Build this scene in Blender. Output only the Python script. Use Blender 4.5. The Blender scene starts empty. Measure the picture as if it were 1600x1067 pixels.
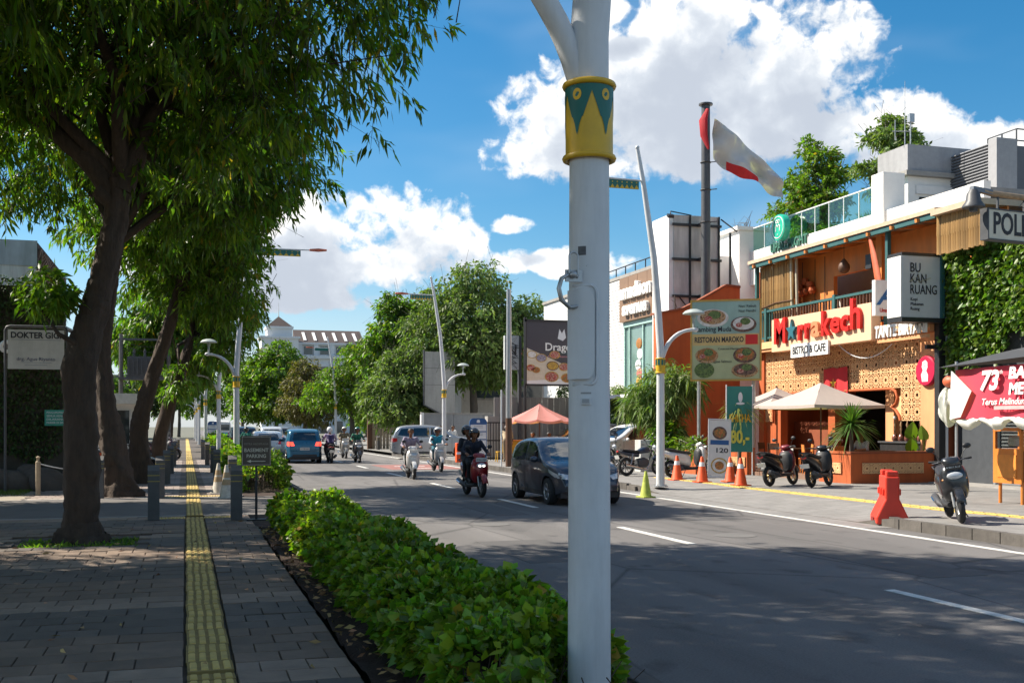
import bpy, bmesh, math, random
import numpy as np
from mathutils import Vector, Matrix, Euler, noise as mnoise
from mathutils.bvhtree import BVHTree
random.seed(7); RNG = np.random.default_rng(11)
S = bpy.context.scene; COL = S.collection; RAD = math.radians; PI = math.pi

# ------------------------------------------------------------------ camera
cam = bpy.data.cameras.new('camera'); camo = bpy.data.objects.new('camera', cam); COL.objects.link(camo)
camo.location = (0, 0, 1.75); camo.rotation_euler = (RAD(90), 0, RAD(-16.7))
cam.sensor_width = 36; cam.lens = 38.25; cam.shift_y = 0.0822; cam.clip_start = .05; cam.clip_end = 3000
S.camera = camo
# ------------------------------------------------------------------ light
SUN_AZ, SUN_EL = 58.0, 44.0          # degrees from +Y towards -X, elevation
sdir = Vector((-math.sin(RAD(SUN_AZ))*math.cos(RAD(SUN_EL)), math.cos(RAD(SUN_AZ))*math.cos(RAD(SUN_EL)), math.sin(RAD(SUN_EL))))
sl = bpy.data.lights.new('sun', 'SUN'); sl.energy = 5.0; sl.angle = RAD(.55); sl.color = (1, .92, .79)
so = bpy.data.objects.new('sun', sl); COL.objects.link(so); so.location = (0, 0, 50)
so.rotation_euler = (-sdir).to_track_quat('-Z', 'Y').to_euler()
S.view_settings.view_transform = 'Standard'; S.view_settings.look = 'None'
S.view_settings.exposure = 1.0; S.view_settings.gamma = 1.0; S.view_settings.use_curve_mapping = False
S.cycles.max_bounces = 5; S.cycles.diffuse_bounces = 3; S.cycles.transparent_max_bounces = 12; S.cycles.use_denoising = True

# ------------------------------------------------------------------ sky: Nishita + clouds on the dome
W = bpy.data.worlds.new('World'); S.world = W; W.use_nodes = True
def build_world():
    nt = W.node_tree; N = nt.nodes; L = nt.links; N.clear()
    out = N.new('ShaderNodeOutputWorld'); bg = N.new('ShaderNodeBackground'); bg.inputs[1].default_value = 1
    L.new(bg.outputs[0], out.inputs[0])
    sky = N.new('ShaderNodeTexSky'); sky.sky_type = 'NISHITA'; sky.sun_disc = False
    sky.sun_elevation = RAD(SUN_EL); sky.sun_rotation = RAD(-SUN_AZ)
    sky.air_density = 1.0; sky.dust_density = .6; sky.ozone_density = 3.0
    hs = N.new('ShaderNodeHueSaturation'); hs.inputs['Hue'].default_value = .491
    hs.inputs['Saturation'].default_value = 1.4; hs.inputs['Value'].default_value = 0.072
    L.new(sky.outputs[0], hs.inputs['Color'])
    # angular coordinates (azimuth from +Y towards +X, elevation) in degrees
    tc = N.new('ShaderNodeTexCoord'); sp = N.new('ShaderNodeSeparateXYZ'); L.new(tc.outputs['Generated'], sp.inputs[0])
    def m(op, a, b=None, c=None):
        n = N.new('ShaderNodeMath'); n.operation = op
        for i, v in enumerate((a, b, c)):
            if v is None: continue
            if isinstance(v, (int, float)): n.inputs[i].default_value = v
            else: L.new(v, n.inputs[i])
        return n.outputs[0]
    az = m('MULTIPLY', m('ARCTAN2', sp.outputs[0], sp.outputs[1]), 180/PI)
    el = m('MULTIPLY', m('ARCSINE', sp.outputs[2]), 180/PI)
    cb = N.new('ShaderNodeCombineXYZ'); L.new(az, cb.inputs[0]); L.new(el, cb.inputs[1])
    # field group
    g = bpy.data.node_groups.new('cloud_field', 'ShaderNodeTree')
    g.interface.new_socket('P', in_out='INPUT', socket_type='NodeSocketVector')
    g.interface.new_socket('D', in_out='OUTPUT', socket_type='NodeSocketFloat')
    gi = g.nodes.new('NodeGroupInput'); go = g.nodes.new('NodeGroupOutput'); gl = g.links
    def gm(op, a, b=None, c=None):
        n = g.nodes.new('ShaderNodeMath'); n.operation = op
        for i, v in enumerate((a, b, c)):
            if v is None: continue
            if isinstance(v, (int, float)): n.inputs[i].default_value = v
            else: gl.new(v, n.inputs[i])
        return n.outputs[0]
    def vm(op, a, b):
        n = g.nodes.new('ShaderNodeVectorMath'); n.operation = op
        for i, v in enumerate((a, b)):
            if isinstance(v, tuple): n.inputs[i].default_value = v
            else: gl.new(v, n.inputs[i])
        return n
    def nz(scale, detail, rough, dist=0.0, off=(0, 0, 0), sc=(1, 1, 1)):
        mp = vm('MULTIPLY_ADD', gi.outputs[0], sc)
        mp.inputs[2].default_value = off
        n = g.nodes.new('ShaderNodeTexNoise'); n.inputs['Scale'].default_value = scale; n.inputs['Detail'].default_value = detail
        n.inputs['Roughness'].default_value = rough; n.inputs['Distortion'].default_value = dist
        gl.new(mp.outputs[0], n.inputs['Vector']); return n.outputs['Fac']
    th = RAD(16.7)
    blobs = [(1125,70,185,110),(1240,115,130,85),(1000,160,140,80),(885,180,105,70),(880,235,105,45),
             (1060,215,190,70),(1190,175,150,80),(1300,50,60,45),(1370,195,110,45),(1480,225,140,40),(1600,235,90,40),
             (590,345,130,58),(500,360,150,62),(665,370,85,42),(570,405,180,46),(420,430,150,42),(805,351,36,17),(955,18,45,22),(500,470,120,20),(880,410,130,24),(1075,265,60,30),(330,395,140,70)]
    acc = None
    for (px, py, rx, ry) in blobs:
        t = (px-800)/1700; a0 = math.degrees(th+math.atan(t)); e0 = math.degrees(math.atan((665-py)/1700/math.sqrt(1+t*t)))
        k = math.degrees(1/1700)
        d = vm('SUBTRACT', gi.outputs[0], (a0, e0, 0)); q = vm('MULTIPLY', d.outputs[0], (1/(rx*k), 1/(ry*k), 0))
        dp = vm('DOT_PRODUCT', q.outputs[0], q.outputs[0])
        v = gm('SUBTRACT', 1.0, dp.outputs['Value'])
        acc = v if acc is None else gm('SMOOTH_MAX', acc, v, .25)
    acc = gm('MAXIMUM', acc, -1.6)
    # the rest of the dome: scattered cumulus of the same kind, faded in outside the part in view
    sx = g.nodes.new('ShaderNodeSeparateXYZ'); gl.new(gi.outputs[0], sx.inputs[0])
    oaz = gm('ABSOLUTE', gm('SUBTRACT', sx.outputs[0], 16.7))
    mr = g.nodes.new('ShaderNodeMapRange'); gl.new(oaz, mr.inputs[0]); mr.inputs[1].default_value = 25; mr.inputs[2].default_value = 36; mr.interpolation_type = 'SMOOTHSTEP'
    mr2 = g.nodes.new('ShaderNodeMapRange'); gl.new(sx.outputs[1], mr2.inputs[0]); mr2.inputs[1].default_value = 21; mr2.inputs[2].default_value = 30; mr2.interpolation_type = 'SMOOTHSTEP'
    f = gm('MAXIMUM', mr.outputs[0], mr2.outputs[0])
    wide = gm('MULTIPLY_ADD', gm('MULTIPLY', gm('SINE', gm('MULTIPLY_ADD', sx.outputs[0], .105, .7)), gm('SINE', gm('ADD', gm('MULTIPLY', sx.outputs[1], .19), gm('MULTIPLY', sx.outputs[0], .047)))), 1.6, -.55)
    base = gm('ADD', gm('MULTIPLY', acc, gm('SUBTRACT', 1.0, f)), gm('MULTIPLY', wide, f))
    n1 = gm('MULTIPLY_ADD', nz(.2, 3, .55, .25, (3.1, 5.2, 0), (1, 1.2, 1)), 3.6, -1.8)
    gl.new(gm('ADD', base, n1), go.inputs[0])
    def field(off):
        gn = N.new('ShaderNodeGroup'); gn.node_tree = g
        ad = N.new('ShaderNodeVectorMath'); ad.operation = 'ADD'; L.new(cb.outputs[0], ad.inputs[0]); ad.inputs[1].default_value = off
        L.new(ad.outputs[0], gn.inputs[0]); return gn.outputs[0]
    def mrng(v, a, b, c=0.0, d=1.0):
        n = N.new('ShaderNodeMapRange'); n.interpolation_type = 'SMOOTHSTEP'; L.new(v, n.inputs[0])
        for i, q in enumerate((a, b, c, d)): n.inputs[i+1].default_value = q
        return n.outputs[0]
    dl = field((0, 0, 0)); d1 = field((-1.0, 1.7, 0))
    fn = N.new('ShaderNodeTexNoise'); fn.inputs['Scale'].default_value = .95; fn.inputs['Detail'].default_value = 4; fn.inputs['Roughness'].default_value = .6; fn.inputs['Distortion'].default_value = .25
    L.new(cb.outputs[0], fn.inputs['Vector']); fine = m('MULTIPLY_ADD', fn.outputs['Fac'], 2.0, -1.0)
    d0 = m('ADD', dl, fine)
    alpha = mrng(d0, -.15, .5)
    sh = m('ADD', m('MULTIPLY_ADD', fine, -.55, d1), m('MULTIPLY', dl, .15))
    lit = mrng(sh, 1.4, -.35)
    ramp = N.new('ShaderNodeValToRGB'); L.new(lit, ramp.inputs[0])
    e = ramp.color_ramp.elements; e[0].position = 0; e[0].color = (.30, .33, .38, 1); e[1].position = .92; e[1].color = (.64, .63, .61, 1)
    e2 = e.new(.45); e2.color = (.39, .42, .46, 1)
    # thin high veil
    vn = N.new('ShaderNodeTexNoise'); vn.inputs['Scale'].default_value = .06; vn.inputs['Detail'].default_value = 3; vn.inputs['Roughness'].default_value = .55
    vs = N.new('ShaderNodeVectorMath'); vs.operation = 'MULTIPLY'; L.new(cb.outputs[0], vs.inputs[0]); vs.inputs[1].default_value = (1, 2.6, 1); L.new(vs.outputs[0], vn.inputs['Vector'])
    veil = m('MULTIPLY', mrng(vn.outputs['Fac'], .42, .8), mrng(el, 40, 5, .12, .4))
    low = mrng(el, 10, 1, 0, .55)
    veil = m('MAXIMUM', veil, low)
    mx0 = N.new('ShaderNodeMixRGB'); L.new(veil, mx0.inputs[0]); L.new(hs.outputs[0], mx0.inputs[1]); mx0.inputs[2].default_value = (.37, .44, .52, 1)
    mx = N.new('ShaderNodeMixRGB'); L.new(alpha, mx.inputs[0]); L.new(mx0.outputs[0], mx.inputs[1]); L.new(ramp.outputs[0], mx.inputs[2])
    L.new(mx.outputs[0], bg.inputs[0])
build_world(); W.cycles.sampling_method = 'MANUAL'; W.cycles.sample_map_resolution = 256

# ------------------------------------------------------------------ materials
def srgb(h):
    h = h.lstrip('#'); v = [int(h[i:i+2], 16)/255 for i in (0, 2, 4)]
    return tuple(((x+.055)/1.055)**2.4 if x > .04045 else x/12.92 for x in v)
MATS = {}
def mat(name, col, rough=.6, metal=0., var=.15, scale=6., bump=0., bscale=60., objrand=0., island=0., transl=0., coat=0., stain=0., emit=0., spec=.5, alpha=1., stretch=(1, 1, 1), yellow=0., world=False, chips=0.):
    if name in MATS: return MATS[name]
    m = bpy.data.materials.new(name); m.use_nodes = True; nt = m.node_tree; N = nt.nodes; L = nt.links; N.clear()
    out = N.new('ShaderNodeOutputMaterial'); b = N.new('ShaderNodeBsdfPrincipled')
    if isinstance(col, str): col = srgb(col)
    b.inputs['Roughness'].default_value = rough; b.inputs['Metallic'].default_value = metal
    b.inputs['Coat Weight'].default_value = coat; b.inputs['Coat Roughness'].default_value = .06
    b.inputs['Specular IOR Level'].default_value = spec; b.inputs['Alpha'].default_value = alpha
    tc = N.new('ShaderNodeTexCoord'); mp = N.new('ShaderNodeMapping'); P_ = tc.outputs['Object']
    if world: P_ = N.new('ShaderNodeNewGeometry').outputs['Position']
    L.new(P_, mp.inputs[0]); mp.inputs['Scale'].default_value = stretch
    cs = None
    def scale_by(fac, amt, src):
        mr = N.new('ShaderNodeMapRange'); L.new(fac, mr.inputs[0]); mr.inputs[3].default_value = 1-amt; mr.inputs[4].default_value = 1+amt
        mu = N.new('ShaderNodeVectorMath'); mu.operation = 'SCALE'
        if src is None: mu.inputs[0].default_value = col
        else: L.new(src, mu.inputs[0])
        L.new(mr.outputs[0], mu.inputs['Scale']); return mu.outputs[0]
    if var:
        n = N.new('ShaderNodeTexNoise'); n.inputs['Scale'].default_value = scale; n.inputs['Detail'].default_value = 6; n.inputs['Roughness'].default_value = .62
        L.new(mp.outputs[0], n.inputs['Vector']); cs = scale_by(n.outputs['Fac'], var*2, cs)
        rr = N.new('ShaderNodeMapRange'); L.new(n.outputs['Fac'], rr.inputs[0]); rr.inputs[3].default_value = max(0, rough-.12); rr.inputs[4].default_value = min(1, rough+.12)
        L.new(rr.outputs[0], b.inputs['Roughness'])
    if stain:
        n2 = N.new('ShaderNodeTexNoise'); n2.inputs['Scale'].default_value = .9; n2.inputs['Detail'].default_value = 8; n2.inputs['Roughness'].default_value = .7
        m2 = N.new('ShaderNodeMapping'); L.new(P_, m2.inputs[0]); m2.inputs['Scale'].default_value = (2.5, 2.5, .35); L.new(m2.outputs[0], n2.inputs['Vector'])
        mr = N.new('ShaderNodeMapRange'); L.new(n2.outputs['Fac'], mr.inputs[0]); mr.inputs[1].default_value = .45; mr.inputs[2].default_value = .72; mr.inputs[3].default_value = 1; mr.inputs[4].default_value = 1-stain
        mu = N.new('ShaderNodeVectorMath'); mu.operation = 'SCALE'
        if cs is None: mu.inputs[0].default_value = col
        else: L.new(cs, mu.inputs[0])
        L.new(mr.outputs[0], mu.inputs['Scale']); cs = mu.outputs[0]
    if objrand:
        oi = N.new('ShaderNodeObjectInfo'); cs = scale_by(oi.outputs['Random'], objrand, cs)
    if island:
        ge = N.new('ShaderNodeNewGeometry'); cs = scale_by(ge.outputs['Random Per Island'], island, cs)
        hh = N.new('ShaderNodeHueSaturation'); w = N.new('ShaderNodeTexWhiteNoise'); w.noise_dimensions = '1D'; L.new(ge.outputs['Random Per Island'], w.inputs['W'])
        hr = N.new('ShaderNodeMapRange'); L.new(w.outputs['Value'], hr.inputs[0]); hr.inputs[3].default_value = .5-.035*island/.4; hr.inputs[4].default_value = .5+.02*island/.4
        L.new(hr.outputs[0], hh.inputs['Hue']); L.new(cs, hh.inputs['Color']); cs = hh.outputs[0]
        if yellow:
            gt = N.new('ShaderNodeMath'); gt.operation = 'GREATER_THAN'; L.new(w.outputs['Value'], gt.inputs[0]); gt.inputs[1].default_value = 1-yellow
            my = N.new('ShaderNodeMixRGB'); L.new(gt.outputs[0], my.inputs[0]); L.new(cs, my.inputs[1]); my.inputs[2].default_value = (.32, .21, .03, 1); cs = my.outputs[0]
    if chips:
        cn = N.new('ShaderNodeTexNoise'); cn.inputs['Scale'].default_value = 16; cn.inputs['Detail'].default_value = 7; cn.inputs['Roughness'].default_value = .7; L.new(P_, cn.inputs['Vector'])
        cr = N.new('ShaderNodeMapRange'); L.new(cn.outputs['Fac'], cr.inputs[0]); cr.inputs[1].default_value = .70; cr.inputs[2].default_value = .74; cr.inputs[4].default_value = chips
        cm = N.new('ShaderNodeMixRGB'); L.new(cr.outputs[0], cm.inputs[0]); cm.inputs[2].default_value = (.13, .085, .055, 1)
        if cs is None: cm.inputs[1].default_value = (*col, 1)
        else: L.new(cs, cm.inputs[1])
        cs = cm.outputs[0]
    if cs is None: b.inputs['Base Color'].default_value = (*col, 1)
    else: L.new(cs, b.inputs['Base Color'])
    if emit:
        b.inputs['Emission Strength'].default_value = emit
        if cs is None: b.inputs['Emission Color'].default_value = (*col, 1)
        else: L.new(cs, b.inputs['Emission Color'])
    if bump:
        bn = N.new('ShaderNodeTexNoise'); bn.inputs['Scale'].default_value = bscale; bn.inputs['Detail'].default_value = 5; L.new(mp.outputs[0], bn.inputs['Vector'])
        bp = N.new('ShaderNodeBump'); bp.inputs['Strength'].default_value = bump; bp.inputs['Distance'].default_value = .02
        L.new(bn.outputs['Fac'], bp.inputs['Height']); L.new(bp.outputs[0], b.inputs['Normal'])
    sh = b.outputs[0]
    if transl:
        t = N.new('ShaderNodeBsdfTranslucent'); ad = N.new('ShaderNodeMixShader'); ad.inputs[0].default_value = transl
        tcn = N.new('ShaderNodeVectorMath'); tcn.operation = 'MULTIPLY'; tcn.inputs[1].default_value = (1.25, 1.5, .42)
        if cs is None: tcn.inputs[0].default_value = col
        else: L.new(cs, tcn.inputs[0])
        L.new(tcn.outputs[0], t.inputs[0]); L.new(sh, ad.inputs[1]); L.new(t.outputs[0], ad.inputs[2]); sh = ad.outputs[0]
    L.new(sh, out.inputs[0])
    MATS[name] = m; return m
def glass(name, col=(.02, .03, .035), rough=.05, alpha=1.0):
    return mat(name, col, rough, 0, 0, spec=.9, alpha=alpha)
def clear_glass(name, col, fac):
    if name in MATS: return MATS[name]
    m = bpy.data.materials.new(name); m.use_nodes = True; nt = m.node_tree; N = nt.nodes; L = nt.links; N.clear()
    out = N.new('ShaderNodeOutputMaterial'); t = N.new('ShaderNodeBsdfTransparent'); t.inputs[0].default_value = (*col, 1)
    g = N.new('ShaderNodeBsdfGlossy'); g.inputs['Roughness'].default_value = .03; mx = N.new('ShaderNodeMixShader'); mx.inputs[0].default_value = fac
    L.new(t.outputs[0], mx.inputs[1]); L.new(g.outputs[0], mx.inputs[2]); L.new(mx.outputs[0], out.inputs[0]); MATS[name] = m; return m

# ------------------------------------------------------------------ mesh builder
class MB:
    def __init__(self): self.v = []; self.f = []; self.mi = []; self.cur = 0
    def add(self, vs, fs):
        o = len(self.v); self.v += [tuple(p) for p in vs]
        for q in fs: self.f.append(tuple(i+o for i in q)); self.mi.append(self.cur)
        return self
    def box(self, c, s, rot=None, taper=1.0):
        hx, hy, hz = s[0]/2, s[1]/2, s[2]/2
        vs = [Vector((x*hx*(taper if z > 0 else 1), y*hy*(taper if z > 0 else 1), z*hz)) for z in (-1, 1) for y in (-1, 1) for x in (-1, 1)]
        if rot is not None:
            Mx = Euler(rot).to_matrix() if not isinstance(rot, Matrix) else rot
            vs = [Mx @ v for v in vs]
        c = Vector(c); vs = [v+c for v in vs]
        return self.add(vs, [(0, 2, 3, 1), (4, 5, 7, 6), (0, 1, 5, 4), (2, 6, 7, 3), (0, 4, 6, 2), (1, 3, 7, 5)])
    def b2(self, p0, p1):
        return self.box([(a+b)/2 for a, b in zip(p0, p1)], [abs(b-a) for a, b in zip(p0, p1)])
    def tube(self, path, rad, n=10, cap=True, flat=1.0):
        P = [Vector(p) for p in path]
        if isinstance(rad, (int, float)): rad = [rad]*len(P)
        rings = []; up = None
        for i, p in enumerate(P):
            t = (P[min(i+1, len(P)-1)]-P[max(i-1, 0)])
            if t.length < 1e-9: t = Vector((0, 0, 1))
            t.normalize()
            if up is None:
                a = Vector((0, 0, 1)) if abs(t.z) < .9 else Vector((1, 0, 0)); up = (a-t*a.dot(t)).normalized()
            else:
                up = up-t*up.dot(t)
                up = up.normalized() if up.length > 1e-6 else t.orthogonal().normalized()
            s = t.cross(up); r = rad[i]
            rings.append([p+(up*math.cos(2*PI*k/n)*flat+s*math.sin(2*PI*k/n))*r for k in range(n)])
        vs = [q for r in rings for q in r]; fs = []
        for i in range(len(P)-1):
            for k in range(n):
                fs.append((i*n+k, i*n+(k+1) % n, (i+1)*n+(k+1) % n, (i+1)*n+k))
        if cap:
            fs.append(tuple(reversed(range(n)))); fs.append(tuple(range((len(P)-1)*n, len(P)*n)))
        return self.add(vs, fs)
    def cyl(self, p0, p1, r0, r1=None, n=12): return self.tube([p0, p1], [r0, r0 if r1 is None else r1], n)
    def lathe(self, prof, n=20, c=(0, 0, 0), axis='z', cap=True):
        vs = []; fs = []
        for r, h in prof:
            for k in range(n):
                a = 2*PI*k/n; x, y = r*math.cos(a), r*math.sin(a)
                vs.append({'z': (c[0]+x, c[1]+y, c[2]+h), 'x': (c[0]+h, c[1]+x, c[2]+y), 'y': (c[0]+y, c[1]+h, c[2]+x)}[axis])
        m = len(prof)
        for i in range(m-1):
            for k in range(n): fs.append((i*n+k, i*n+(k+1) % n, (i+1)*n+(k+1) % n, (i+1)*n+k))
        if cap:
            if prof[0][0] > 1e-6: fs.append(tuple(reversed(range(n))))
            if prof[-1][0] > 1e-6: fs.append(tuple(range((m-1)*n, m*n)))
        return self.add(vs, fs)
    def ball(self, c, r, n=12, m=8, sc=(1, 1, 1), rot=None):
        vs = []; fs = []
        for i in range(m+1):
            t = PI*i/m
            for k in range(n):
                a = 2*PI*k/n; p = Vector((math.sin(t)*math.cos(a)*r*sc[0], math.sin(t)*math.sin(a)*r*sc[1], math.cos(t)*r*sc[2]))
                if rot is not None: p = Euler(rot).to_matrix() @ p
                vs.append(p+Vector(c))
        for i in range(m):
            for k in range(n): fs.append((i*n+k, (i+1)*n+k, (i+1)*n+(k+1) % n, i*n+(k+1) % n))
        return self.add(vs, fs)
    def torus(self, c, R, r, n=24, m=8, axis='x'):
        vs = []; fs = []
        for i in range(n):
            a = 2*PI*i/n
            for k in range(m):
                b = 2*PI*k/m; q = R+r*math.cos(b); u, v, w = q*math.cos(a), q*math.sin(a), r*math.sin(b)
                p = {'x': (w, u, v), 'y': (u, w, v), 'z': (u, v, w)}[axis]
                vs.append((c[0]+p[0], c[1]+p[1], c[2]+p[2]))
        for i in range(n):
            for k in range(m): fs.append((i*m+k, ((i+1) % n)*m+k, ((i+1) % n)*m+(k+1) % m, i*m+(k+1) % m))
        return self.add(vs, fs)
    def prism(self, pts, a, b, axis='y'):
        """polygon pts (u,v) extruded along axis from a to b; 'y': (x,z), 'x': (y,z), 'z': (x,y)"""
        def w(p, t): return {'y': (p[0], t, p[1]), 'x': (t, p[0], p[1]), 'z': (p[0], p[1], t)}[axis]
        n = len(pts); vs = [w(p, a) for p in pts]+[w(p, b) for p in pts]
        fs = [tuple(range(n)), tuple(reversed(range(n, 2*n)))]+[(i, i+n, (i+1) % n+n, (i+1) % n) for i in range(n)]
        return self.add(vs, fs)
    def loft(self, secs, close=True, cap=True):
        n = len(secs[0]); vs = [p for s in secs for p in s]; fs = []
        for i in range(len(secs)-1):
            for k in range(n if close else n-1): fs.append((i*n+k, i*n+(k+1) % n, (i+1)*n+(k+1) % n, (i+1)*n+k))
        if cap: fs.append(tuple(reversed(range(n)))); fs.append(tuple(range((len(secs)-1)*n, len(secs)*n)))
        return self.add(vs, fs)
    def mesh(self, name, mats, smooth=False, fix=True):
        me = bpy.data.meshes.new(name); me.from_pydata(self.v, [], self.f)
        if not isinstance(mats, (list, tuple)): mats = [mats]
        for q in mats: me.materials.append(q)
        if len(mats) > 1: me.polygons.foreach_set('material_index', self.mi)
        if fix:
            bm = bmesh.new(); bm.from_mesh(me); bmesh.ops.recalc_face_normals(bm, faces=bm.faces); bm.to_mesh(me); bm.free()
        if smooth:
            me.polygons.foreach_set('use_smooth', [True]*len(me.polygons))
            try: me.set_sharp_from_angle(angle=RAD(smooth if smooth is not True else 40))
            except Exception: pass
        me.update(); return me
    def build(self, name, mats, parent=None, smooth=False, loc=None, rot=None, bevel=0):
        o = bpy.data.objects.new(name, self.mesh(name, mats, smooth)); COL.objects.link(o)
        if parent is not None: o.parent = parent
        if loc is not None: o.location = loc
        if rot is not None: o.rotation_euler = rot
        if bevel:
            bv = o.modifiers.new('bevel', 'BEVEL'); bv.width = bevel; bv.segments = 2; bv.limit_method = 'ANGLE'; bv.angle_limit = RAD(40)
        return o
def tag(o, label, cat, group=None):
    o['label'] = label; o['category'] = cat
    if group: o['group'] = group
    return o
def structure(o): o['kind'] = 'structure'; return o
def thing(name, label, cat, loc=(0, 0, 0), rz=0, group=None, rot=None):
    o = bpy.data.objects.new(name, None); COL.objects.link(o); o.location = loc
    o.rotation_euler = rot if rot is not None else (0, 0, rz); o.empty_display_size = .2
    return tag(o, label, cat, group)
def link_copy(src, parent=None, loc=None, rot=None, name=None):
    o = src.copy(); COL.objects.link(o)
    if name: o.name = name
    if parent is not None: o.parent = parent
    if loc is not None: o.location = loc
    if rot is not None: o.rotation_euler = rot
    return o
def dup(root, loc, rz, label, group=None):
    r = root.copy(); COL.objects.link(r); r.location = loc; r.rotation_euler = (0, 0, rz); r['label'] = label
    if group: r['group'] = group
    for ch in list(root.children):
        c = link_copy(ch, r)
        for g in list(ch.children): link_copy(g, c)
    return r
def inst(name, me, parent=None, loc=(0, 0, 0), rot=(0, 0, 0), scale=(1, 1, 1)):
    o = bpy.data.objects.new(name, me); COL.objects.link(o); o.parent = parent; o.location = loc; o.rotation_euler = rot; o.scale = scale; return o
def text(s, size, m, parent=None, loc=(0, 0, 0), rot=(PI/2, 0, 0), extrude=.004, bold=0., align='CENTER', width=None, shear=0., name='lettering', spacing=1.):
    """lettering as a mesh; upright text facing -Y by default; width squeezes to fit"""
    cu = bpy.data.curves.new(name, 'FONT'); cu.body = s; cu.size = size; cu.extrude = extrude; cu.offset = bold; cu.align_x = align; cu.align_y = 'CENTER'; cu.shear = shear
    cu.space_character = spacing; cu.resolution_u = 3
    t = bpy.data.objects.new(name, cu); COL.objects.link(t); dg = bpy.context.evaluated_depsgraph_get()
    me = bpy.data.meshes.new_from_object(t.evaluated_get(dg)); bpy.data.objects.remove(t); bpy.data.curves.remove(cu)
    if width:
        xs = [v.co.x for v in me.vertices]
        w = max(xs)-min(xs); k = width/w
        for v in me.vertices: v.co.x *= k
    me.materials.clear(); me.materials.append(m); me.name = name
    o = bpy.data.objects.new(name, me); COL.objects.link(o); o.parent = parent; o.location = loc; o.rotation_euler = rot; return o
def fast_mesh(name, verts, faces4, m, smooth=False):
    """big meshes from numpy: verts (n,3), faces (k,3|4)"""
    me = bpy.data.meshes.new(name); nv = len(verts); nf, q = faces4.shape
    me.vertices.add(nv); me.vertices.foreach_set('co', verts.astype(np.float32).ravel())
    me.loops.add(nf*q); me.loops.foreach_set('vertex_index', faces4.astype(np.int32).ravel())
    me.polygons.add(nf); me.polygons.foreach_set('loop_start', np.arange(0, nf*q, q, dtype=np.int32))
    me.update(calc_edges=True); me.validate()
    me.materials.append(m); return me
def leaves_mesh(name, pos, direc, length, width, m, rng=RNG, droop=.25, fold=.35, segs=2):
    """each leaf: two folded halves, lengthwise bent; pos (n,3) base, direc (n,3) unit"""
    n = len(pos); length = np.broadcast_to(np.asarray(length, float), (n,))[:, None]; width = np.broadcast_to(np.asarray(width, float), (n,))[:, None]
    d = direc/np.maximum(np.linalg.norm(direc, axis=1, keepdims=True), 1e-6)
    r = rng.normal(size=(n, 3)); s = np.cross(d, r); s /= np.maximum(np.linalg.norm(s, axis=1, keepdims=True), 1e-6); nn = np.cross(s, d)
    dz = np.zeros((n, 3)); dz[:, 2] = -1
    mid = pos+d*length*.45+dz*length*droop*.25; tip = pos+d*length*.95+dz*length*droop
    Lf = mid+s*width*.5-nn*width*fold*.5; Rt = mid-s*width*.5-nn*width*fold*.5
    V = np.stack([pos, Lf, tip, Rt, mid], 1).reshape(-1, 3); b = (np.arange(n)*5)[:, None]
    F = np.concatenate([b+np.array([[0, 1, 4]]), b+np.array([[4, 1, 2]]), b+np.array([[0, 4, 3]]), b+np.array([[4, 2, 3]])], 0)
    return fast_mesh(name, V, F, m)
# ================================================================== the ground
CT, ST = math.cos(RAD(16.7)), math.sin(RAD(16.7))
def at(lat, dep, z=0.):      # metres to the right / ahead of where the photographer stands -> world
    return (lat*CT+dep*ST, dep*CT-lat*ST, z)
SW = .15                      # pavement height
M_asph = mat('asphalt', (.16, .15, .145), .85, var=.1, scale=.55, bump=.4, bscale=220)
def wear(m):       # tyre-darkened lanes, oil spots, repaired patches and cracks
    nt = m.node_tree; N = nt.nodes; L = nt.links; bs = [n for n in N if n.type == 'BSDF_PRINCIPLED'][0]; tc = [n for n in N if n.type == 'TEX_COORD'][0]; src = bs.inputs['Base Color'].links[0].from_socket
    def mul(src, fac, a, b, lo, hi):
        mr = N.new('ShaderNodeMapRange'); L.new(fac, mr.inputs[0]); mr.inputs[1].default_value = a; mr.inputs[2].default_value = b; mr.inputs[3].default_value = lo; mr.inputs[4].default_value = hi
        mu = N.new('ShaderNodeVectorMath'); mu.operation = 'SCALE'; L.new(src, mu.inputs[0]); L.new(mr.outputs[0], mu.inputs['Scale']); return mu.outputs[0]
    def nz(sc, st, det=4, typ='ShaderNodeTexNoise'):
        mp = N.new('ShaderNodeMapping'); mp.inputs['Scale'].default_value = st; L.new(tc.outputs['Object'], mp.inputs[0]); n = N.new(typ); n.inputs['Scale'].default_value = sc
        if typ == 'ShaderNodeTexNoise': n.inputs['Detail'].default_value = det
        L.new(mp.outputs[0], n.inputs['Vector']); return n
    src = mul(src, nz(1.0, (1.1, .03, 1), 3).outputs['Fac'], .35, .68, .72, 1.14); src = mul(src, nz(2.2, (1, .6, 1), 6).outputs['Fac'], .58, .7, 1.0, .6); src = mul(src, nz(55, (1, 1, 1), 2).outputs['Fac'], .3, .7, .8, 1.2)
    v = nz(.33, (1, .45, 1), typ='ShaderNodeTexVoronoi'); v.feature = 'DISTANCE_TO_EDGE'; src = mul(src, v.outputs['Distance'], .0, .01, .5, 1.0)
    v2 = nz(.16, (1.3, .5, 1), typ='ShaderNodeTexVoronoi'); src = mul(src, v2.outputs['Color'], .1, .9, .8, 1.1); L.new(src, bs.inputs['Base Color'])
wear(M_asph)
M_paint = mat('road_paint', (.58, .57, .54), .75, var=.3, scale=7)
M_redp = mat('red_road_paint', (.26, .115, .10), .85, var=.3, scale=3)
M_soil = mat('soil', (.035, .018, .012), .95, var=.3, scale=8, bump=.9, bscale=30)
M_grass = mat('grass', (.09, .13, .02), .9, var=.3, scale=12)
M_conc = mat('concrete', (.30, .285, .265), .85, var=.16, scale=2.2, bump=.2, bscale=90, stain=.2)
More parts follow.
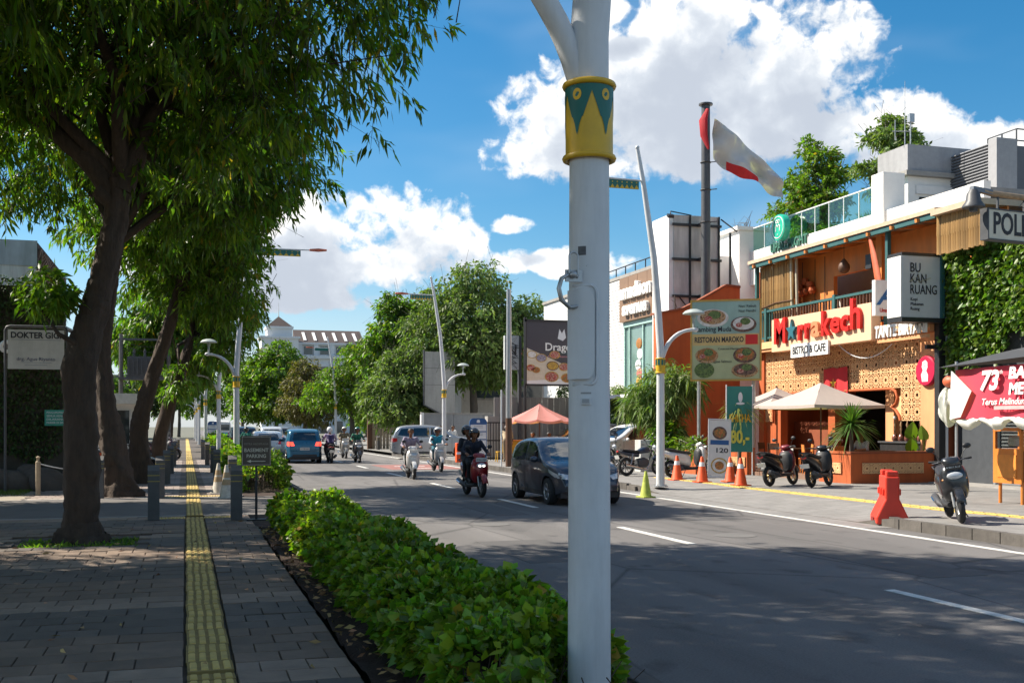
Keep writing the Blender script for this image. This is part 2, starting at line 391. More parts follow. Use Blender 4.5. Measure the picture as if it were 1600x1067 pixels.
M_concd = mat('dark_concrete', (.13, .125, .12), .9, var=.2, scale=3, bump=.25, bscale=70)
M_kerb = mat('kerb_stone', (.095, .085, .076), .9, var=.35, scale=4, bump=.4, bscale=50, objrand=.25, world=True, stain=.3)
M_yel = mat('tactile_yellow', (.52, .375, .115), .75, var=.3, scale=6, objrand=.14, world=True, chips=.6)
M_yelR = mat('tactile_bright', (.50, .37, .10), .75, var=.3, scale=4, objrand=.12, world=True, chips=.5)
PAV = [mat('paver_light', (.25, .185, .138), .8, var=.3, scale=3.5, objrand=.12, bump=.35, bscale=90, world=True), mat('paver_mid', (.17, .12, .086), .8, var=.3, scale=3.5, objrand=.14, bump=.35, bscale=90, world=True),
       mat('paver_dark', (.118, .093, .075), .75, var=.3, scale=3.5, objrand=.14, bump=.35, bscale=90, world=True)]
PAVI = [mat('far_paver_light', (.25, .185, .138), .8, var=.2, scale=3, island=.12), mat('far_paver_mid', (.17, .12, .086), .8, var=.2, scale=3, island=.14), mat('far_paver_dark', (.118, .093, .075), .75, var=.2, scale=3, island=.12)]

g = MB(); g.add([(-900, -200, -.06), (900, -200, -.06), (900, 1500, -.06), (-900, 1500, -.06)], [(0, 1, 2, 3)])
structure(g.build('ground', mat('far_ground', (.12, .12, .09), .95, var=.2, scale=.05)))
g = MB()
xs = [2.84, 5, 7.2, 9.1, 11.6]; ys = list(range(-30, 61, 3))+list(range(70, 430, 20))
g.add([(x, y, 0) for y in ys for x in xs], [(j*5+i, j*5+i+1, j*5+i+6, j*5+i+5) for j in range(len(ys)-1) for i in range(4)])
road = structure(g.build('road', M_asph))
dash = MB(); dash.box((0, 0, 0), (.13, 2.8, .006)); dm = dash.mesh('lane_dash', M_paint)
for k in range(16): inst('lane_dash', dm, road, (7.18, 1.05+7.5*k+7.5, .004))
MB().b2((10.93, 4, .001), (11.05, 130, .006)).build('edge_line', M_paint, road)
MB().b2((7.9, 42.8, .001), (10.85, 48.2, .005)).build('red_zone', M_redp, road)
for y in (43.6, 46): MB().b2((8.6, y, .001), (9.9, y+.35, .009)).build('zone_marking', M_paint, road)
M_patch = mat('fresh_asphalt', (.095, .09, .088), .9, var=.15, scale=3, bump=.4, bscale=200)
for (x0, x1, y0, y1) in ((4.2, 5.3, 13.2, 15.9), (8.2, 9.0, 10.6, 13.9), (5.8, 6.5, 20.4, 24.2), (9.4, 10.2, 18.2, 19.6)): MB().b2((x0, y0, .0005), (x1, y1, .003)).build('repair_patch', M_patch, road)
mh = MB(); mh.lathe([(.0, .008), (.32, .008), (.34, .004)], 24); mm = mh.mesh('manhole_cover', M_concd)
for p_ in ((9.9, 35.2, 0), (5.2, 18.6, 0), (8.4, 15.6, 0)): inst('manhole_cover', mm, road, p_)

# ---- left pavement
side = thing('sidewalk', 'paved sidewalk with yellow tactile strip', 'sidewalk'); side['kind'] = 'structure'
for k in ('label', 'category'): del side[k]
def slab(name, x0, x1, y0, y1, z0, z1, m, par=side): return MB().b2((x0, y0, z0), (x1, y1, z1)).build(name, m, par)
slab('bedding', -9, 1.08, -6, 20.2, -.05, SW-.022, mat('joint_sand', (.075, .058, .044), .95, var=.2))
slab('bedding', -3.4, 1.12, 25.4, 140, -.05, SW-.014, mat('joint_sand_warm', (.085, .07, .06), .95, var=.25, scale=1.5))
slab('driveway', -14, 2.2, 20.2, 25.4, -.05, SW-.004, mat('driveway_concrete', (.12, .108, .1), .9, var=.2, scale=1.4, bump=.2, stain=.15))
d = MB(); d.add([(2.2, 20.2, SW-.004), (2.84, 20.2, .004), (2.84, 25.4, .004), (2.2, 25.4, SW-.004)], [(0, 1, 2, 3)]); d.build('driveway_ramp', MATS['driveway_concrete'], side)
slab('driveway_edge', -4.2, 1.1, 20.2, 20.32, -.04, SW+.003, M_conc); slab('driveway_edge', -4.2, 1.1, 25.28, 25.42, -.04, SW+.003, M_conc)
slab('verge', 1.12, 2.7, 25.4, 140, -.05, SW-.03, M_soil)
# pavers: 0.315 m squares in running bond, bands of two light, four brown, four dark rows
PW = .315; pits = [(-2.25, -.55, 15.35, 16.95)]
me_pv = []
for m_ in PAV:
    b = MB(); h = PW/2-.0035
    b.add([(-h, -h, -.03), (h, -h, -.03), (h, h, -.03), (-h, h, -.03), (-h, -h, -.004), (h, -h, -.004), (h, h, -.004), (-h, h, -.004), (-h+.005, -h+.005, 0), (h-.005, -h+.005, 0), (h-.005, h-.005, 0), (-h+.005, h-.005, 0)],
          [(0, 1, 5, 4), (1, 2, 6, 5), (2, 3, 7, 6), (3, 0, 4, 7), (4, 5, 9, 8), (5, 6, 10, 9), (6, 7, 11, 10), (7, 4, 8, 11), (8, 9, 10, 11)])
    me_pv.append(b.mesh('paver', m_))
cells = []
def rows(y0, j0, j1, xl):
    for j in range(j0, j1):
        y = y0+PW*(j+.5); q = (j-8) % 10; kind = 0 if q < 2 else (1 if q < 6 else 2); off = (j % 2)*PW*.5
        k = 0
        while True:
            xr = -.012-PW*k-(off if k else 0); xl_ = -.012-PW*(k+1)-off
            if xr < xl: break
            cells.append((max(xl_, xl), xr, y, kind)); k += 1
        x = .318; first = PW-off if off else PW
        while x < 1.06:
            w = min(first, 1.075-x); first = PW
            if w > .03: cells.append((x, x+w, y, kind))
            x += w
rows(4.43, 3, 50, -4.6)
near = []; far = MB()
for (x0, x1, y, kind) in cells:
    cx = (x0+x1)/2
    if any(a < cx < b and c < y < d_ for a, b, c, d_ in pits): continue
    dep = cx*ST+y*CT; lat = cx*CT-y*ST
    px = 800+1700*lat/max(dep, .1)
    score = dep if (-60 < px < 1700 and dep > 5.9) else 99
    near.append((score, x0, x1, y, kind))
near.sort()
for i, (sc, x0, x1, y, kind) in enumerate(near):
    cx = (x0+x1)/2; dz = random.gauss(0, .0022)
    if i < 300:
        o = inst('paver', me_pv[kind], side, (cx, y, SW+dz), (random.gauss(0, .007), random.gauss(0, .007), random.gauss(0, .006)), ((x1-x0)/PW*random.uniform(.985, 1), random.uniform(.98, 1), 1))
    else:
        far.cur = kind; far.box((cx, y, SW-.015+dz), (x1-x0-.008, PW-.008, .03))
o = far.build('pavers_beyond', PAVI, side); o['kind'] = 'stuff'
far2 = MB()
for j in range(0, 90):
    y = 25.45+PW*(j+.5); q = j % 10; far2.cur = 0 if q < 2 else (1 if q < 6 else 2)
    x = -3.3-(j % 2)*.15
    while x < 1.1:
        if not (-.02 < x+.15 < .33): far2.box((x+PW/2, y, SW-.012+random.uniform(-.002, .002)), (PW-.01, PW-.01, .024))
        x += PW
o = far2.build('pavers_beyond', [mat('sunny_paver_light', (.30, .25, .215), .8, var=.2, scale=3, island=.1), mat('sunny_paver_mid', (.26, .205, .175), .8, var=.2, scale=3, island=.1), mat('sunny_paver_dark', (.20, .165, .15), .8, var=.2, scale=3, island=.1)], side); o['kind'] = 'stuff'  # paler copy of the paver tones, sunlight put into the colour
# tactile tiles
def tactile(m_):
    b = MB(); b.cur = 1; b.box((0, 0, -.012), (.294, .296, .024)); b.cur = 0
    for i in range(4):
        x = -.108+.072*i; w = .023; l = .118
        b.add([(x-w, -l, 0), (x+w, -l, 0), (x+w, l, 0), (x-w, l, 0), (x-w+.006, -l+.006, .009), (x+w-.006, -l+.006, .009), (x+w-.006, l-.006, .009), (x-w+.006, l-.006, .009)],
              [(0, 1, 5, 4), (1, 2, 6, 5), (2, 3, 7, 6), (3, 0, 4, 7), (4, 5, 6, 7)])
    return b.mesh('tactile_tile', [m_, mat('dirty_'+m_.name, (.27, .19, .06) if m_ is M_yel else (.5, .33, .04), .85, var=.3, scale=6, world=True)])
def tactile_dots(m_):
    b = MB(); b.box((0, 0, -.012), (.294, .296, .024))
    for i in range(5):
        for j in range(5): b.lathe([(.018, 0), (.012, .006)], 6, (-.12+.06*i, -.12+.06*j, 0))
    return b.mesh('tactile_tile', m_)
mt = tactile(M_yel); mtd = tactile_dots(M_yel)
for k in range(46):
    y = 6.0+.302*k
    if k in (3, 4): continue
    inst('tactile_tile', mt, side, (.153+.0018*math.sin(k*1.7)*3+(.02 if k < 3 else 0), y, SW+.004+random.uniform(-.002, .002)), (random.uniform(-.008, .008), random.uniform(-.008, .008), random.uniform(-.012, .012)))
for k in (3, 4): inst('tactile_tile', mt, side, (.158, 6.0+.302*3+.1+.18*(k-3), SW+.004), (.012*(k-3), .01, .03), (1, .5, 1))
for x in (-.45, -.15, .46, .76): inst('tactile_tile', mtd, side, (x, 19.75, SW+.004)); inst('tactile_tile', mtd, side, (x, 25.75, SW+.004))
for k in range(17): inst('tactile_tile', mt, side, (.16, 20.33+.302*k, SW+.003))
for k in range(150): inst('tactile_tile', mt, side, (.17+.0000*k, 25.6+.302*k, SW+.004))
slab('tactile_run', .02, .32, 71, 140, 0, SW+.002, M_yel)
# kerb left
kb = MB()
for y in [(-6+1.0*k) for k in range(26)]+[25.6+1.0*k for k in range(70)]: kb.b2((2.7, y+.006, -.05), (2.845, y+.994, SW+.005))
structure(kb.build('kerb', M_kerb, bevel=.012))
# planting bed
b = MB(); nx, ny = 14, 90
vs = [(1.125+1.58*i/(nx-1), 3.5+15.1*j/(ny-1), .10+.03*math.sin(i*2.1+j*1.3)*math.sin(j*.7)+.03*random.random()) for j in range(ny) for i in range(nx)]
b.add(vs, [(j*nx+i, j*nx+i+1, (j+1)*nx+i+1, (j+1)*nx+i) for j in range(ny-1) for i in range(nx-1)])
structure(b.build('planting_bed', M_soil, smooth=True))
# tree pits
def pit(x0, x1, y0, y1):
    b = MB(); b.b2((x0, y0, -.05), (x1, y1, .118)); structure(b.build('tree_pit', M_soil))
pit(-2.22, -.58, 15.4, 16.9)
# ---- left of the pavement: grass, path
g = MB(); g.b2((-16, 25.42, -.04), (-3.42, 60, SW-.01)); structure(g.build('path', mat('sandy_path', (.27, .23, .18), .95, var=.2, scale=2, bump=.3)))
n = 9000; P = np.stack([RNG.uniform(-9, -3.6, n), RNG.uniform(27.2, 29.8, n), np.full(n, SW-.01)], 1); Dv = np.stack([RNG.normal(0, .4, n), RNG.normal(0, .4, n), np.ones(n)], 1)
o = inst('grass', leaves_mesh('grass', P, Dv, RNG.uniform(.05, .13, n), .012, mat('grass_blades', (.10, .15, .025), .8, var=0, island=.3, transl=.3), droop=.2)); o['kind'] = 'stuff'

# ---- right side: pavement with a dropped crossing
def zr(x, y):
    w = 1.0
    if y < 17.2: w = max(0, min(1, (y-15.9)/1.3))
    if y > 25.5: w = max(0, min(1, 1-(y-25.5)/1.5))
    w = w*w*(3-2*w)
    t = max(0, min(1, (x-11.1)/3.6)); t = t*t*(3-2*t)
    return .16*(1-w)+(.004+.16*t)*w
b = MB(); gx = [11.62+.3*i for i in range(12)]+[15.5, 17, 19, 21, 24, 30]; gy = [4+.5*j for j in range(56)]+[33+3*j for j in range(40)]
b.add([(x, y, zr(x, y)) for y in gy for x in gx], [(j*len(gx)+i, j*len(gx)+i+1, (j+1)*len(gx)+i+1, (j+1)*len(gx)+i) for j in range(len(gy)-1) for i in range(len(gx)-1)])
def paving_mat():
    m = mat('right_paving', (.235, .225, .215), .85, var=.16, scale=2.0, bump=.15, stain=.2)
    nt = m.node_tree; N = nt.nodes; L = nt.links; bs = [n for n in N if n.type == 'BSDF_PRINCIPLED'][0]
    br = N.new('ShaderNodeTexBrick'); tc = [n for n in N if n.type == 'TEX_COORD'][0]; L.new(tc.outputs['Object'], br.inputs[0])
    br.inputs['Scale'].default_value = 1; br.inputs['Brick Width'].default_value = .6; br.inputs['Row Height'].default_value = .3; br.inputs['Mortar Size'].default_value = .008
    br.inputs['Color1'].default_value = (1, 1, 1, 1); br.inputs['Color2'].default_value = (.88, .88, .88, 1); br.inputs['Mortar'].default_value = (.55, .55, .55, 1)
    src = bs.inputs['Base Color'].links[0].from_socket; mu = N.new('ShaderNodeVectorMath'); mu.operation = 'MULTIPLY'
    L.new(src, mu.inputs[0]); L.new(br.outputs['Color'], mu.inputs[1]); L.new(mu.outputs[0], bs.inputs['Base Color']); return m
rp = structure(b.build('right_pavement', paving_mat(), smooth=True))
b = MB(); sy = [4+.25*j for j in range(112)]; b.add([(11.621, y, h_) for y in sy for h_ in (-.05, zr(11.62, y))], [(2*j, 2*j+2, 2*j+3, 2*j+1) for j in range(len(sy)-1)]); b.build('kerb_face', M_kerb, rp)
# apron at road level between the edge line and the crossing
b = MB(); ay = [16+.5*j for j in range(22)]
b.add([(x, y, .006) for y in ay for x in (11.06, 11.63)], [(2*j, 2*j+1, 2*j+3, 2*j+2) for j in range(len(ay)-1)]); structure(b.build('crossing_apron', MATS['right_paving']))
ks = MB(); ks.b2((-.07, -.29, -.18), (.07, .29, 0)); kme = ks.mesh('kerb_stone', M_kerb)
def kstone(x, y, z, r=0, s=1.): return inst('kerb_stone', kme, rp, (x, y, z), (0, 0, r), (1, s, 1))
for k in range(20): kstone(11.62, 15.45-.6*k, .172)
for x, y, r, z in ((11.70, 15.98, -.35, .17), (11.98, 16.36, -.85, .14), (12.45, 16.62, -1.2, .11)): kstone(x, y, z, r)
for k in range(60): kstone(11.62, 27.3+.6*k, .175 if k else .12)
mtR = tactile(M_yelR)
for k in range(64):
    y = 11.6+.302*k; inst('tactile_tile', mtR, rp, (13.9, y, zr(13.9, y)+.008), (math.atan2(zr(13.9, y+.15)-zr(13.9, y-.15), .3), -math.atan2(zr(14.05, y)-zr(13.75, y), .3), 0))
for k in range(26):
    y = 11.7+.302*(k % 13); x = 14.21 if k < 13 else 14.51
    inst('tactile_tile', mtR, rp, (x, y, zr(x, y)+.006))

# ================================================================== foliage helpers
M_bark = mat('bark', (.058, .039, .027), .95, var=.4, scale=14, bump=1.0, bscale=34, stretch=(1, 1, .3))
M_bark2 = mat('grey_bark', (.10, .085, .07), .95, var=.3, scale=7, bump=.9, bscale=25, stretch=(1, 1, .45))
M_lf1 = mat('leaf_dark', (.095, .175, .018), .42, var=.32, scale=.8, island=.55, transl=.55, yellow=.02)
M_lf2 = mat('leaf_mid', (.10, .19, .022), .45, var=.3, scale=.8, island=.5, transl=.52, yellow=.02)
M_lf3 = mat('leaf_olive', (.135, .205, .055), .6, var=.25, scale=.7, island=.4, transl=.35)
M_lf4 = mat('leaf_fresh', (.11, .20, .018), .45, var=.28, scale=.7, island=.45, transl=.48, yellow=.015)
M_lf5 = mat('leaf_deep', (.025, .052, .014), .6, var=0, island=.4, transl=.3)
M_hedge = mat('hedge_leaf', (.14, .25, .02), .42, var=.28, scale=1.4, island=.55, transl=.42, yellow=.025)
def wob(path, radii, amp, n=18, sub=5, seed=0, lump=.18, bumps=()):
    """a bumpy trunk: smooth interpolation of the path with lumps, ridges and burls (z, angle, height, size)"""
    r = random.Random(seed); P = [Vector(p) for p in path]; out = []; rr = []
    for i in range(len(P)-1):
        p0, p1, p2, p3 = P[max(i-1, 0)], P[i], P[i+1], P[min(i+2, len(P)-1)]
        for k in range(sub):
            t = k/sub
            q = .5*((2*p1)+(p2-p0)*t+(2*p0-5*p1+4*p2-p3)*t*t+(3*p1-p0-3*p2+p3)*t**3)
            out.append(q+Vector((r.uniform(-amp, amp), r.uniform(-amp, amp), 0))); rr.append((radii[i]*(1-t)+radii[i+1]*t)*(1+r.uniform(-.02, .02)))
    out.append(P[-1]); rr.append(radii[-1])
    b = MB(); b.tube(out, rr, n)
    ph = [r.uniform(0, 6.28) for _ in range(6)]; so = Vector((seed*3.1, seed*1.7, 0))
    for i, v in enumerate(b.v):
        ring = i//n
        if ring >= len(out): continue
        c = out[ring]; dv = Vector(v)-c; a = math.atan2(dv.y, dv.x); z = v[2]
        k = 1+lump*(.5*math.sin(3*a+ph[0]+z*1.1)+.35*math.sin(5*a+ph[1]-z*2.3)+.3*math.sin(2*a+ph[2]+z*3.7))
        q = Vector((v[0]*5, v[1]*5, v[2]*1.6))+so; k += .16*mnoise.noise(q)+.12*mnoise.noise(q*2.3)+.07*mnoise.noise(q*5.1)
        if z < .5: k += .25*(1-z/.5)**2*max(0, math.sin(4*a+ph[4]))
        for (bz, ba, bh, bs) in bumps:
            da = (a-ba+PI) % (2*PI)-PI; k += bh*math.exp(-((z-bz)/bs)**2-(da/.75)**2)
        b.v[i] = tuple(c+dv*k)
    return b
def crown_points(blobs, ncl, rng, shell=.45):
    vol = np.array([b[3]*b[3]*b[4] for b in blobs])**.75; idx = rng.choice(len(blobs), ncl, p=vol/vol.sum()); B = np.array(blobs)[idx]
    d = rng.normal(size=(ncl, 3)); d /= np.linalg.norm(d, axis=1, keepdims=True)
    r = shell+(1-shell)*rng.random(ncl)**.6
    r *= 1+.16*np.sin(d[:, 0]*7+idx*1.7)*np.sin(d[:, 1]*6+idx)+.14*np.sin(d[:, 2]*9+idx*2.1)
    p = B[:, :3]+d*r[:, None]*np.stack([B[:, 3], B[:, 3], B[:, 4]], 1)
    return p, d
def foliage(name, blobs, ncl, per, spread, length, width, m, rng, droop=.4, down=.6, shell=.45, zmin=None, twig=None):
    """sprays of leaves along short twigs; optionally collects the twigs in the builder twig"""
    p, d = crown_points(blobs, ncl, rng, shell)
    if zmin is not None: p[:, 2] = np.maximum(p[:, 2], zmin)
    td = d*.75+rng.normal(size=(ncl, 3))*.5; td[:, 2] -= .25*down; td /= np.linalg.norm(td, axis=1, keepdims=True); tl = spread*3.0*rng.uniform(.7, 1.3, ncl)
    base = p-td*tl[:, None]*.6; n = ncl*per
    u = rng.random(n)**.65; T = np.repeat(td, per, 0); side = rng.normal(size=(n, 3)); side -= T*np.sum(side*T, 1, keepdims=True); side /= np.linalg.norm(side, axis=1, keepdims=True)
    sag = np.zeros((n, 3)); sag[:, 2] = -.25*u*u*np.repeat(tl, per)
    pos = np.repeat(base, per, 0)+T*(u*np.repeat(tl, per))[:, None]+side*spread*.16+sag+rng.normal(size=(n, 3))*spread*.22
    direc = T*.6+side*.75+rng.normal(size=(n, 3))*.25; direc[:, 2] -= down
    L = length*rng.uniform(.6, 1.3, n)
    if twig is not None:
        r = .006; o = len(twig[0]); V = []
        for k in range(3):
            a_ = 2*PI*k/3; off = np.array([math.cos(a_), math.sin(a_), 0])*r
            V.append(base-td*tl[:, None]*1.2+off*1.8); e = base+td*tl[:, None]; e = e.copy(); e[:, 2] -= .25*tl; V.append(e+off*.4)
        V = np.stack(V, 1).reshape(-1, 3); b_ = (np.arange(ncl)*6)[:, None]; F = np.concatenate([b_+np.array([[0, 1, 3, 2]]), b_+np.array([[2, 3, 5, 4]]), b_+np.array([[4, 5, 1, 0]])])
        twig.append((V, F))
    return leaves_mesh(name, pos, direc, L, L*width, m, rng, droop=droop), p
def branches(origin, targets, r0, mb, rnd, n=7, mid=.35):
    o = Vector(origin)
    for t in targets:
        t = Vector(t); m1 = o.lerp(t, .35)+Vector((rnd.uniform(-mid, mid), rnd.uniform(-mid, mid), rnd.uniform(0, mid))); m2 = o.lerp(t, .7)+Vector((rnd.uniform(-mid, mid), rnd.uniform(-mid, mid), rnd.uniform(-.1, mid)))
        mb.tube([o, m1, m2, t], [r0, r0*.7, r0*.45, r0*.16], n)
def tree(name, label, base, path, radii, blobs, ncl, per, spread, length, width, m, seed, droop=.4, down=.6, bark=None, group='street trees', forks=None, nb=24, shell=.45, lump=.12, extra=None, cat='tree', bumps=(), fine=False):
    """path / blobs in world metres relative to the base"""
    t = thing(name, label, cat, base, 0, group); rng = np.random.default_rng(seed); rnd = random.Random(seed); bark = bark or M_bark
    wob(path, radii, .01, 40 if fine else 20, 14 if fine else 6, seed=seed, lump=lump, bumps=bumps).build('trunk', bark, t, smooth=80)
    tw = [[]] ; me, p = foliage('crown', blobs, ncl, per, spread, length, width, m, rng, droop, down, shell, twig=tw)
    cr = inst('crown', me, t); o = inst('twigs', fast_mesh('twigs', *tw[1], bark), t); o['kind'] = 'stuff'
    lb = MB(); top = path[-1]; r = radii[-1]
    branches(top, [b[:3] for b in blobs[:7]], r*.62, lb, rnd)
    for k in range(nb):
        b = blobs[rnd.randrange(len(blobs))]; q = p[rnd.randrange(len(p))]
        branches(Vector(top).lerp(Vector(b[:3]), .75), [tuple(q)], r*.16, lb, rnd, 5, .2)
    for pp, rr in forks or (): wob(pp, rr, .005, 16, 5, seed=seed, lump=.1).build('limb', bark, t, smooth=80)
    lb.build('branches', bark, t, smooth=80)['kind'] = 'stuff'
    if extra: extra(t, rng, rnd)
    return t
def lat(l, dpt, z): return (l*CT+dpt*ST, dpt*CT-l*ST, z)      # relative offsets right / away
def B(l, dpt, z, r, rz): return (*lat(l, dpt, z), r, rz)

# ---- the street trees on the left pavement
def t1x(t, rng, rnd):
    me, _ = foliage('sprout', [B(-.40, -.2, 3.5, .34, .27), B(-.15, -.25, 3.38, .22, .18), B(-.62, 0, 3.35, .16, .2)], 150, 6, .06, .15, .3, M_lf4, rng, .3, .3)
    inst('sprout', me, t); b = MB(); b.tube([lat(.05, -.1, 2.75), lat(-.2, -.25, 2.9), lat(-.5, -.2, 3.3)], [.05, .03, .01], 7); b.build('twig', M_bark, t)
    n = 900; P = np.stack([rng.uniform(-.75, .75, n), rng.uniform(-.72, .3, n), np.zeros(n)], 1); P = P[np.hypot(P[:, 0], P[:, 1]) > .3]; n = len(P)
    me = leaves_mesh('weeds', P, np.stack([rng.normal(0, .6, n), rng.normal(0, .6, n), np.ones(n)], 1), rng.uniform(.05, .16, n), rng.uniform(.015, .05, n), M_lf2, rng); inst('weeds', me, t)['kind'] = 'stuff'
tree('street_tree', 'big dark leaning tree with lumpy trunk nearest on the left sidewalk', (-1.4, 16.2, .1),
     [lat(0, 0, 0), lat(.0, 0, .35), lat(.03, 0, 1.3), lat(.02, 0, 2.15), lat(.1, 0, 2.9), lat(.22, 0, 3.4), lat(.36, 0, 3.9), lat(.48, 0, 4.5), lat(.56, 0, 5.05)],
     [.35, .235, .2, .195, .19, .175, .165, .16, .18],
     [B(.3, 0, 7.3, 3.0, 1.9), B(2.9, -.4, 7.4, 2.0, 1.45), B(-2.3, 0, 6.6, 2.2, 1.9), B(1.2, -2.4, 7.7, 2.3, 1.6), B(1.4, 1.0, 7.2, 2.0, 1.7), B(-1.6, -2, 6.9, 2.2, 1.7), B(.2, 0, 9.6, 3.2, 1.8), B(3.9, -.6, 8.2, 1.5, 1.3),
      B(2.2, .4, 6.2, 1.6, .8), B(3.3, 0.2, 9.3, 1.7, 1.3), B(.9, .8, 5.6, 1.1, .6)],
     3000, 18, .16, .18, .29, M_lf1, 3, .4, .5, nb=60, extra=t1x, fine=True, bumps=((2.6, 2.85, .32, .28), (2.3, 3.3, .2, .3), (1.05, -.5, .28, .12), (1.5, -2.2, .16, .2), (.9, 2.6, .15, .2), (3.3, 0, .14, .2), (1.8, -1.2, .14, .12), (.55, -1.0, .18, .15)),
     forks=[([lat(.5, 0, 4.75), lat(.2, -.1, 5.25), lat(-.3, -.2, 5.7), lat(-1.2, -.3, 6.4)], [.16, .15, .13, .06]), ([lat(.56, 0, 4.9), lat(.75, .1, 5.6), lat(.95, .2, 6.6), lat(.9, .2, 8.5)], [.19, .16, .13, .06]), ([lat(.5, -.05, 4.7), lat(.28, -.15, 4.9)], [.13, .1])])
tree('street_tree', 'street tree whose slanting trunk stands right behind the big dark one', (-1.39, 26.2, .1),
     [lat(0, 0, 0), lat(-.06, 0, .4), lat(-.2, 0, 1.2), lat(-.36, 0, 2.2), lat(-.44, 0, 3.3), lat(-.3, 0, 4.6), lat(-.1, 0, 5.8)], [.46, .35, .28, .21, .18, .17, .16],
     [B(0, .3, 8.6, 2.4, 1.7), B(2.6, -.2, 8.0, 2.0, 1.35), B(3.5, .3, 7.6, 1.3, .95), B(-2, .4, 8, 2.2, 1.7), B(1.2, -.6, 8.4, 2.0, 1.5), B(1, 1.2, 8, 2.2, 1.7), B(.6, .4, 10.0, 2.2, 1.4), B(2.2, .5, 6.9, 1.5, .8)],
     2300, 16, .18, .2, .3, M_lf2, 4, .4, .45, nb=40, fine=True)
tree('street_tree', 'twin stemmed street tree leaning right, third along the left sidewalk', (-1.16, 31.9, .1),
     [lat(.05, 0, 0), lat(-.06, 0, 1.2), lat(.02, 0, 2.1), lat(.25, 0, 2.9), lat(.55, 0, 3.8), lat(.9, 0, 4.9), lat(1.2, 0, 6)], [.32, .24, .22, .19, .17, .17, .15],
     [B(1.2, 0, 7.6, 2.3, 1.7), B(2.6, -.2, 6.7, 1.3, 1.2), B(0, 0, 7.2, 2.0, 1.5), B(1, 1.6, 7.4, 2, 1.6), B(.8, -1.6, 7.3, 1.9, 1.5), B(1, 0, 9.2, 2.4, 1.6), B(2.3, .3, 5.5, 1.2, .95), B(.8, .3, 5.5, .8, .6)],
     2000, 16, .19, .21, .3, M_lf4, 5, .4, .45, nb=36, fine=True, forks=[([lat(-.1, 0, .1), lat(-.22, 0, 1.0), lat(.1, -.1, 1.9), lat(.4, -.1, 3.0)], [.2, .14, .13, .12])])
tree('street_tree', 'slender street tree leaning right with low bright tuft, further along the left sidewalk', (-1.05, 44, .1),
     [lat(0, 0, 0), lat(.08, 0, 1.0), lat(.4, 0, 2.3), lat(.9, 0, 3.6), lat(1.3, 0, 5)], [.28, .25, .22, .18, .15],
     [B(1.6, 0, 7.0, 2.0, 1.5), B(2.8, 0, 6.0, 1.3, 1.2), B(1, 0, 7.4, 1.8, 1.2), B(1.4, 0, 8.5, 2.1, 1.4), B(.9, -.6, 3.4, .5, .8), B(2.6, 0, 4.6, 1.0, .8)],
     1400, 14, .2, .25, .32, M_lf4, 6, .4, .4)
for i, (x, y) in enumerate(((-1.2, 58), (-1.3, 72), (-1.2, 88), (-1.5, 108))):
    tree('street_tree', ['street tree beyond the white guardhouse on the left sidewalk', 'street tree by the far left lamp posts', 'small looking street tree far down the left sidewalk', 'farthest street tree of the left row'][i], (x, y, .1),
         [lat(0, 0, 0), lat(.1, 0, 1.5), lat(.3, 0, 3), lat(.6, 0, 4.6)], [.25, .2, .17, .14],
         [B(.6, 0, 6.4, 2.1, 1.6), B(2, 0, 6, 1.5, 1.2), B(-1, 0, 6.2, 1.8, 1.4), B(.5, 0, 8, 2.2, 1.5), B(1.6, 0, 4.8, 1.2, .9)], 900, 12, .25, .36, .34, M_lf2, 20+i, .4, .6, nb=14)
tree('street_tree', 'tree left of the frame whose dark leaves hang into the top left corner', (-3.6, 10.3, .1),
     [(0, 0, 0), (.05, 0, 1.5), (.1, .1, 3), (.2, .1, 4.6)], [.36, .3, .27, .22],
     [(0, 0, 7.4, 3.1, 1.8), (2.2, .3, 7.3, 2.0, 1.4), (-2, 0, 7, 2.2, 1.6), (.5, -2.4, 7.4, 2.4, 1.7), (.3, 2.4, 7, 2.2, 1.6), (0, 0, 9.2, 2.8, 1.6), (-2.5, 2.0, 8.5, 2.4, 1.6), (-2.5, -2, 8.5, 2.4, 1.6)], 3200, 14, .2, .24, .22, M_lf1, 9, .5, .9, nb=20)
tree('street_tree', 'tree out of frame behind the photographer shading the near pavement', (-3.8, 3.2, .1),
     [(0, 0, 0), (.05, 0, 1.5), (.1, .1, 3), (.2, .1, 4.6)], [.33, .28, .25, .2],
     [(0, 0, 7.4, 3.0, 1.8), (2.2, .3, 7.3, 2.0, 1.4), (-2, 0, 7, 2.2, 1.6), (.5, -2.4, 7.4, 2.4, 1.7), (.3, 2.4, 7, 2.2, 1.6), (0, 0, 9.2, 2.8, 1.6)], 1500, 14, .22, .26, .24, M_lf1, 10, .5, .9, nb=12)

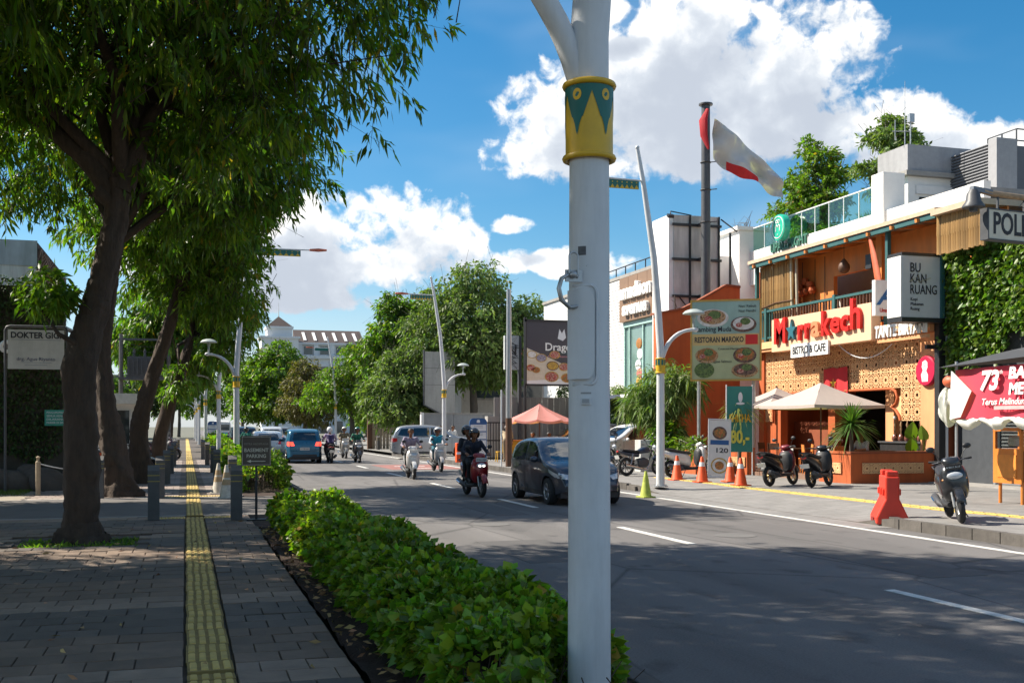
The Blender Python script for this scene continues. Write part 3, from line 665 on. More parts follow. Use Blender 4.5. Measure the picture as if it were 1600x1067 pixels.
tree('street_tree', 'tree outside the left edge of the frame shading the near pavement', (-8.2, 14.2, .1),
     [(0, 0, 0), (.05, 0, 1.5), (.1, .1, 3), (.2, .1, 4.6)], [.33, .28, .25, .2],
     [(0, 0, 7.4, 3.0, 2.2), (2.2, .3, 7.3, 2.2, 2.0), (-2, 0, 7, 2.2, 1.6), (.5, -2.4, 7.4, 2.4, 2.2), (.3, 2.0, 7, 2.2, 1.9), (0, 0, 9.2, 2.8, 1.6), (1.8, -2, 5.6, 2, 1.2)], 2400, 14, .22, .26, .3, M_lf1, 12, .5, .6, nb=12)
tree('street_tree', 'unseen tree added left of the frame to shade the pavement before the driveway', (-6.6, 21.0, .1),  # added out of view so that its crown shades the pavement
     [(0, 0, 0), (.05, 0, 1.5), (.1, .1, 2.6), (.1, .1, 3.6)], [.26, .22, .2, .16],
     [(0, 0, 6.4, 2.3, 2.0), (.8, -1.0, 6.2, 1.8, 1.6), (-.8, 1.0, 6.4, 2, 1.6), (.5, 1.2, 7.4, 1.8, 1.4), (.6, .2, 4.6, 1.6, 1.0)], 1700, 14, .2, .24, .36, M_lf2, 13, .4, .4, nb=10)
tree('street_tree', 'unseen tree added left of the frame to shade the driveway', (-7.2, 25.3, .1),  # added unseen, only its shade reaches the driveway
     [(0, 0, 0), (.05, 0, 1.5), (.1, .1, 2.6), (.1, .1, 3.6)], [.24, .2, .18, .15],
     [(0, 0, 6.4, 2.1, 1.9), (.7, -.8, 6.2, 1.6, 1.5), (-.8, .8, 6.4, 1.8, 1.5), (.4, 1.0, 7.3, 1.6, 1.3)], 1300, 13, .2, .24, .34, M_lf2, 14, .4, .4, nb=10)
# ---- clipped hedges
def hedge(label, x0, x1, y0, y1, h, n, leaf, seed, z0=.12, m=None, name='hedge', keep=None):
    t = thing(name, label, 'hedge', ((x0+x1)/2, y0, z0), 0, 'hedges along the kerbs'); rng = np.random.default_rng(seed); cx = (x0+x1)/2; w = (x1-x0)/2; ln = y1-y0
    v = rng.uniform(0, ln, n); s = rng.random(n)
    top = rng.random(n) < .62; u = np.where(top, rng.uniform(-1, 1, n), np.sign(rng.uniform(-1, 1, n))*(1-.25*rng.random(n)**2))
    hn = h*(1+.2*np.sin(v*2.3+seed)*np.sin(u*3+v)+.16*np.sin(v*6.1+u*4)+.12*np.sin(v*13+u*9))
    edge = 1-.35*np.clip(np.abs(u)-.55, 0, 1)/.45
    z = np.where(top, hn*edge*(1-.16*rng.random(n)**1.5), hn*edge*rng.random(n)**.8)
    endf = np.clip(np.minimum(v, ln-v)/.35, .35, 1); z = z*np.where(top, endf**.4, 1)
    wv = w*(1+.14*np.sin(v*3.1+seed*2)+.07*np.sin(v*9.3))
    P = np.stack([u*wv*(.75+.25*np.clip(z/h, 0, 1)), v, np.maximum(z, .02)], 1)
    if keep is not None:
        kk = keep(P[:, 0]+cx, P[:, 1]+y0); P = P[kk]; u = u[kk]; top = top[kk]; n = len(P)
    D = np.stack([u*.7, rng.normal(0, .6, n), np.where(top, .55, .1)], 1)+rng.normal(0, .45, (n, 3))
    L = leaf*(.5+1.35*rng.random(n)**2.2); inst('foliage', leaves_mesh('foliage', P, D, L, L*.62, m or M_hedge, rng, .22, .25), t)
    sb = MB(); rnd = random.Random(seed)
    for k in range(int(ln*26)):
        x = rnd.uniform(-w*.8, w*.8); y = rnd.uniform(.05, ln-.05); hh = h*rnd.uniform(.55, .95)
        sb.tube([(x, y, -.04), (x+rnd.uniform(-.06, .06), y+rnd.uniform(-.06, .06), hh*.5), (x+rnd.uniform(-.14, .14), y+rnd.uniform(-.14, .14), hh)], [.006, .005, .003], 4, False)
    sb.build('twigs', mat('twig', (.06, .04, .025), .9, var=.2), t)['kind'] = 'stuff'
    return t
hedge('leafy green hedge in the soil bed beside the near pavement', 1.32, 2.42, 4.2, 18.1, .47, 74000, .075, 5, keep=lambda X, Y: ~((Y < 5.5) & (X/Y > .335)) & ~((Y < 6.6) & (X/Y > .41)))
hedge('bright clipped hedge behind the brown parking sign', 1.2, 2.5, 27.4, 33.2, .75, 12000, .1, 6)
hedge('bright hedge at the foot of the second lamp post', 1.2, 2.4, 37.5, 43.8, .75, 8000, .12, 7)
hedge('far hedge strip along the left kerb', 1.3, 2.5, 63, 80, .8, 5000, .2, 8)
hedge('small round clipped bush at the gate of the side street', 11.75, 12.9, 59.5, 61.4, 1.0, 2500, .14, 9)
# fallen leaves
n = 170; P = np.stack([RNG.uniform(-2.6, 1.0, n), RNG.uniform(6.4, 19.5, n), np.full(n, SW+.012)], 1)
n2 = 260; P2 = np.stack([1.12+np.abs(RNG.normal(0, .25, n2)), RNG.uniform(5.5, 17.8, n2), np.full(n2, .155)], 1)
P = np.concatenate([P[:52], P2]); n = len(P); D = np.stack([RNG.normal(0, 1, n), RNG.normal(0, 1, n), RNG.normal(.05, .12, n)], 1)
o = inst('fallen_leaves', leaves_mesh('fallen_leaves', P, D, RNG.uniform(.05, .12, n), RNG.uniform(.02, .045, n), mat('dry_leaf', (.36, .24, .10), .8, var=0, island=.5), droop=.02)); o['kind'] = 'stuff'
# ================================================================== street furniture
M_white = mat('white_steel', (.62, .63, .64), .5, var=.08, scale=3, stain=.3, bump=.15, bscale=7, chips=.75)
M_black = mat('black_steel', (.018, .018, .02), .5, var=.2, scale=8)
M_dgrey = mat('dark_grey_metal', (.06, .062, .068), .5, var=.2, scale=6)
M_green = mat('ornament_green', (.012, .13, .105), .45, var=.12, scale=10)
M_gold = mat('ornament_yellow', (.66, .40, .02), .4, var=.12, scale=8)
M_orange = mat('luminaire_orange', (.55, .12, .05), .5, var=.1)
M_galv = mat('galvanised', (.42, .43, .44), .4, .6, var=.15, scale=10)
M_wpaint = mat('white_paint', (.76, .75, .73), .7, var=.06, scale=2, stain=.12)
M_rubber = mat('rubber', (.016, .016, .017), .8, var=.2, scale=12)
M_chrome = mat('chrome', (.6, .6, .61), .15, 1, var=0)
def arc(p0, p1, p2, n=10):
    p0, p1, p2 = Vector(p0), Vector(p1), Vector(p2)
    return [(1-t)**2*p0+2*t*(1-t)*p1+t*t*p2 for t in [i/n for i in range(n+1)]]
def lamp(label, x, y, side, detail=False, upper=1.5, lean=.66, z0=SW, k=1.0):
    t = thing('street_lamp', label, 'street lamp', (x, y, z0), 0, 'white street lamps'); s = side
    b = MB(); path = [(0, 0, 0), (0, 0, 2), (s*.0, 0, 3.6), (s*.07*k, 0, 4.6), (s*.19*k, 0, 6), (s*.36*k, 0, 7.1), (s*.5*k, 0, 8), (s*lean*k, 0, 8.85)]
    b.tube(path, [.112, .106, .1, .096, .085, .075, .065, .05], 28 if detail else 14); b.ball((s*lean*k, 0, 8.86), .06)
    b.build('pole', M_white, t, smooth=50)
    f = MB(); f.lathe([(.2, 0), (.2, .025), (.115, .03)], 16)
    for i in range(4): f.cyl((.16*math.cos(i*PI/2+.7), .16*math.sin(i*PI/2+.7), .02), (.16*math.cos(i*PI/2+.7), .16*math.sin(i*PI/2+.7), .07), .014, n=6)
    f.build('base_plate', M_galv, t)
    c = MB(); n = 32 if detail else 14
    c.lathe([(.122, 2.995), (.122, 3.36)], n, cap=False); c.torus((0, 0, 2.99), .124, .016, n, 8, 'z'); c.torus((0, 0, 3.362), .124, .016, n, 8, 'z')
    co = c.build('collar', M_gold, t, smooth=50)
    if detail:
        gr = MB(); R_ = .1245
        def curved(pts, r=R_):  # polygon in (angle, z) wrapped on the collar
            nn = 6; row = []
            for i in range(len(pts)-1):
                (a0, z0_, z1_), (a1, z2_, z3_) = pts[i], pts[i+1]
                q = [(r*math.cos(a), r*math.sin(a), z) for a, z in ((a0, z0_), (a1, z2_), (a1, z3_), (a0, z1_))]
                gr.add(q, [(0, 1, 2, 3)])
        per = 2*PI/5
        for i in range(5):
            a0 = -PI/2-.25+per*i
            # green field: hanging points between rising yellow peaks
            pts = []
            for q in range(25):
                u = q/24; a = a0+per*u
                v = abs(u-.5)*2                                    # 0 at the middle of the field
                low = 3.09+.05*0 + (.0 if v < .0 else .22*v)
                if .16 < v < .34: low += .015
                low = max(low, 3.09); pts.append((a, min(low, 3.34), 3.345))
            curved(pts)
        gr.build('green_pattern', M_green, co)
        for i in range(5):
            ds = MB()
            a0 = -PI/2-.25+per*(i+.5)
            vs = [((R_+.0015)*math.cos(a0+.2*math.cos(2*PI*j/16)), (R_+.0015)*math.sin(a0+.2*math.cos(2*PI*j/16)), 3.295+.03*math.sin(2*PI*j/16)) for j in range(16)]
            ds.add(vs, [tuple(range(16))]); ds.build('yellow_disc', M_gold, co)
    else:
        gr = MB()
        for i in range(8): a = i*PI/4; gr.box((.12*math.cos(a), .12*math.sin(a), 3.26), (.02, .06, .14), (0, 0, a))
        gr.build('green_pattern', M_green, co)
    a = MB(); a.tube(arc((-s*.06, 0, 3.4), (-s*.28, 0, 4.12), (-s*.98, 0, 4.15), 14), [.06]*5+[.055]*5+[.045]*5, 14)
    a.ball((-s*1.0, 0, 4.15), .065, 10, 6, (1.5, 1, 1)); a.build('arm', M_white, t, smooth=60)
    h = MB(); h.cyl((-s*.96, 0, 4.15), (-s*.96, 0, 4.48), .03, n=8); h.lathe([(.02, 4.42), (.06, 4.46), (.06, 4.55), (.29, 4.56), (.29, 4.585), (.22, 4.65), (.1, 4.69), (0, 4.7)], 18, (-s*.96, 0, 0))
    h.build('lantern', mat('lantern_grey', (.36, .40, .38), .5, var=.1), t, smooth=40)
    u = MB(); u.tube([(s*.48*k, 0, 8.0), (s*(.55+upper), 0, 8.03)], .026, 8); ua = u.build('upper_arm', M_white, t)
    g = MB(); x0, x1 = s*.62, s*(.62+upper*.72); lo, hi = min(x0, x1), max(x0, x1); g.b2((lo, -.012, 7.78), (hi, .012, 7.99)); g.build('green_board', M_green, ua)
    if x > 8 and y < 80 or detail or y < 50:
        z = MB(); nT = 8; w = (hi-lo)/nT
        for i in range(nT):
            for yy in (-.016, .013):
                z.prism([(lo+w*i, 7.77), (lo+w*(i+1), 7.77), (lo+w*(i+.5), 7.88)], yy, yy+.003); z.prism([(lo+w*(i+.5)+.02*math.cos(q*PI/3), 7.935+.02*math.sin(q*PI/3)) for q in range(6)], yy, yy+.003)
        z.build('yellow_teeth', M_gold, ua)
    q = MB(); xx = s*(.62+upper); q.loft([[(xx-.32*s, -.07, 8.0), (xx-.32*s, .07, 8.0), (xx-.32*s, .05, 8.06), (xx-.32*s, -.05, 8.06)], [(xx, -.12, 7.99), (xx, .12, 7.99), (xx, .08, 8.09), (xx, -.08, 8.09)], [(xx+.3*s, -.09, 8.02), (xx+.3*s, .09, 8.02), (xx+.3*s, .05, 8.07), (xx+.3*s, -.05, 8.07)]])
    q.build('luminaire', M_orange, t)
    return t
near_lamp = lamp('thick white lamp post with green and yellow collar in the foreground', 1.99, 5.25, 1, True, z0=.13)
# service door, hasp and stickers of the foreground pole
def pole_details(t):
    R0 = .104; a0, a1 = -PI/2-.16-1.15, -PI/2-.16-.0
    dr = MB(); nA = 10; zz = [1.855, 1.875, 1.91, 2.25, 2.285, 2.305]; ins = [.22, .08, 0, 0, .08, .22]
    secs = [[((R0+.032)*math.cos(a), (R0+.032)*math.sin(a), z) for a in [a0+(a1-i_-a0)*k/nA for k in range(nA+1)]] for z, i_ in zip(zz, ins)]
    inner = [[((R0-.01)*math.cos(a), (R0-.01)*math.sin(a), z) for a in [a0+(a1-i_-a0)*k/nA for k in range(nA+1)]] for z, i_ in zip(zz, ins)]
    m_ = nA+1; V = [p for s_ in secs for p in s_]+[p for s_ in inner for p in s_]; o = len(secs)*m_; F = []
    for i in range(len(secs)-1):
        for k in range(nA): F.append((i*m_+k, i*m_+k+1, (i+1)*m_+k+1, (i+1)*m_+k)); 
        F.append((i*m_+nA, (i+1)*m_+nA, o+(i+1)*m_+nA, o+i*m_+nA)); F.append((i*m_, (i+1)*m_, o+(i+1)*m_, o+i*m_))
    for k in range(nA): F.append((k, k+1, o+k+1, o+k)); i = (len(secs)-1)*m_; F.append((i+k, i+k+1, o+i+k+1, o+i+k))
    dr.add(V, F); d_ = dr.build('service_door', M_white, t, smooth=40)
    rim = MB(); pts = []
    for k in range(9): q = PI/2*k/8; pts.append((a1+.16-.3*(1-math.sin(q)), 1.83+.05*(1-math.cos(q))+.0))
    loop = [(a0+.1, 1.83)]+pts+[(a1+.16, 2.26)]+[(a1+.16-.3*(1-math.cos(PI/2*k/8)), 2.28+.05*math.sin(PI/2*k/8)) for k in range(9)]+[(a0+.1, 2.33)]
    rim.tube([((R0+.006)*math.cos(a), (R0+.006)*math.sin(a), z) for a, z in loop], .008, 6); rim.build('door_rim', M_white, t, smooth=60)
    hs = MB(); cx, cy = (R0+.02)*math.cos(a0+.45), (R0+.02)*math.sin(a0+.45); ux, uy = -1, .0
    hs.tube([(cx, cy, 2.37), (cx-.04, cy, 2.385), (cx-.085, cy, 2.36), (cx-.1, cy, 2.31), (cx-.085, cy, 2.25), (cx-.04, cy, 2.215), (cx+.02, cy, 2.225)], .018, 10, flat=.6)
    hs.box((cx-.02, cy, 2.375), (.09, .012, .06)); hs.build('hasp', M_galv, t, smooth=60)
    sh = MB(); sh.tube([(cx-.05, cy-.02, 2.385), (cx-.05, cy-.02, 2.47)]+[(cx-.0275-.0225*math.cos(PI*k/8), cy-.02, 2.47+.0225*math.sin(PI*k/8)) for k in range(1, 8)]+[(cx-.005, cy-.02, 2.47), (cx-.005, cy-.02, 2.385)], .006, 8)
    sh.ball((cx-.028, cy-.02, 2.38), .02, 10, 6); sh.build('shackle', M_galv, t, smooth=60)
    bx = MB(); a = a1-.35; R1 = .108
    rot = (0, 0, a+PI/2); bx.box(((R1+.004)*math.cos(a), (R1+.004)*math.sin(a), 1.745), (.05, .02, .035), rot); bx.build('small_box', M_white, t)
    st = MB(); st.box(((R1+.0165)*math.cos(a), (R1+.0165)*math.sin(a), 1.745), (.035, .003, .02), rot); st.build('box_plate', mat('plate_grey', (.35, .36, .37), .5), t)
    tp = MB()
    for i in range(7):
        aa = a-.22+.07*i; tp.box(((R1-.0005)*math.cos(aa), (R1-.0005)*math.sin(aa), 1.785), (.0085, .002, .008), (0, 0, aa+PI/2))
    tp.build('tape_strip', mat('tape', (.3, .3, .3), .7, var=.2), t)
    s2 = MB(); aa = a-.2
    for k in range(4): q = aa-.16+.1*k; s2.box(((.1045)*math.cos(q), (.1045)*math.sin(q), 2.505), (.0108, .003, .045), (0, 0, q+PI/2))
    s2.build('grey_sticker', mat('sticker_grey', (.09, .09, .095), .6, var=.4, scale=60), t)
pole_details(near_lamp)
lamp('white lamp post rising behind the brown parking sign', 1.75, 40.3, 1, upper=2.3)
lamp('white lamp post second behind the parking sign on the left kerb', 1.62, 57.5, 1)
lamp('white lamp post third in the left row, beside the far sidewalk', 1.3, 77, 1)
for i, y in enumerate((96, 116, 138)): lamp(['distant lamp post fourth in the left row', 'distant lamp post fifth in the left row', 'most distant lamp post of the left row'][i], 1.1, y, 1)
lamp('leaning white lamp post beside the yellow cone in front of the restaurant', 11.97, 26.3, -1)
lamp('curved white lamp post in front of the parked silver car', 12.2, 52.3, -1)
lamp('curved white lamp post farther off at the flat crowned tree', 11.9, 90.5, -1)
lamp('far lamp post on the right kerb beyond the round trees', 12.6, 150, -1)

M_boll = mat('bollard_concrete', (.105, .10, .098), .85, var=.22, scale=7, bump=.2)
bo = None
bl = [(-.52, 19.45, 'bollard left of the tactile strip at the near edge of the driveway'), (.83, 19.1, 'bollard right of the tactile strip at the near edge of the driveway'), (-.54, 25.3, 'bollard left of the strip at the far edge of the driveway'),
      (1.02, 25.5, 'bollard right of the strip at the far edge of the driveway'), (-1.83, 25.7, 'bollard between the big trunk and the tree behind it'), (-.5, 31.5, 'third bollard of the left bollard row'), (-.47, 38, 'fourth bollard of the left bollard row'), (.86, 32.2, 'third bollard of the right bollard row'),
      (.9, 38.5, 'fourth bollard of the right bollard row'), (-.45, 45, 'fifth bollard of the left bollard row'), (.85, 46, 'fifth bollard of the right bollard row'), (-.45, 53, 'sixth bollard of the left bollard row'), (.8, 54, 'sixth bollard of the right bollard row'), (-.4, 62, 'last bollard of the left bollard row'),
      (11.9, 47.2, 'bollard beside the orange box by the bus stop sign'), (12.1, 64.5, 'dark bollard right of the side street gate'), (12.3, 72, 'dark bollard left of the side street gate')]
for i, (x, y, lb) in enumerate(bl):
    if bo is None:
        bo = thing('bollard', lb, 'bollard', (x, y, SW), .03, 'concrete bollards')
        b = MB(); b.box((0, 0, .42), (.19, .19, .84)); b.add([(-.095, -.095, .84), (.095, -.095, .84), (.095, .095, .93), (-.095, .095, .93), (-.095, .095, .84), (.095, .095, .84)], [(0, 1, 2, 3), (0, 3, 4), (1, 5, 2), (4, 3, 2, 5)]); b.build('post', M_boll, bo, bevel=.006)
        for z in (.66, .76): MB().box((0, 0, z), (.196, .196, .012)).build('yellow_band', mat('band_yellow', (.42, .32, .06), .7, var=.2), bo)
    else: dup(bo, (x, y, SW), random.uniform(-.05, .05), lb, 'concrete bollards')

# parking sign
t = thing('parking_sign', 'brown basement parking sign with arrow beside the hedge end', 'sign', (1.15, 18.95, SW), RAD(-2))
b = MB(); b.b2((-.02, -.02, 0), (.02, .02, .92)); b.b2((-.16, -.12, 0), (.16, .12, .02)); b.build('post', M_black, t)
Mbr = mat('sign_brown', (.085, .06, .045), .5, var=.1); Mcr = mat('sign_cream', (.62, .56, .46), .6)
p = MB().b2((-.245, -.03, .92), (.245, .03, 1.43)).build('panel', Mbr, t, bevel=.004)
fr = MB()
for (x0, x1, z0, z1) in ((-.232, .232, 1.408, 1.414), (-.232, .232, .936, .942), (-.232, -.226, .942, 1.408), (.226, .232, .942, 1.408)): fr.b2((x0, -.034, z0), (x1, -.029, z1))
fr.build('border', Mcr, p)
text('MITRA HADIPRANA', .05, mat('sign_dim', (.35, .3, .24), .6), p, (0, -.033, 1.29), width=.40); text('BASEMENT', .085, Mcr, p, (0, -.033, 1.185), width=.40, bold=.0015); text('PARKING', .085, Mcr, p, (0, -.033, 1.085), width=.32, bold=.0015)
ar = MB(); ar.prism([(-.16, 1.0), (-.09, 1.025), (-.09, 1.006), (.15, 1.006), (.15, .994), (-.09, .994), (-.09, .975)], -.035, -.029); ar.build('arrow', Mcr, p)

# traffic cones
def cone(label, x, y, z, h, r, body, band, base=True, rz=0, nb=1, group='traffic cones'):
    t = thing('traffic_cone', label, 'traffic cone', (x, y, z), rz, group)
    b = MB(); b.lathe([(r, .03), (r*.93, .05), (r*.22, h-.02), (r*.16, h)], 18); b.build('body', body, t, smooth=50)
    if base: MB().box((0, 0, .016), (r*2.35, r*2.35, .032)).build('base', body, t, bevel=.008)
    for i in range(nb):
        z0, z1 = h*(.62-.22*i), h*(.78-.22*i); f = lambda zz: r*.93+(r*.22-r*.93)*(zz-.05)/(h-.07)
        b = MB(); b.lathe([(f(z0)+.003, z0), (f(z1)+.003, z1)], 18, cap=False); b.build('reflective_band', band, t, smooth=50)
    return t
M_cwhite = mat('cone_dirty_white', (.50, .46, .39), .8, var=.3, scale=9); M_ctan = mat('cone_tan', (.36, .26, .15), .8, var=.25, scale=9)
M_corange = mat('cone_orange', (.70, .085, .012), .55, var=.12, scale=8); M_clime = mat('cone_lime', (.40, .46, .07), .7, var=.25, scale=9); M_refl = mat('reflective_white', (.7, .7, .7), .5, var=.15)
cone('dirty pale cone leaning left of its twin beside the hedge', .74, 26.5, SW, .72, .16, M_cwhite, M_ctan, nb=2); cone('dirty pale cone nearest the bollard beside the hedge', .87, 24.95, SW-.006, .74, .16, M_cwhite, M_ctan, nb=2)
cone('tall lime green cone on the road edge below the lamp post', 10.76, 24.5, .002, .64, .15, M_clime, M_clime, True, .2)
cone('orange cone nearest the lamp post by the white scooter', 13.79, 29.14, .16, .72, .18, M_corange, M_refl); cone('orange cone second from the lamp post by the white scooter', 13.86, 27.67, .17, .72, .18, M_corange, M_refl)
cone('orange cone directly below the menu stand, behind another', 14.7, 27.6, .17, .7, .17, M_corange, M_refl); cone('orange cone nearest the two parked black scooters', 14.13, 25.95, .16, .74, .18, M_corange, M_refl)

# bus stop signs
M_bblue = mat('bus_blue', (.015, .08, .24), .4, var=.08); M_panel = mat('panel_white', (.66, .68, .70), .5, var=.05)
def busstop(label, x, y, k=1.0):
    t = thing('bus_stop_sign', label, 'sign', (x, y, .16), RAD(-4), 'blue bus stop signs')
    pts = [(-.38, .1), (.38, .1), (.38, 1.72)]+[(.38-.2*(1-math.cos(a*PI/12)), 1.72+.2*math.sin(a*PI/12)) for a in range(1, 7)]+[(-.38+.2*(1-math.cos(a*PI/12)), 1.72+.2*math.sin(a*PI/12)) for a in range(6, -1, -1)]
    MB().prism(pts, -.04, .04).build('board', M_bblue, t); b = MB(); b.b2((-.4, -.1, 0), (.4, .1, .1)); b.build('foot', M_dgrey, t)
    for z0, z1 in ((1.36, 1.64), (1.02, 1.31), (.68, .97), (.34, .63)):
        q = MB().b2((-.34, -.047, z0), (.34, -.038, z1)).build('route_panel', M_panel, t)
        for zz in (z1-.07, z1-.14): MB().b2((-.2, -.05, zz), (.2, -.046, zz+.02)).build('print_line', mat('print_grey', (.25, .27, .3), .6), q)
    r = MB(); r.prism([(-.07, 1.72), (.07, 1.72), (.07, 1.8), (.04, 1.85), (-.04, 1.85), (-.07, 1.8)], -.047, -.039); r.build('bus_symbol', M_panel, t)
    return t
busstop('blue topped bus stop board at the far left kerb', 1.95, 84); busstop('blue topped bus stop board beside the black gate', 12.15, 45.6)

# ================================================================== left edge of the street
M_ivyw = mat('mossy_wall', (.06, .052, .04), .95, var=.4, scale=1.5, bump=.5)
t = thing('ivy_wall', 'tall wall covered in dark ivy at the left edge', 'wall', (-8, 30, 0))
MB().b2((-7, 0, -.05), (5.0, .5, 5.3)).build('masonry', M_ivyw, t)
n = 15000; P = np.stack([RNG.uniform(-2, 5.05, n), np.full(n, -.02)-np.abs(RNG.normal(0, .07, n)), 5.45-4.5*RNG.random(n)**1.0], 1); P[:, 2] += .15*np.sin(P[:, 0]*4)
D = np.stack([RNG.normal(0, .5, n), np.full(n, -.5), RNG.normal(-.3, .5, n)], 1)
inst('ivy', leaves_mesh('ivy', P, D, RNG.uniform(.06, .12, n), RNG.uniform(.05, .09, n), mat('ivy_leaf', (.035, .07, .015), .6, var=0, island=.45, transl=.25)), t)
b = MB()
for k in range(26):
    x = -2+7.0*random.random(); b.ball((x, -.35-random.random()*.5, .2+.25*random.random()), .35, 8, 6, (1.4, .8, .9), (0, random.random(), 0))
b.build('rocks', mat('rock', (.085, .07, .06), .95, var=.3, scale=3, bump=.6, bscale=20), t, smooth=60)['kind'] = 'stuff'
t = thing('hanging_sign', 'white dentist sign hanging in a bent pipe frame at the left edge', 'sign', (-4.1, 28.6, 0))
b = MB(); b.tube([(-.06, 0, .1), (-.06, 0, 4.05), (-.02, 0, 4.13), (.05, 0, 4.15), (1.24, 0, 4.15), (1.29, 0, 4.13), (1.32, 0, 4.05), (1.32, 0, 3.35)], .032, 8); b.build('frame', M_dgrey, t, smooth=50)
p = MB().b2((0, -.04, 3.12), (1.26, .04, 4.07)).build('panel', mat('aged_white_panel', (.55, .53, .49), .7, var=.12, scale=3, stain=.25), t)
Mink = mat('ink_dark', (.03, .03, .035), .7); text('DOKTER GIGI', .2, Mink, p, (.63, -.043, 3.93), width=1.12, bold=.006); text('drg. Agus Riyanto', .12, mat('ink_blue', (.1, .1, .16), .7), p, (.63, -.043, 3.36), width=.86)
for zz, w in ((3.82, 1.1), (3.27, .7), (3.21, .5)): MB().b2((.63-w/2, -.045, zz), (.63+w/2, -.039, zz+.012)).build('print_line', mat('print_grey', (.25, .27, .3), .6), p)
t = thing('notice_board', 'small green notice half hidden by the big trunk', 'sign', (-3.25, 29.72, 1.95)); MB().b2((-.16, -.02, -.2), (.36, .02, .2)).build('board', mat('notice_green', (.03, .26, .2), .6, var=.08), t)
for i, s_ in enumerate(('PENGUMUMAN', 'SEMUA KEND.', 'DILARANG', 'PARKIR DI SINI')): text(s_, .075, M_panel, t, (.1, -.024, .13-.085*i), width=.42)
t = thing('wall_lamp', 'round white lamp on top of the ivy wall', 'lamp', (-4.28, 29.6, 3.72)); b = MB(); b.torus((0, 0, 0), .12, .05, 18, 8, 'y'); b.build('ring', M_panel, t, smooth=60); MB().ball((0, .03, 0), .07, 10, 6).build('lens', M_dgrey, t, smooth=True); MB().box((0, .2, 0), (.04, .35, .04)).build('bracket', M_dgrey, t)
t = thing('rope_post', 'thin wooden post with a white rope on the grass verge', 'post', (-3.25, 27.1, .1)); b = MB(); b.lathe([(.055, 0), (.055, .82), (.03, .84), (.03, .88), (.05, .93), (0, .96)], 10); b.build('post', mat('pale_wood', (.36, .28, .19), .8, var=.2, scale=8), t, smooth=40)
MB().tube(arc((.03, 0, .78), (.7, .6, .5), (1.3, 1.0, .7)), .012, 6).build('rope', M_panel, t)
# concrete building with perforated side
t = thing('concrete_building', 'weathered grey concrete building with a perforated brown side screen', 'building', (-4.1, 34, 0))
M_weath = mat('weathered_concrete', (.78, .77, .74), .9, var=.14, scale=1.2, stain=.5, bump=.1)
for i in range(6): MB().b2((-1.42*(i+1)+.015, 0, -.05), (-1.42*i-.015, .3, 6.35)).build('concrete_panel', M_weath, t)
MB().b2((-9, .05, 0), (-.02, 8.2, 7.0)).build('core', mat('core_grey', (.12, .12, .12), .9), t); MB().b2((-9, -.02, 6.35), (.0, .06, 7.08)).build('fascia', mat('blue_grey_fascia', (.50, .54, .57), .8, var=.2, scale=1.5, stain=.3), t)  # core in one even dark grey
sc = MB(); me = MB().box((0, 0, 0), (.05, .16, .26), (0, .35, 0)).mesh('screen_tile', mat('screen_brown', (.20, .13, .12), .7, var=.2, objrand=.4))
so_ = MB().b2((-.02, 0, 3.2), (.02, 6.6, 7.02)).build('side_screen', mat('screen_dark', (.10, .055, .05), .8, var=.3, scale=6), t)
for j in range(13):
    for i in range(20): inst('screen_tile', me, so_, (.045, .2+.33*i+(.16 if j % 2 else 0), 3.4+.28*j), (0, random.uniform(-.4, .4), 0))
MB().b2((-2.9, -.9, 4.5), (.6, -.82, 4.72)).build('cornice', mat('cornice_grey', (.3, .31, .32), .8, var=.1), t)
sh = MB()
for i in range(7): sh.tube([(.0, .1+.4*i, 5.0), (1.1, .1+.4*i, 4.45)], .03, 6)
sh.build('awning_frame', M_white, t)
# guardhouse, transformer, workers' corner
t = thing('guardhouse', 'small white guardhouse with flat roof between the left tree trunks', 'building', (-3.3, 45, 0))
MB().b2((-1.5, 0, 0), (1.6, 3, 2.6)).build('wall', M_wpaint, t); MB().b2((-1.7, -.35, 2.6), (1.75, 3.2, 3.0)).build('roof', mat('roof_white', (.62, .62, .6), .7, stain=.15), t)
w = MB().b2((.35, -.03, 1.05), (1.2, .02, 2.35)).build('window', glass('dark_glass'), t)
f = MB()
for a in ((.3, .35, 1.0, 2.4), (1.2, 1.25, 1.0, 2.4), (.35, 1.2, 2.35, 2.4), (.35, 1.2, 1.0, 1.05)): f.b2((a[0], -.05, a[2]), (a[1], .0, a[3]))
f.build('frame', M_white, w); MB().b2((-1.0, -.03, 0), (-.3, .02, 2.0)).build('door', mat('blue_door', (.2, .3, .4), .6), t)
t = thing('transformer', 'dark electricity transformer on a twin pole platform', 'transformer', (-3.0, 56, 0))
for x in (0, 2.2): MB().cyl((x, 0, 0), (x, 0, 6.2 if x == 0 else 5.6), .12, .09, 10).build('pole', M_concd, t)
b = MB(); b.b2((.3, -.45, 4.1), (1.9, .45, 5.1))
for i in range(8): b.b2((.35+.2*i, -.55, 4.2), (.4+.2*i, -.45, 5.0))
b.build('tank', M_dgrey, t)
for i in range(3): MB().lathe([(.05, 0), (.08, .08), (.05, .16), (.08, .24), (.03, .4)], 8, (.6+.5*i, 0, 5.1)).build('bushing', M_concd, t, smooth=50)
MB().b2((-.1, -.5, 3.98), (2.3, .5, 4.1)).build('platform', M_dgrey, t)
for z in (5.9, 3.1): MB().b2((-.1, -.08, z), (2.3, .08, z+.1)).build('cross_beam', M_dgrey, t)
b = MB()
for i in range(4): b.tube(arc((-.1, 0, 5.9-.1*i), (1.0, -.3, 5.4-.3*i), (2.2, 0, 5.7-.3*i)), .015, 5)
b.build('cable', M_black, t)
t = thing('road_barrier', 'red and white striped barrier behind the big trunk', 'barrier', (-2.15, 30.2, .15))
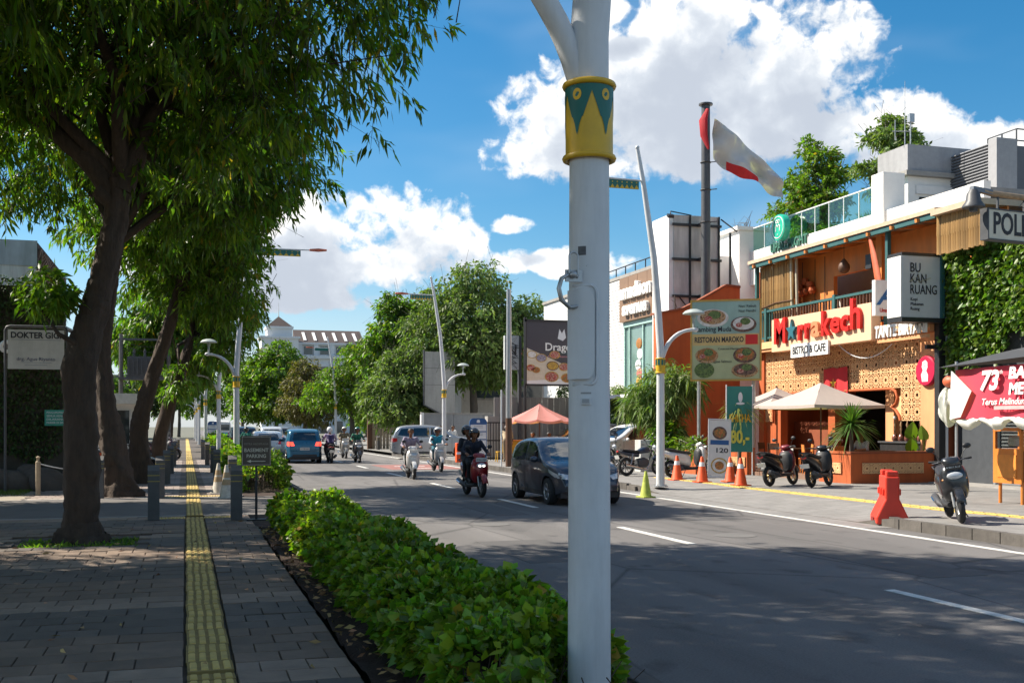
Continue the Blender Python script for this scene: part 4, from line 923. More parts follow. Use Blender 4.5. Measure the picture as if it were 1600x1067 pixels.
for i in range(6): MB().b2((0, 0, .15*i), (.28, .05, .15*i+.148)).build('stripe', M_corange if i % 2 else M_refl, t)
MB().b2((-.02, .05, 0), (.3, .09, .95)).build('frame', M_dgrey, t)
# ================================================================== restaurant and its neighbours
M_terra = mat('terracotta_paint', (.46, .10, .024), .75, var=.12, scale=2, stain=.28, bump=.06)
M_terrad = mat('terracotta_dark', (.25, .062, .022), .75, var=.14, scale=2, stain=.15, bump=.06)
M_peach = mat('peach_paint', (.68, .33, .15), .75, var=.08, scale=1.5, stain=.2)
M_cream = mat('lattice_cream', (.74, .44, .215), .7, var=.16, scale=1.2, world=True, stain=.15)
M_signp = mat('sign_peach', (.74, .47, .30), .6, var=.04)
M_teal = mat('teal_wood', (.025, .10, .10), .55, var=.15, scale=5)
M_wood = mat('orange_wood', (.62, .20, .04), .6, var=.22, scale=3, stretch=(1, 1, .3))
M_woodd = mat('brown_wood', (.10, .045, .022), .6, var=.25, scale=5)
M_bamb = mat('bamboo', (.36, .21, .075), .55, var=.25, scale=4, objrand=.35, stretch=(1, 1, .3))
M_bambg = mat('grey_bamboo', (.42, .38, .28), .6, var=.2, scale=6)
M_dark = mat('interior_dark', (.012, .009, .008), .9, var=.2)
M_red = mat('sign_red', (.58, .018, .012), .4, var=.05); M_sgrey = mat('sign_light_grey', (.50, .51, .53), .5, var=.04)
M_cwhite2 = mat('clean_white', (.80, .79, .76), .6, var=.04, stain=.06)
RX = (PI/2, 0, -PI/2)                # lettering that faces the road
R0 = thing('restaurant', 'two storey terracotta restaurant with lattice front and teal balcony', 'building', (20.3, 25.8, 0))
def rb(name, a, b, m, par=None, bevel=0): return MB().b2(a, b).build(name, m, par or R0, bevel=bevel)
rb('floor', (-2.75, .2, -.02), (9, 9.9, .28), mat('terrace_tile', (.22, .13, .09), .7, var=.2, scale=3))
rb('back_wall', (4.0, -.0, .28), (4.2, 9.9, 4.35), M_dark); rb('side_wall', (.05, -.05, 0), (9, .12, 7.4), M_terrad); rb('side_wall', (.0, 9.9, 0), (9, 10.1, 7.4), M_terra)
rb('upper_slab', (-.35, 0, 4.4), (4, 9.9, 4.72), M_peach); rb('slab_band', (-.4, .02, 4.5), (-.352, 9.88, 4.74), M_cream)
rb('pilaster', (-.12, .0, 0), (.12, .72, 4.39), M_peach, bevel=.01); rb('pilaster', (-.1, 9.56, 0), (.12, 9.9, 4.39), M_terra)
rb('pier', (.02, 8.6, .28), (.3, 9.56, 2.3), M_terra); rb('pier', (.6, 6.1, .28), (.85, 6.5, 4.39), M_terra); rb('pier', (.5, 2.8, .28), (.8, 3.2, 4.39), M_peach)
rb('wainscot', (1.0, 6.6, .28), (1.1, 9.3, 1.9), M_terrad)
# lattice tiles: rosette of strips
def lattice(sz, w=.022, th=.03, mname='lattice_cream'):
    b = MB(); h = sz/2
    def strip(p, q, ww=w):
        p = Vector((0, *p)); q = Vector((0, *q)); d_ = q-p; b.box((p+q)/2, (th*random.uniform(.92, 1), d_.length+ww*.5, ww), (math.atan2(d_.z, d_.y), 0, 0))
    for i in range(16):
        a, c = 2*PI*i/16, 2*PI*(i+1)/16; r = sz*.40; strip((r*math.cos(a), r*math.sin(a)), (r*math.cos(c), r*math.sin(c)))
    for i in range(8):
        a, c = 2*PI*i/8, 2*PI*(i+1)/8; r = sz*.15; strip((r*math.cos(a), r*math.sin(a)), (r*math.cos(c), r*math.sin(c)))
        am = (a+c)/2; rm = sz*.27; strip((r*math.cos(a), r*math.sin(a)), (sz*.4*math.cos(a), sz*.4*math.sin(a))); strip((r*math.cos(a), r*math.sin(a)), (rm*math.cos(am)*1.18, rm*math.sin(am)*1.18)); strip((r*math.cos(c), r*math.sin(c)), (rm*math.cos(am)*1.18, rm*math.sin(am)*1.18))
    for sx in (-1, 1):
        for sy in (-1, 1): strip((sx*sz*.28, sy*sz*.28), (sx*h, sy*h)); strip((sx*sz*.38, sy*sz*.12), (sx*h, sy*sz*.28)); strip((sx*sz*.12, sy*sz*.38), (sx*sz*.28, sy*h))
    for s in (-1, 1): strip((s*(h-w*.3), -h), (s*(h-w*.3), h)); strip((-h, s*(h-w*.3)), (h, s*(h-w*.3)))
    return b.mesh('lattice_tile', MATS[mname])
LT = lattice(.49); lat_root = rb('lattice_header', (-.03, .72, 4.36), (.03, 9.56, 4.4), M_cream)
for j in range(3):
    for i in range(18): inst('lattice_tile', LT, lat_root, (-.02, .98+.49*i, 4.11-.49*j))
for j in range(3, 5):
    for i in (0, 1): inst('lattice_tile', LT, lat_root, (-.02, .98+.49*i, 4.11-.49*j))
    inst('lattice_tile', LT, lat_root, (-.02, .98+.49*17, 4.11-.49*j))
# scalloped arch trim
arch = MB(); prof = [(1.72, 1.9), (1.78, 2.05), (1.95, 2.22), (2.12, 2.30), (1.92, 2.42), (1.86, 2.6), (1.95, 2.78), (2.15, 2.86), (2.5, 2.86), (9.0, 2.88), (9.05, 2.75), (9.0, 2.3), (9.0, 1.9)]
arch.tube([(-.05, y, z) for y, z in prof], .045, 8); arch.build('arch_trim', M_terra, R0, smooth=50)
MB().prism([(1.70, 1.95), (1.78, 2.05), (1.95, 2.22), (2.12, 2.30), (1.92, 2.42), (1.86, 2.6), (1.70, 2.65)], -.02, .0, 'x').build('arch_cusp', M_cream, R0)
# main sign
sg = rb('sign_board', (-.75, 2.15, 4.3), (-.42, 7.9, 5.42), M_signp, bevel=.01)
def rt(s, size, m, y, z, x=-.76, w=None, ext=.05, bold=.0, par=None, **k): return text(s, size, m, par or sg, (x, y, z), RX, ext, bold, 'CENTER', w, **k)
cuts = [('M', 7.2, 1.2, .02, .72), ('r', 5.92, 1.0, -.02, .34), ('r', 5.5, 1.0, 0, .34), ('a', 5.02, .98, .02, .5), ('k', 4.46, 1.08, .04, .52), ('e', 3.9, .98, .05, .5), ('c', 3.38, .98, .06, .44), ('h', 2.82, 1.3, .18, .52)]
for ch, y, s, dz, w in cuts: rt(ch, s, mat('pale_orange', (.62, .22, .10), .5) if ch == 'a' else M_red, y, 4.92+dz, -.80, w, .06, .028, name='letter')
stp = []
for i in range(10): a = PI/2+i*PI/5; r = .32 if i % 2 == 0 else .13; stp.append((6.47+r*math.cos(a), 4.93+r*math.sin(a)*1.2))
MB().prism(stp, -.86, -.76, 'x').build('star', mat('star_teal', (.02, .13, .17), .5), sg)
bs = rb('cafe_sign', (-.84, 4.3, 4.02), (-.77, 6.5, 4.46), M_cwhite2); text('BISTRO & CAFE', .36, Mink, bs, (-.845, 5.4, 4.24), RX, .008, .004, 'CENTER', 1.95)
cb_ = MB(); cb_.tube(arc((-.5, 4.2, 4.3), (-.4, 3.0, 3.4), (-.06, 2.1, 4.2), 12), .015, 6); cb_.build('loose_cable', M_panel, R0)
ts = rb('second_sign', (-.6, -.2, 4.2), (-.5, 2.1, 4.3), M_peach); text('TANTE BIRYANI', .48, M_cwhite2, ts, (-.63, .95, 4.5), RX, .03, .016, 'CENTER', 2.35, shear=.05)
# round logo sign on the pilaster
rs = MB(); rs.lathe([(0, -.12), (.40, -.12), (.43, -.09), (.43, 0), (0, .0)], 28, (-.12, .36, 3.3), 'x'); rs = rs.build('round_sign', mat('crimson', (.50, .01, .055), .4, var=.05), R0, smooth=40)
MB().prism([(.36+a, 3.3+b) for a, b in ((-.13, -.3), (.12, -.3), (.16, -.1), (.08, .02), (.13, .12), (.1, .26), (-.02, .31), (-.11, .24), (-.12, .1), (-.06, 0), (-.14, -.12))], -.247, -.239, 'x').build('white_figure', M_cwhite2, rs)
ln = MB()
for a in (-.2, -.1, .12, .2): ln.tube(arc((-.25, .28, 3.3+a), (-.25, .36, 3.36+a), (-.25, .45, 3.28+a), 5), .006, 4)
ln.build('line_art', mat('crimson_line', (.4, .05, .08), .5), rs)
# hanging red flag under the sign
fl = MB(); nn = 14
V = [(-.12+.05*math.sin(i*1.1), 4.3+.11*i, z+.02*math.sin(i)) for z in (2.75, 3.2, 3.62) for i in range(nn)]
fl.add(V, [(j*nn+i, j*nn+i+1, (j+1)*nn+i+1, (j+1)*nn+i) for j in range(2) for i in range(nn-1)]); fl = fl.build('hanging_flag', mat('flag_red', (.55, .02, .025), .7, var=.08), R0, smooth=True)
st2 = []
for i in range(10): a = PI/2+i*PI/5; r = .17 if i % 2 == 0 else .065; st2.append((5.0+r*math.cos(a), 3.12+r*math.sin(a)))
MB().prism(st2, -.19, -.185, 'x').build('flag_star', M_gold, fl)
# balcony
for (y0, y1) in ((.0, 9.8),):
    rb('handrail', (-.36, y0, 5.8), (-.26, y1, 5.88), M_teal); rb('bottom_rail', (-.34, y0, 4.86), (-.28, y1, 4.92), M_teal); None
bal = MB(); bal.lathe([(.03, 4.92), (.03, 5.0), (.045, 5.06), (.028, 5.16), (.042, 5.3), (.025, 5.45), (.035, 5.62), (.03, 5.8)], 7); balm = bal.mesh('baluster', M_woodd, 40); balt = MB().box((0, 0, 5.36), (.035, .035, .88)).mesh('baluster', M_teal)
for i in range(55): inst('baluster', balm if i < 50 and i > 8 else balt, R0, (-.31, .1+.17*i, 0))
for y in (9.0, 4.7, 2.0): rb('railing_post', (-.38, y-.07, 4.74), (-.24, y+.07, 5.95), M_teal)
for y in (9.8, 2.05, -.35): rb('balcony_post', (-.3, y-.06, 4.72), (-.18, y+.06, 7.62), M_teal)
for y, dx in ((7.55, -.02), (7.35, .06)): MB().tube([(-.1+dx, y, 4.75), (-.1+dx, y+.12, 7.6)], .055, 9).build('bamboo_pole', M_bambg, R0, smooth=50)
cane = MB(); cane.tube([(0, 0, 0), (0, 0, .9), (0, 0, .92), (0, 0, 1.8), (0, 0, 1.82), (0, 0, 2.75)], [.04, .038, .045, .038, .044, .036], 6); cane = cane.mesh('bamboo_cane', M_bamb, 50)
for i in range(27): inst('bamboo_cane', cane, R0, (-.12+random.uniform(-.01, .01), 7.6+.082*i, 4.78), (random.uniform(-.015, .015), 0, 0))
MB().tube([(-.18, 7.5, 6.1), (-.18, 8.6, 6.12), (-.18, 9.8, 6.0)], .02, 6).build('bamboo_tie', M_woodd, R0)
rb('upper_wall', (.55, .2, 4.72), (.7, 3.4, 7.6), M_wood); rb('upper_wall', (.55, 6.1, 4.72), (.7, 9.9, 7.6), M_wood); rb('upper_wall', (.55, 3.4, 6.75), (.7, 6.1, 7.6), M_wood)
rb('upper_room', (2.6, 3, 4.72), (2.7, 6.5, 7.6), M_woodd); rb('opening_shade', (.535, 1.2, 5.0), (.549, 2.5, 6.7), M_dark); rb('column', (.25, 3.05, 4.72), (.45, 3.35, 7.6), M_wood)  # the thin dark sheet on the wall stands in for a shaded opening
for y in (6.6, 7.2, 8.0, 8.8): rb('plank_joint', (.535, y, 4.8), (.549, y+.03, 7.5), M_woodd)
rf = MB(); rf.add([(-.55, -.45, 7.64), (2.8, -.45, 7.95), (2.8, 10.1, 7.95), (-.55, 9.95, 7.64), (-.55, -.45, 7.76), (2.8, -.45, 8.1), (2.8, 10.1, 8.1), (-.55, 9.95, 7.76)], [(0, 3, 2, 1), (4, 5, 6, 7), (0, 1, 5, 4), (3, 7, 6, 2), (0, 4, 7, 3), (1, 2, 6, 5)])
rf = rf.build('roof', mat('roof_cream', (.52, .40, .28), .75, var=.12, stain=.15), R0); rb('roof_beam', (-.5, -.4, 7.48), (-.38, 9.9, 7.62), M_teal, rf)
for i in range(9): MB().box((.9, .3+1.15*i, 7.66), (3.0, .09, .1), (0, -RAD(5.3), 0)).build('rafter', M_wood, rf)
l = MB(); l.lathe([(.02, .42), (.06, .38), (.17, .22), (.19, .1), (.14, 0), (.06, -.06)], 12); l.cyl((0, 0, .4), (0, 0, .95), .01, n=5); l.build('hanging_lantern', M_woodd, R0, smooth=50, loc=(.05, 4.75, 6.72))
for i, (y, z) in enumerate(((7.9, 6.5), (7.6, 6.65), (7.3, 6.5), (7.55, 6.3), (7.85, 6.25), (7.15, 6.3))): MB().lathe([(.08, 0), (.13, .1), (.11, .2), (.12, .22)], 10).build('clay_pot', M_terra, R0, loc=(.38, y, z))
rb('speaker_box', (.12, 3.4, 6.65), (.35, 3.7, 7.1), M_black)
fg = MB(); fg.tube([(-.4, 2.75, 7.5), (-.38, 2.55, 6.9), (-.38, 2.35, 6.2), (-.4, 2.15, 5.8)], [.05, .12, .14, .05], 8, flat=.5); fg.build('furled_flag', M_orange, R0, smooth=True)
aw = rb('awning', (-.7, -2.3, 7.5), (1.5, -.47, 7.66), MATS['roof_cream'])
cane2 = MB(); cane2.tube([(0, 0, 0), (0, 0, .5), (0, 0, .52), (0, 0, 1.1)], [.05, .047, .055, .046], 6); cane2 = cane2.mesh('bamboo_cane', M_bamb, 50)
for i in range(19): inst('bamboo_cane', cane2, aw, (-.45, -2.25+.098*i, 6.45+random.uniform(-.04, .02)))
rb('awning_panel', (.3, -2.25, 6.2), (.35, -.5, 7.5), M_wood, aw)
# terrace walls
LT2 = lattice(.28, .018, .03)
tw = MB(); tw.b2((-2.9, 0, .0), (0-.13, .2, .98)); tw = tw.build('terrace_wall', M_terra, R0); rb('coping', (-2.93, -.03, .98), (-.13, .23, 1.04), M_terrad, tw)
pn = rb('lattice_recess', (-2.55, -.012, .42), (-.55, .0, .74), M_terrad, tw)
for i in range(7): inst('lattice_tile', LT2, pn, (-2.41+.28*i, -.03, .58), (0, 0, PI/2))
for (y0, y1, lab) in ((.2, 1.55, 1), (5.6, 9.6, 2)):
    w_ = rb('terrace_wall', (-2.9, y0+.005, .0), (-2.7, y1, .98), M_terra); rb('coping', (-2.93, y0+.01, .98), (-2.67, y1+.02, 1.04), M_terra, w_)
    pn = rb('lattice_recess', (-2.912, y0+.2, .42), (-2.9, y1-.15, .74), M_terrad, w_)
    for i in range(int((y1-y0-.35)/.28)): inst('lattice_tile', LT2, pn, (-2.93, y0+.36+.28*i, .58))
rb('stone_footing', (-2.95, -.16, -.02), (-.3, -.01, .17), mat('rough_stone', (.28, .24, .2), .95, var=.3, scale=4, bump=.6, bscale=20))

# things standing on the terrace
def chair(label, x, y, rz, m=None):
    t = thing('cafe_chair', label, 'chair', (x, y, .28), rz, 'wooden cafe chairs'); m = m or M_wood
    MB().box((0, 0, .45), (.42, .42, .03)).build('seat', m, t); MB().box((0, .2, .78), (.4, .025, .22), (-.12, 0, 0)).build('backrest', m, t)
    for sx in (-1, 1):
        MB().tube([(sx*.18, -.18, 0), (sx*.18, -.18, .44)], .018, 6).build('leg', m, t); MB().tube([(sx*.19, .19, 0), (sx*.19, .18, .45), (sx*.19, .22, .9)], .018, 6).build('leg', m, t)
chair('orange wooden chair behind the terrace wall beside the potted palm', 18.0, 27.0, .2); chair('orange wooden chair left of the tiered serving stand', 18.2, 29.1, 1.2); chair('orange wooden chair behind the pale box', 18.6, 30.0, -2.0)
chair('brown chair at the left end of the terrace', 18.9, 32.3, 2.2, M_woodd); chair('brown chair in front of the dark wainscot', 19.3, 33.6, .5, M_woodd)
def table(label, x, y, r=.4):
    t = thing('cafe_table', label, 'table', (x, y, .28), 0, 'cafe tables'); MB().box((0, 0, .73), (r*2, r*2, .035)).build('tabletop', M_woodd, t); MB().cyl((0, 0, 0), (0, 0, .72), .035, n=8).build('leg', M_black, t); MB().box((0, 0, .012), (.45, .45, .024)).build('foot', M_black, t)
table('dark table under the front umbrella', 18.5, 28.2); table('dark table deeper on the terrace', 19.0, 31.0); table('dark table by the black counter', 19.3, 27.4)
t = thing('serving_stand', 'red tiered serving stand on the table under the umbrella', 'stand', (18.5, 28.2, 1.03)); b = MB(); b.cyl((0, 0, 0), (0, 0, .75), .02, n=6)
for z, r in ((.02, .3), (.22, .23), (.42, .16), (.6, .1)): b.lathe([(0, z), (r*.85, z), (r, z+.05), (r*.95, z+.06), (.03, z+.02)], 14)
b.build('tiers', mat('stand_red', (.3, .03, .02), .4), t, smooth=40); b = MB()
for z, r in ((.1, .24), (.3, .18), (.5, .12)):
    for k in range(9): b.ball((r*math.cos(k*.7), r*math.sin(k*.7), z), .03, 6, 4)
b.build('cups', M_cwhite2, t)['kind'] = 'stuff'
def umbrella(label, x, y, z, h, half, m, pole_h, name='patio_umbrella', sides=4, rot=0., sag=.12, group='patio umbrellas'):
    t = thing(name, label, 'umbrella', (x, y, z), rot, group); b = MB(); n = sides; sub = 6; rings = []
    for j in range(sub+1):
        u = j/sub; ring = []
        for k in range(n):
            for q in range(6):
                a0, a1 = 2*PI*(k+.5)/n, 2*PI*(k+1.5)/n; w = q/6
                R_ = half/math.cos(PI/n); p = Vector((math.cos(a0), math.sin(a0), 0)).lerp(Vector((math.cos(a1), math.sin(a1), 0)), w)*R_*u
                ring.append((p.x, p.y, pole_h-h*(u**.85)-sag*.35*u*math.sin(w*PI)*(1 if n > 4 else .55)))
        rings.append(ring)
    b.loft(rings, True, False); last = rings[-1]; b.loft([last, [(p[0]*1.0, p[1]*1.0, p[2]-.09) for p in last]], True, False); b.build('canopy', m, t, smooth=30)
    MB().cyl((0, 0, 0), (0, 0, pole_h+.05), .024, n=8).build('pole', M_woodd, t); MB().lathe([(.28, 0), (.28, .05), (.05, .09), (.05, .3)], 14).build('base', M_concd, t)
    for k in range(n):
        a = 2*PI*(k+.5)/n; R_ = half/math.cos(PI/n); MB().tube([(0, 0, pole_h-.05), (R_*.97*math.cos(a), R_*.97*math.sin(a), pole_h-h-.03)], .012, 5).build('rib', M_woodd, t)
    return t
M_canv = mat('canvas_taupe', (.50, .42, .38), .85, var=.06, transl=.15); M_pinkc = mat('canvas_pink', (.74, .31, .29), .8, var=.06, transl=.35)
umbrella('taupe patio umbrella over the front terrace tables', 18.0, 28.2, .28, .68, 1.27, M_canv, 2.75, rot=.12); umbrella('smaller looking taupe umbrella behind the front one', 19.0, 32.4, .28, .6, 1.1, M_canv, 2.75, rot=.1)
# counter with water pipes
t = thing('bar_counter', 'black bar counter inside the restaurant front', 'counter', (20.6, 26.9, .28)); MB().b2((0, 0, 0), (.6, 2.1, .95)).build('body', M_black, t); MB().b2((-.05, -.05, .95), (.65, 2.15, 1.0)).build('top', M_dgrey, t)
for k in range(6):
    q = thing('water_pipe', ['water pipe at the right end of the black counter', 'second water pipe from the right on the black counter', 'third water pipe from the right on the black counter', 'fourth water pipe from the right on the black counter', 'fifth water pipe from the right on the black counter', 'water pipe at the left end of the black counter'][k], 'water pipe', (20.85, 27.1+.3*k, 1.28), 0, 'water pipes on the counter')
    MB().lathe([(.06, 0), (.1, .05), (.09, .14), (.03, .22)], 10).build('vase', mat('pipe_glass', (.18, .07, .05), .2, var=.2), q, smooth=50); MB().lathe([(.03, .22), (.02, .3), (.045, .36), (.02, .42), (.05, .5), (.018, .56), (.018, .66)], 10).build('stem', mat('brass', (.55, .38, .22), .35, .8), q, smooth=50); MB().lathe([(.02, .66), (.06, .72), (.05, .76)], 10).build('bowl', M_cwhite2, q, smooth=50)
# plants
def rosette(name, label, loc, trunk, n, ln, w, seed, m, up=.35, group='spiky palms', head=None, bark=None):
    t = thing(name, label, 'plant', loc, 0, group); rng = np.random.default_rng(seed)
    MB().tube([(0, 0, 0), (.03, .02, trunk*.5), (0, 0, trunk)], [.07, .06, .055], 9).build('trunk', bark or M_bark2, t, smooth=60)
    V = []; F = []; k = 4
    for i in range(n):
        a = rng.uniform(0, 2*PI); e = rng.uniform(-.55, 1.45); L = ln*rng.uniform(.75, 1.15); d_ = Vector((math.cos(a)*math.cos(e), math.sin(a)*math.cos(e), math.sin(e))); s = Vector((-math.sin(a), math.cos(a), 0)); o = len(V)
        for j in range(k+1):
            u = j/k; p = Vector((0, 0, trunk+rng.uniform(-.1, .12)*(1 if j == 0 else 0)))+d_*L*u+Vector((0, 0, -up*L*u*u)); ww = w*(1-u)**.7*.5+.002
            V += [tuple(p+s*ww), tuple(p-s*ww)]
        F += [(o+2*j, o+2*j+1, o+2*j+3, o+2*j+2) for j in range(k)]
    inst('fronds', fast_mesh('fronds', np.array(V), np.array(F), m), t); return t
M_spk = mat('spiky_leaf', (.075, .15, .03), .45, var=0, island=.35, transl=.3); M_spky = mat('spiky_yellowish', (.16, .20, .05), .5, var=0, island=.4, transl=.3)
rosette('potted_palm', 'spiky green palm above the terrace wall corner', (17.75, 26.3, .28), 1.5, 190, .95, .055, 1, M_spk); rosette('potted_palm', 'spiky palm with pale lower leaves behind the shisha banner', (17.15, 31.6, .2), 2.1, 170, 1.0, .05, 2, M_spky, .5)
rosette('potted_plant', 'low pale striped plant above the planter beside the menu stand', (16.3, 33.0, .95), .1, 50, .75, .11, 3, mat('variegated_leaf', (.16, .20, .06), .5, var=0, island=.3, transl=.3), .3, 'low plants')
t = thing('elephant_ear', 'tall plant with three broad bright leaves right of the counter', 'plant', (20.05, 26.2, .28))
for (dx, dy, z, rz, ti, k_) in ((-.12, .3, 1.2, .35, .35, 1.), (-.15, -.22, 1.15, -.45, .3, .85), (-.3, .08, .8, .1, .5, .9)):
    MB().tube(arc((0, 0, 0), (dx*.3, dy*.3, z*.7), (dx, dy, z)), [.02]*11, 6).build('stalk', M_lf4, t, smooth=60)
    o = [(0, -.06), (-.09, -.16), (-.2, -.13), (-.24, .02), (-.2, .18), (-.1, .34), (0, .46), (.1, .34), (.2, .18), (.24, .02), (.2, -.13), (.09, -.16)]; o = [(p[0]*k_*.8, p[1]*k_*.85) for p in o]; mid = [(0, p[1]*.95) for p in o]
    b = MB(); b.add([(p[0], .35*abs(p[0])+.25*p[1]*p[1], p[1]) for p in o]+[(0, .25*p[1]*p[1], p[1]) for p in mid], [(i, (i+1) % 12, 12+(i+1) % 12, 12+i) for i in range(12)]); b.build('leaf', mat('broad_leaf', (.10, .19, .02), .4, var=.15, transl=.35), t, True, (dx-.05, dy, z+.02), (ti, 0, rz-.7))
def shrub(label, loc, blobs, ncl, per, ln, w, m, seed, name='shrub', sp=.12, droop=.4, down=.2, group='planted shrubs', stems=10):
    t = thing(name, label, 'plant', loc, 0, group); rng = np.random.default_rng(seed); me, p = foliage('foliage', blobs, ncl, per, sp, ln, w, m, rng, droop, down); inst('foliage', me, t)
    b = MB(); rnd = random.Random(seed)
    for k in range(stems): b.tube([(rnd.uniform(-.1, .1), rnd.uniform(-.1, .1), 0), tuple(Vector(p[rnd.randrange(len(p))])*.55+Vector((0, 0, .2))), tuple(p[rnd.randrange(len(p))])], [.02, .015, .006], 5, False)
    b.build('stems', M_bark2, t)['kind'] = 'stuff'; return t
shrub('tall feathery palms behind the lamp post left of the food billboard', (16.2, 35.4, .15), [(0, 0, 2.9, .9, .9), (.5, -.6, 3.2, .7, .6), (-.5, .5, 2.6, .7, .6), (.2, 0, 1.6, .6, .7)], 420, 9, .5, .12, M_lf3, 31, 'feathery_palm', .14, .6, .2)
shrub('dark leafy bush below the palms beside the planter', (15.9, 34.6, .15), [(0, 0, .9, .55, .8), (.1, .1, 1.5, .45, .4)], 200, 9, .2, .4, M_lf2, 32)
shrub('dark columnar conifer right of the foreground pole', (18.2, 51.5, .15), [(0, 0, 1.8, .5, 1.6), (0, 0, 3.4, .35, 1.2)], 300, 9, .2, .3, M_lf5, 33)
shrub('bamboo like bush in front of the shop window', (19.3, 48.5, 1.6), [(0, 0, 1.2, .9, .8), (.2, -.6, 1.6, .6, .6)], 260, 9, .35, .14, M_lf3, 34)
t = thing('planter_bed', 'low terracotta planter under the food billboard', 'planter', (16.0, 32.4, .12)); MB().b2((0, 0, 0), (.35, 3.2, .82)).build('body', M_terra, t)
shrub('ferny plants hanging over the low planter', (16.2, 33.8, .9), [(0, 0, .2, .3, .3), (0, .8, .3, .3, .35), (0, -1, .2, .3, .25)], 140, 8, .28, .2, M_lf2, 35)

# ---- standing signs before the restaurant
t = thing('menu_stand', 'leaning white menu stand with food pictures among the orange cones', 'sign', (15.55, 29.9, .16), RAD(-18))
rt_ = (RAD(-8), RAD(2), 0); f = MB()
for x in (-.33, .33): f.box((x, 0, .9), (.035, .035, 1.8))
f.box((0, 0, 1.8), (.69, .035, .035)); f.box((0, 0, .04), (.69, .05, .06)); f.build('frame', M_white, t, rot=rt_)
p = MB().b2((-.31, -.012, .08), (.31, .012, 1.77)).build('panel', mat('menu_white', (.66, .64, .60), .6, var=.06), t, rot=rt_)
def disc(par, x, z, rx, rz, m, y=-.016, t_=.004, name='dish'): MB().prism([(x+rx*math.cos(k*PI/10), z+rz*math.sin(k*PI/10)) for k in range(20)], y-t_, y).build(name, m, par)
def food(name, cols, sc=26):
    m = mat(name, cols[0], .55, var=0); nt = m.node_tree; N = nt.nodes; L = nt.links; bs = [n for n in N if n.type == 'BSDF_PRINCIPLED'][0]; tc = [n for n in N if n.type == 'TEX_COORD'][0]
    nz = N.new('ShaderNodeTexNoise'); nz.inputs['Scale'].default_value = sc*.3; nz.inputs['Detail'].default_value = 3; ad = N.new('ShaderNodeVectorMath'); ad.operation = 'MULTIPLY_ADD'; L.new(tc.outputs['Object'], nz.inputs['Vector']); L.new(nz.outputs['Color'], ad.inputs[0]); ad.inputs[1].default_value = (.25,)*3; L.new(tc.outputs['Object'], ad.inputs[2])
    v = N.new('ShaderNodeTexVoronoi'); v.inputs['Scale'].default_value = sc; L.new(ad.outputs[0], v.inputs['Vector']); sp = N.new('ShaderNodeSeparateColor'); L.new(v.outputs['Color'], sp.inputs[0])
    r = N.new('ShaderNodeValToRGB'); r.color_ramp.interpolation = 'LINEAR'; L.new(sp.outputs[0], r.inputs[0]); e = r.color_ramp.elements
    for i, c in enumerate(cols):
        q = e[i] if i < 2 else e.new(.5)
        q.position = i/(len(cols)-1); q.color = (*c, 1)
    L.new(r.outputs[0], bs.inputs['Base Color']); return m
Mfd = food('food_brown', [(.10, .045, .02), (.42, .22, .08), (.12, .15, .03), (.5, .34, .2)]); Mfo = food('food_orange', [(.62, .22, .04), (.35, .10, .03), (.75, .45, .12), (.14, .16, .04)]); Mfg = food('food_green', [(.05, .10, .03), (.17, .24, .06), (.30, .32, .20), (.03, .05, .02)]); Mfr = food('food_red', [(.55, .05, .04), (.25, .02, .02), (.66, .22, .14), (.6, .4, .3)]); Mfw = food('plate_white', [(.68, .66, .62), (.55, .52, .46), (.62, .58, .5), (.7, .69, .66)], 9); Mfy = food('food_yellow', [(.66, .46, .06), (.5, .28, .04), (.72, .58, .22), (.3, .2, .05)]); Mfk = food('plate_dark', [(.05, .03, .025), (.12, .06, .04), (.03, .02, .02), (.2, .12, .08)], 16); Mfp = food('food_purple', [(.10, .08, .14), (.25, .22, .3), (.04, .04, .07), (.4, .38, .4)])
disc(p, 0, 1.38, .22, .2, Mfk); disc(p, 0, 1.38, .17, .14, Mfo, -.02); MB().b2((-.28, -.018, 1.02), (.28, -.012, 1.16)).build('print_block', M_bblue, p); text('120', .2, Mink, p, (.06, -.016, .84), width=.36, bold=.004); disc(p, 0, .38, .26, .24, Mfy); disc(p, 0, .38, .22, .2, Mfw, -.02); disc(p, 0, .38, .14, .13, Mfo, -.024)
t = thing('banner', 'green vertical shisha price banner beside the spiky palm', 'banner', (16.95, 31.2, .16), RAD(-14)); b = MB(); b.cyl((-.42, .02, 0), (-.42, .02, 2.9), .02, n=6); b.cyl((.42, .02, 0), (.42, .02, 2.9), .02, n=6); b.build('pole', M_white, t)
vs = [(x, .012*math.sin(x*9+z*2), z) for z in [.75+.21*k for k in range(11)] for x in [-.41+.0911*i for i in range(10)]]; b = MB(); b.add(vs, [(j*10+i, j*10+i+1, (j+1)*10+i+1, (j+1)*10+i) for j in range(10) for i in range(9)])
p = b.build('cloth', mat('banner_green', (.03, .20, .17), .7, var=.15, scale=2), t, smooth=True); text('SHISHA', .34, M_gold, p, (0, -.03, 1.82), width=.7, bold=.012); text('80,-', .55, mat('banner_lime', (.55, .55, .08), .6), p, (0, -.03, 1.22), width=.62, bold=.02)
disc(p, .02, 2.5, .07, .16, M_panel, -.025); disc(p, .02, 2.3, .14, .04, M_panel, -.025)
t = thing('food_billboard', 'faded green food billboard on the terracotta gable', 'billboard', (17.2, 32.6, 0), RAD(-31))
W2, z0, z1 = 2.2, 3.3, 5.88
p = MB().b2((-W2/2, -.05, z0), (W2/2, .05, z1)).build('panel', mat('faded_teal', (.30, .44, .38), .6, var=.12, scale=1.5, stain=.15), t)
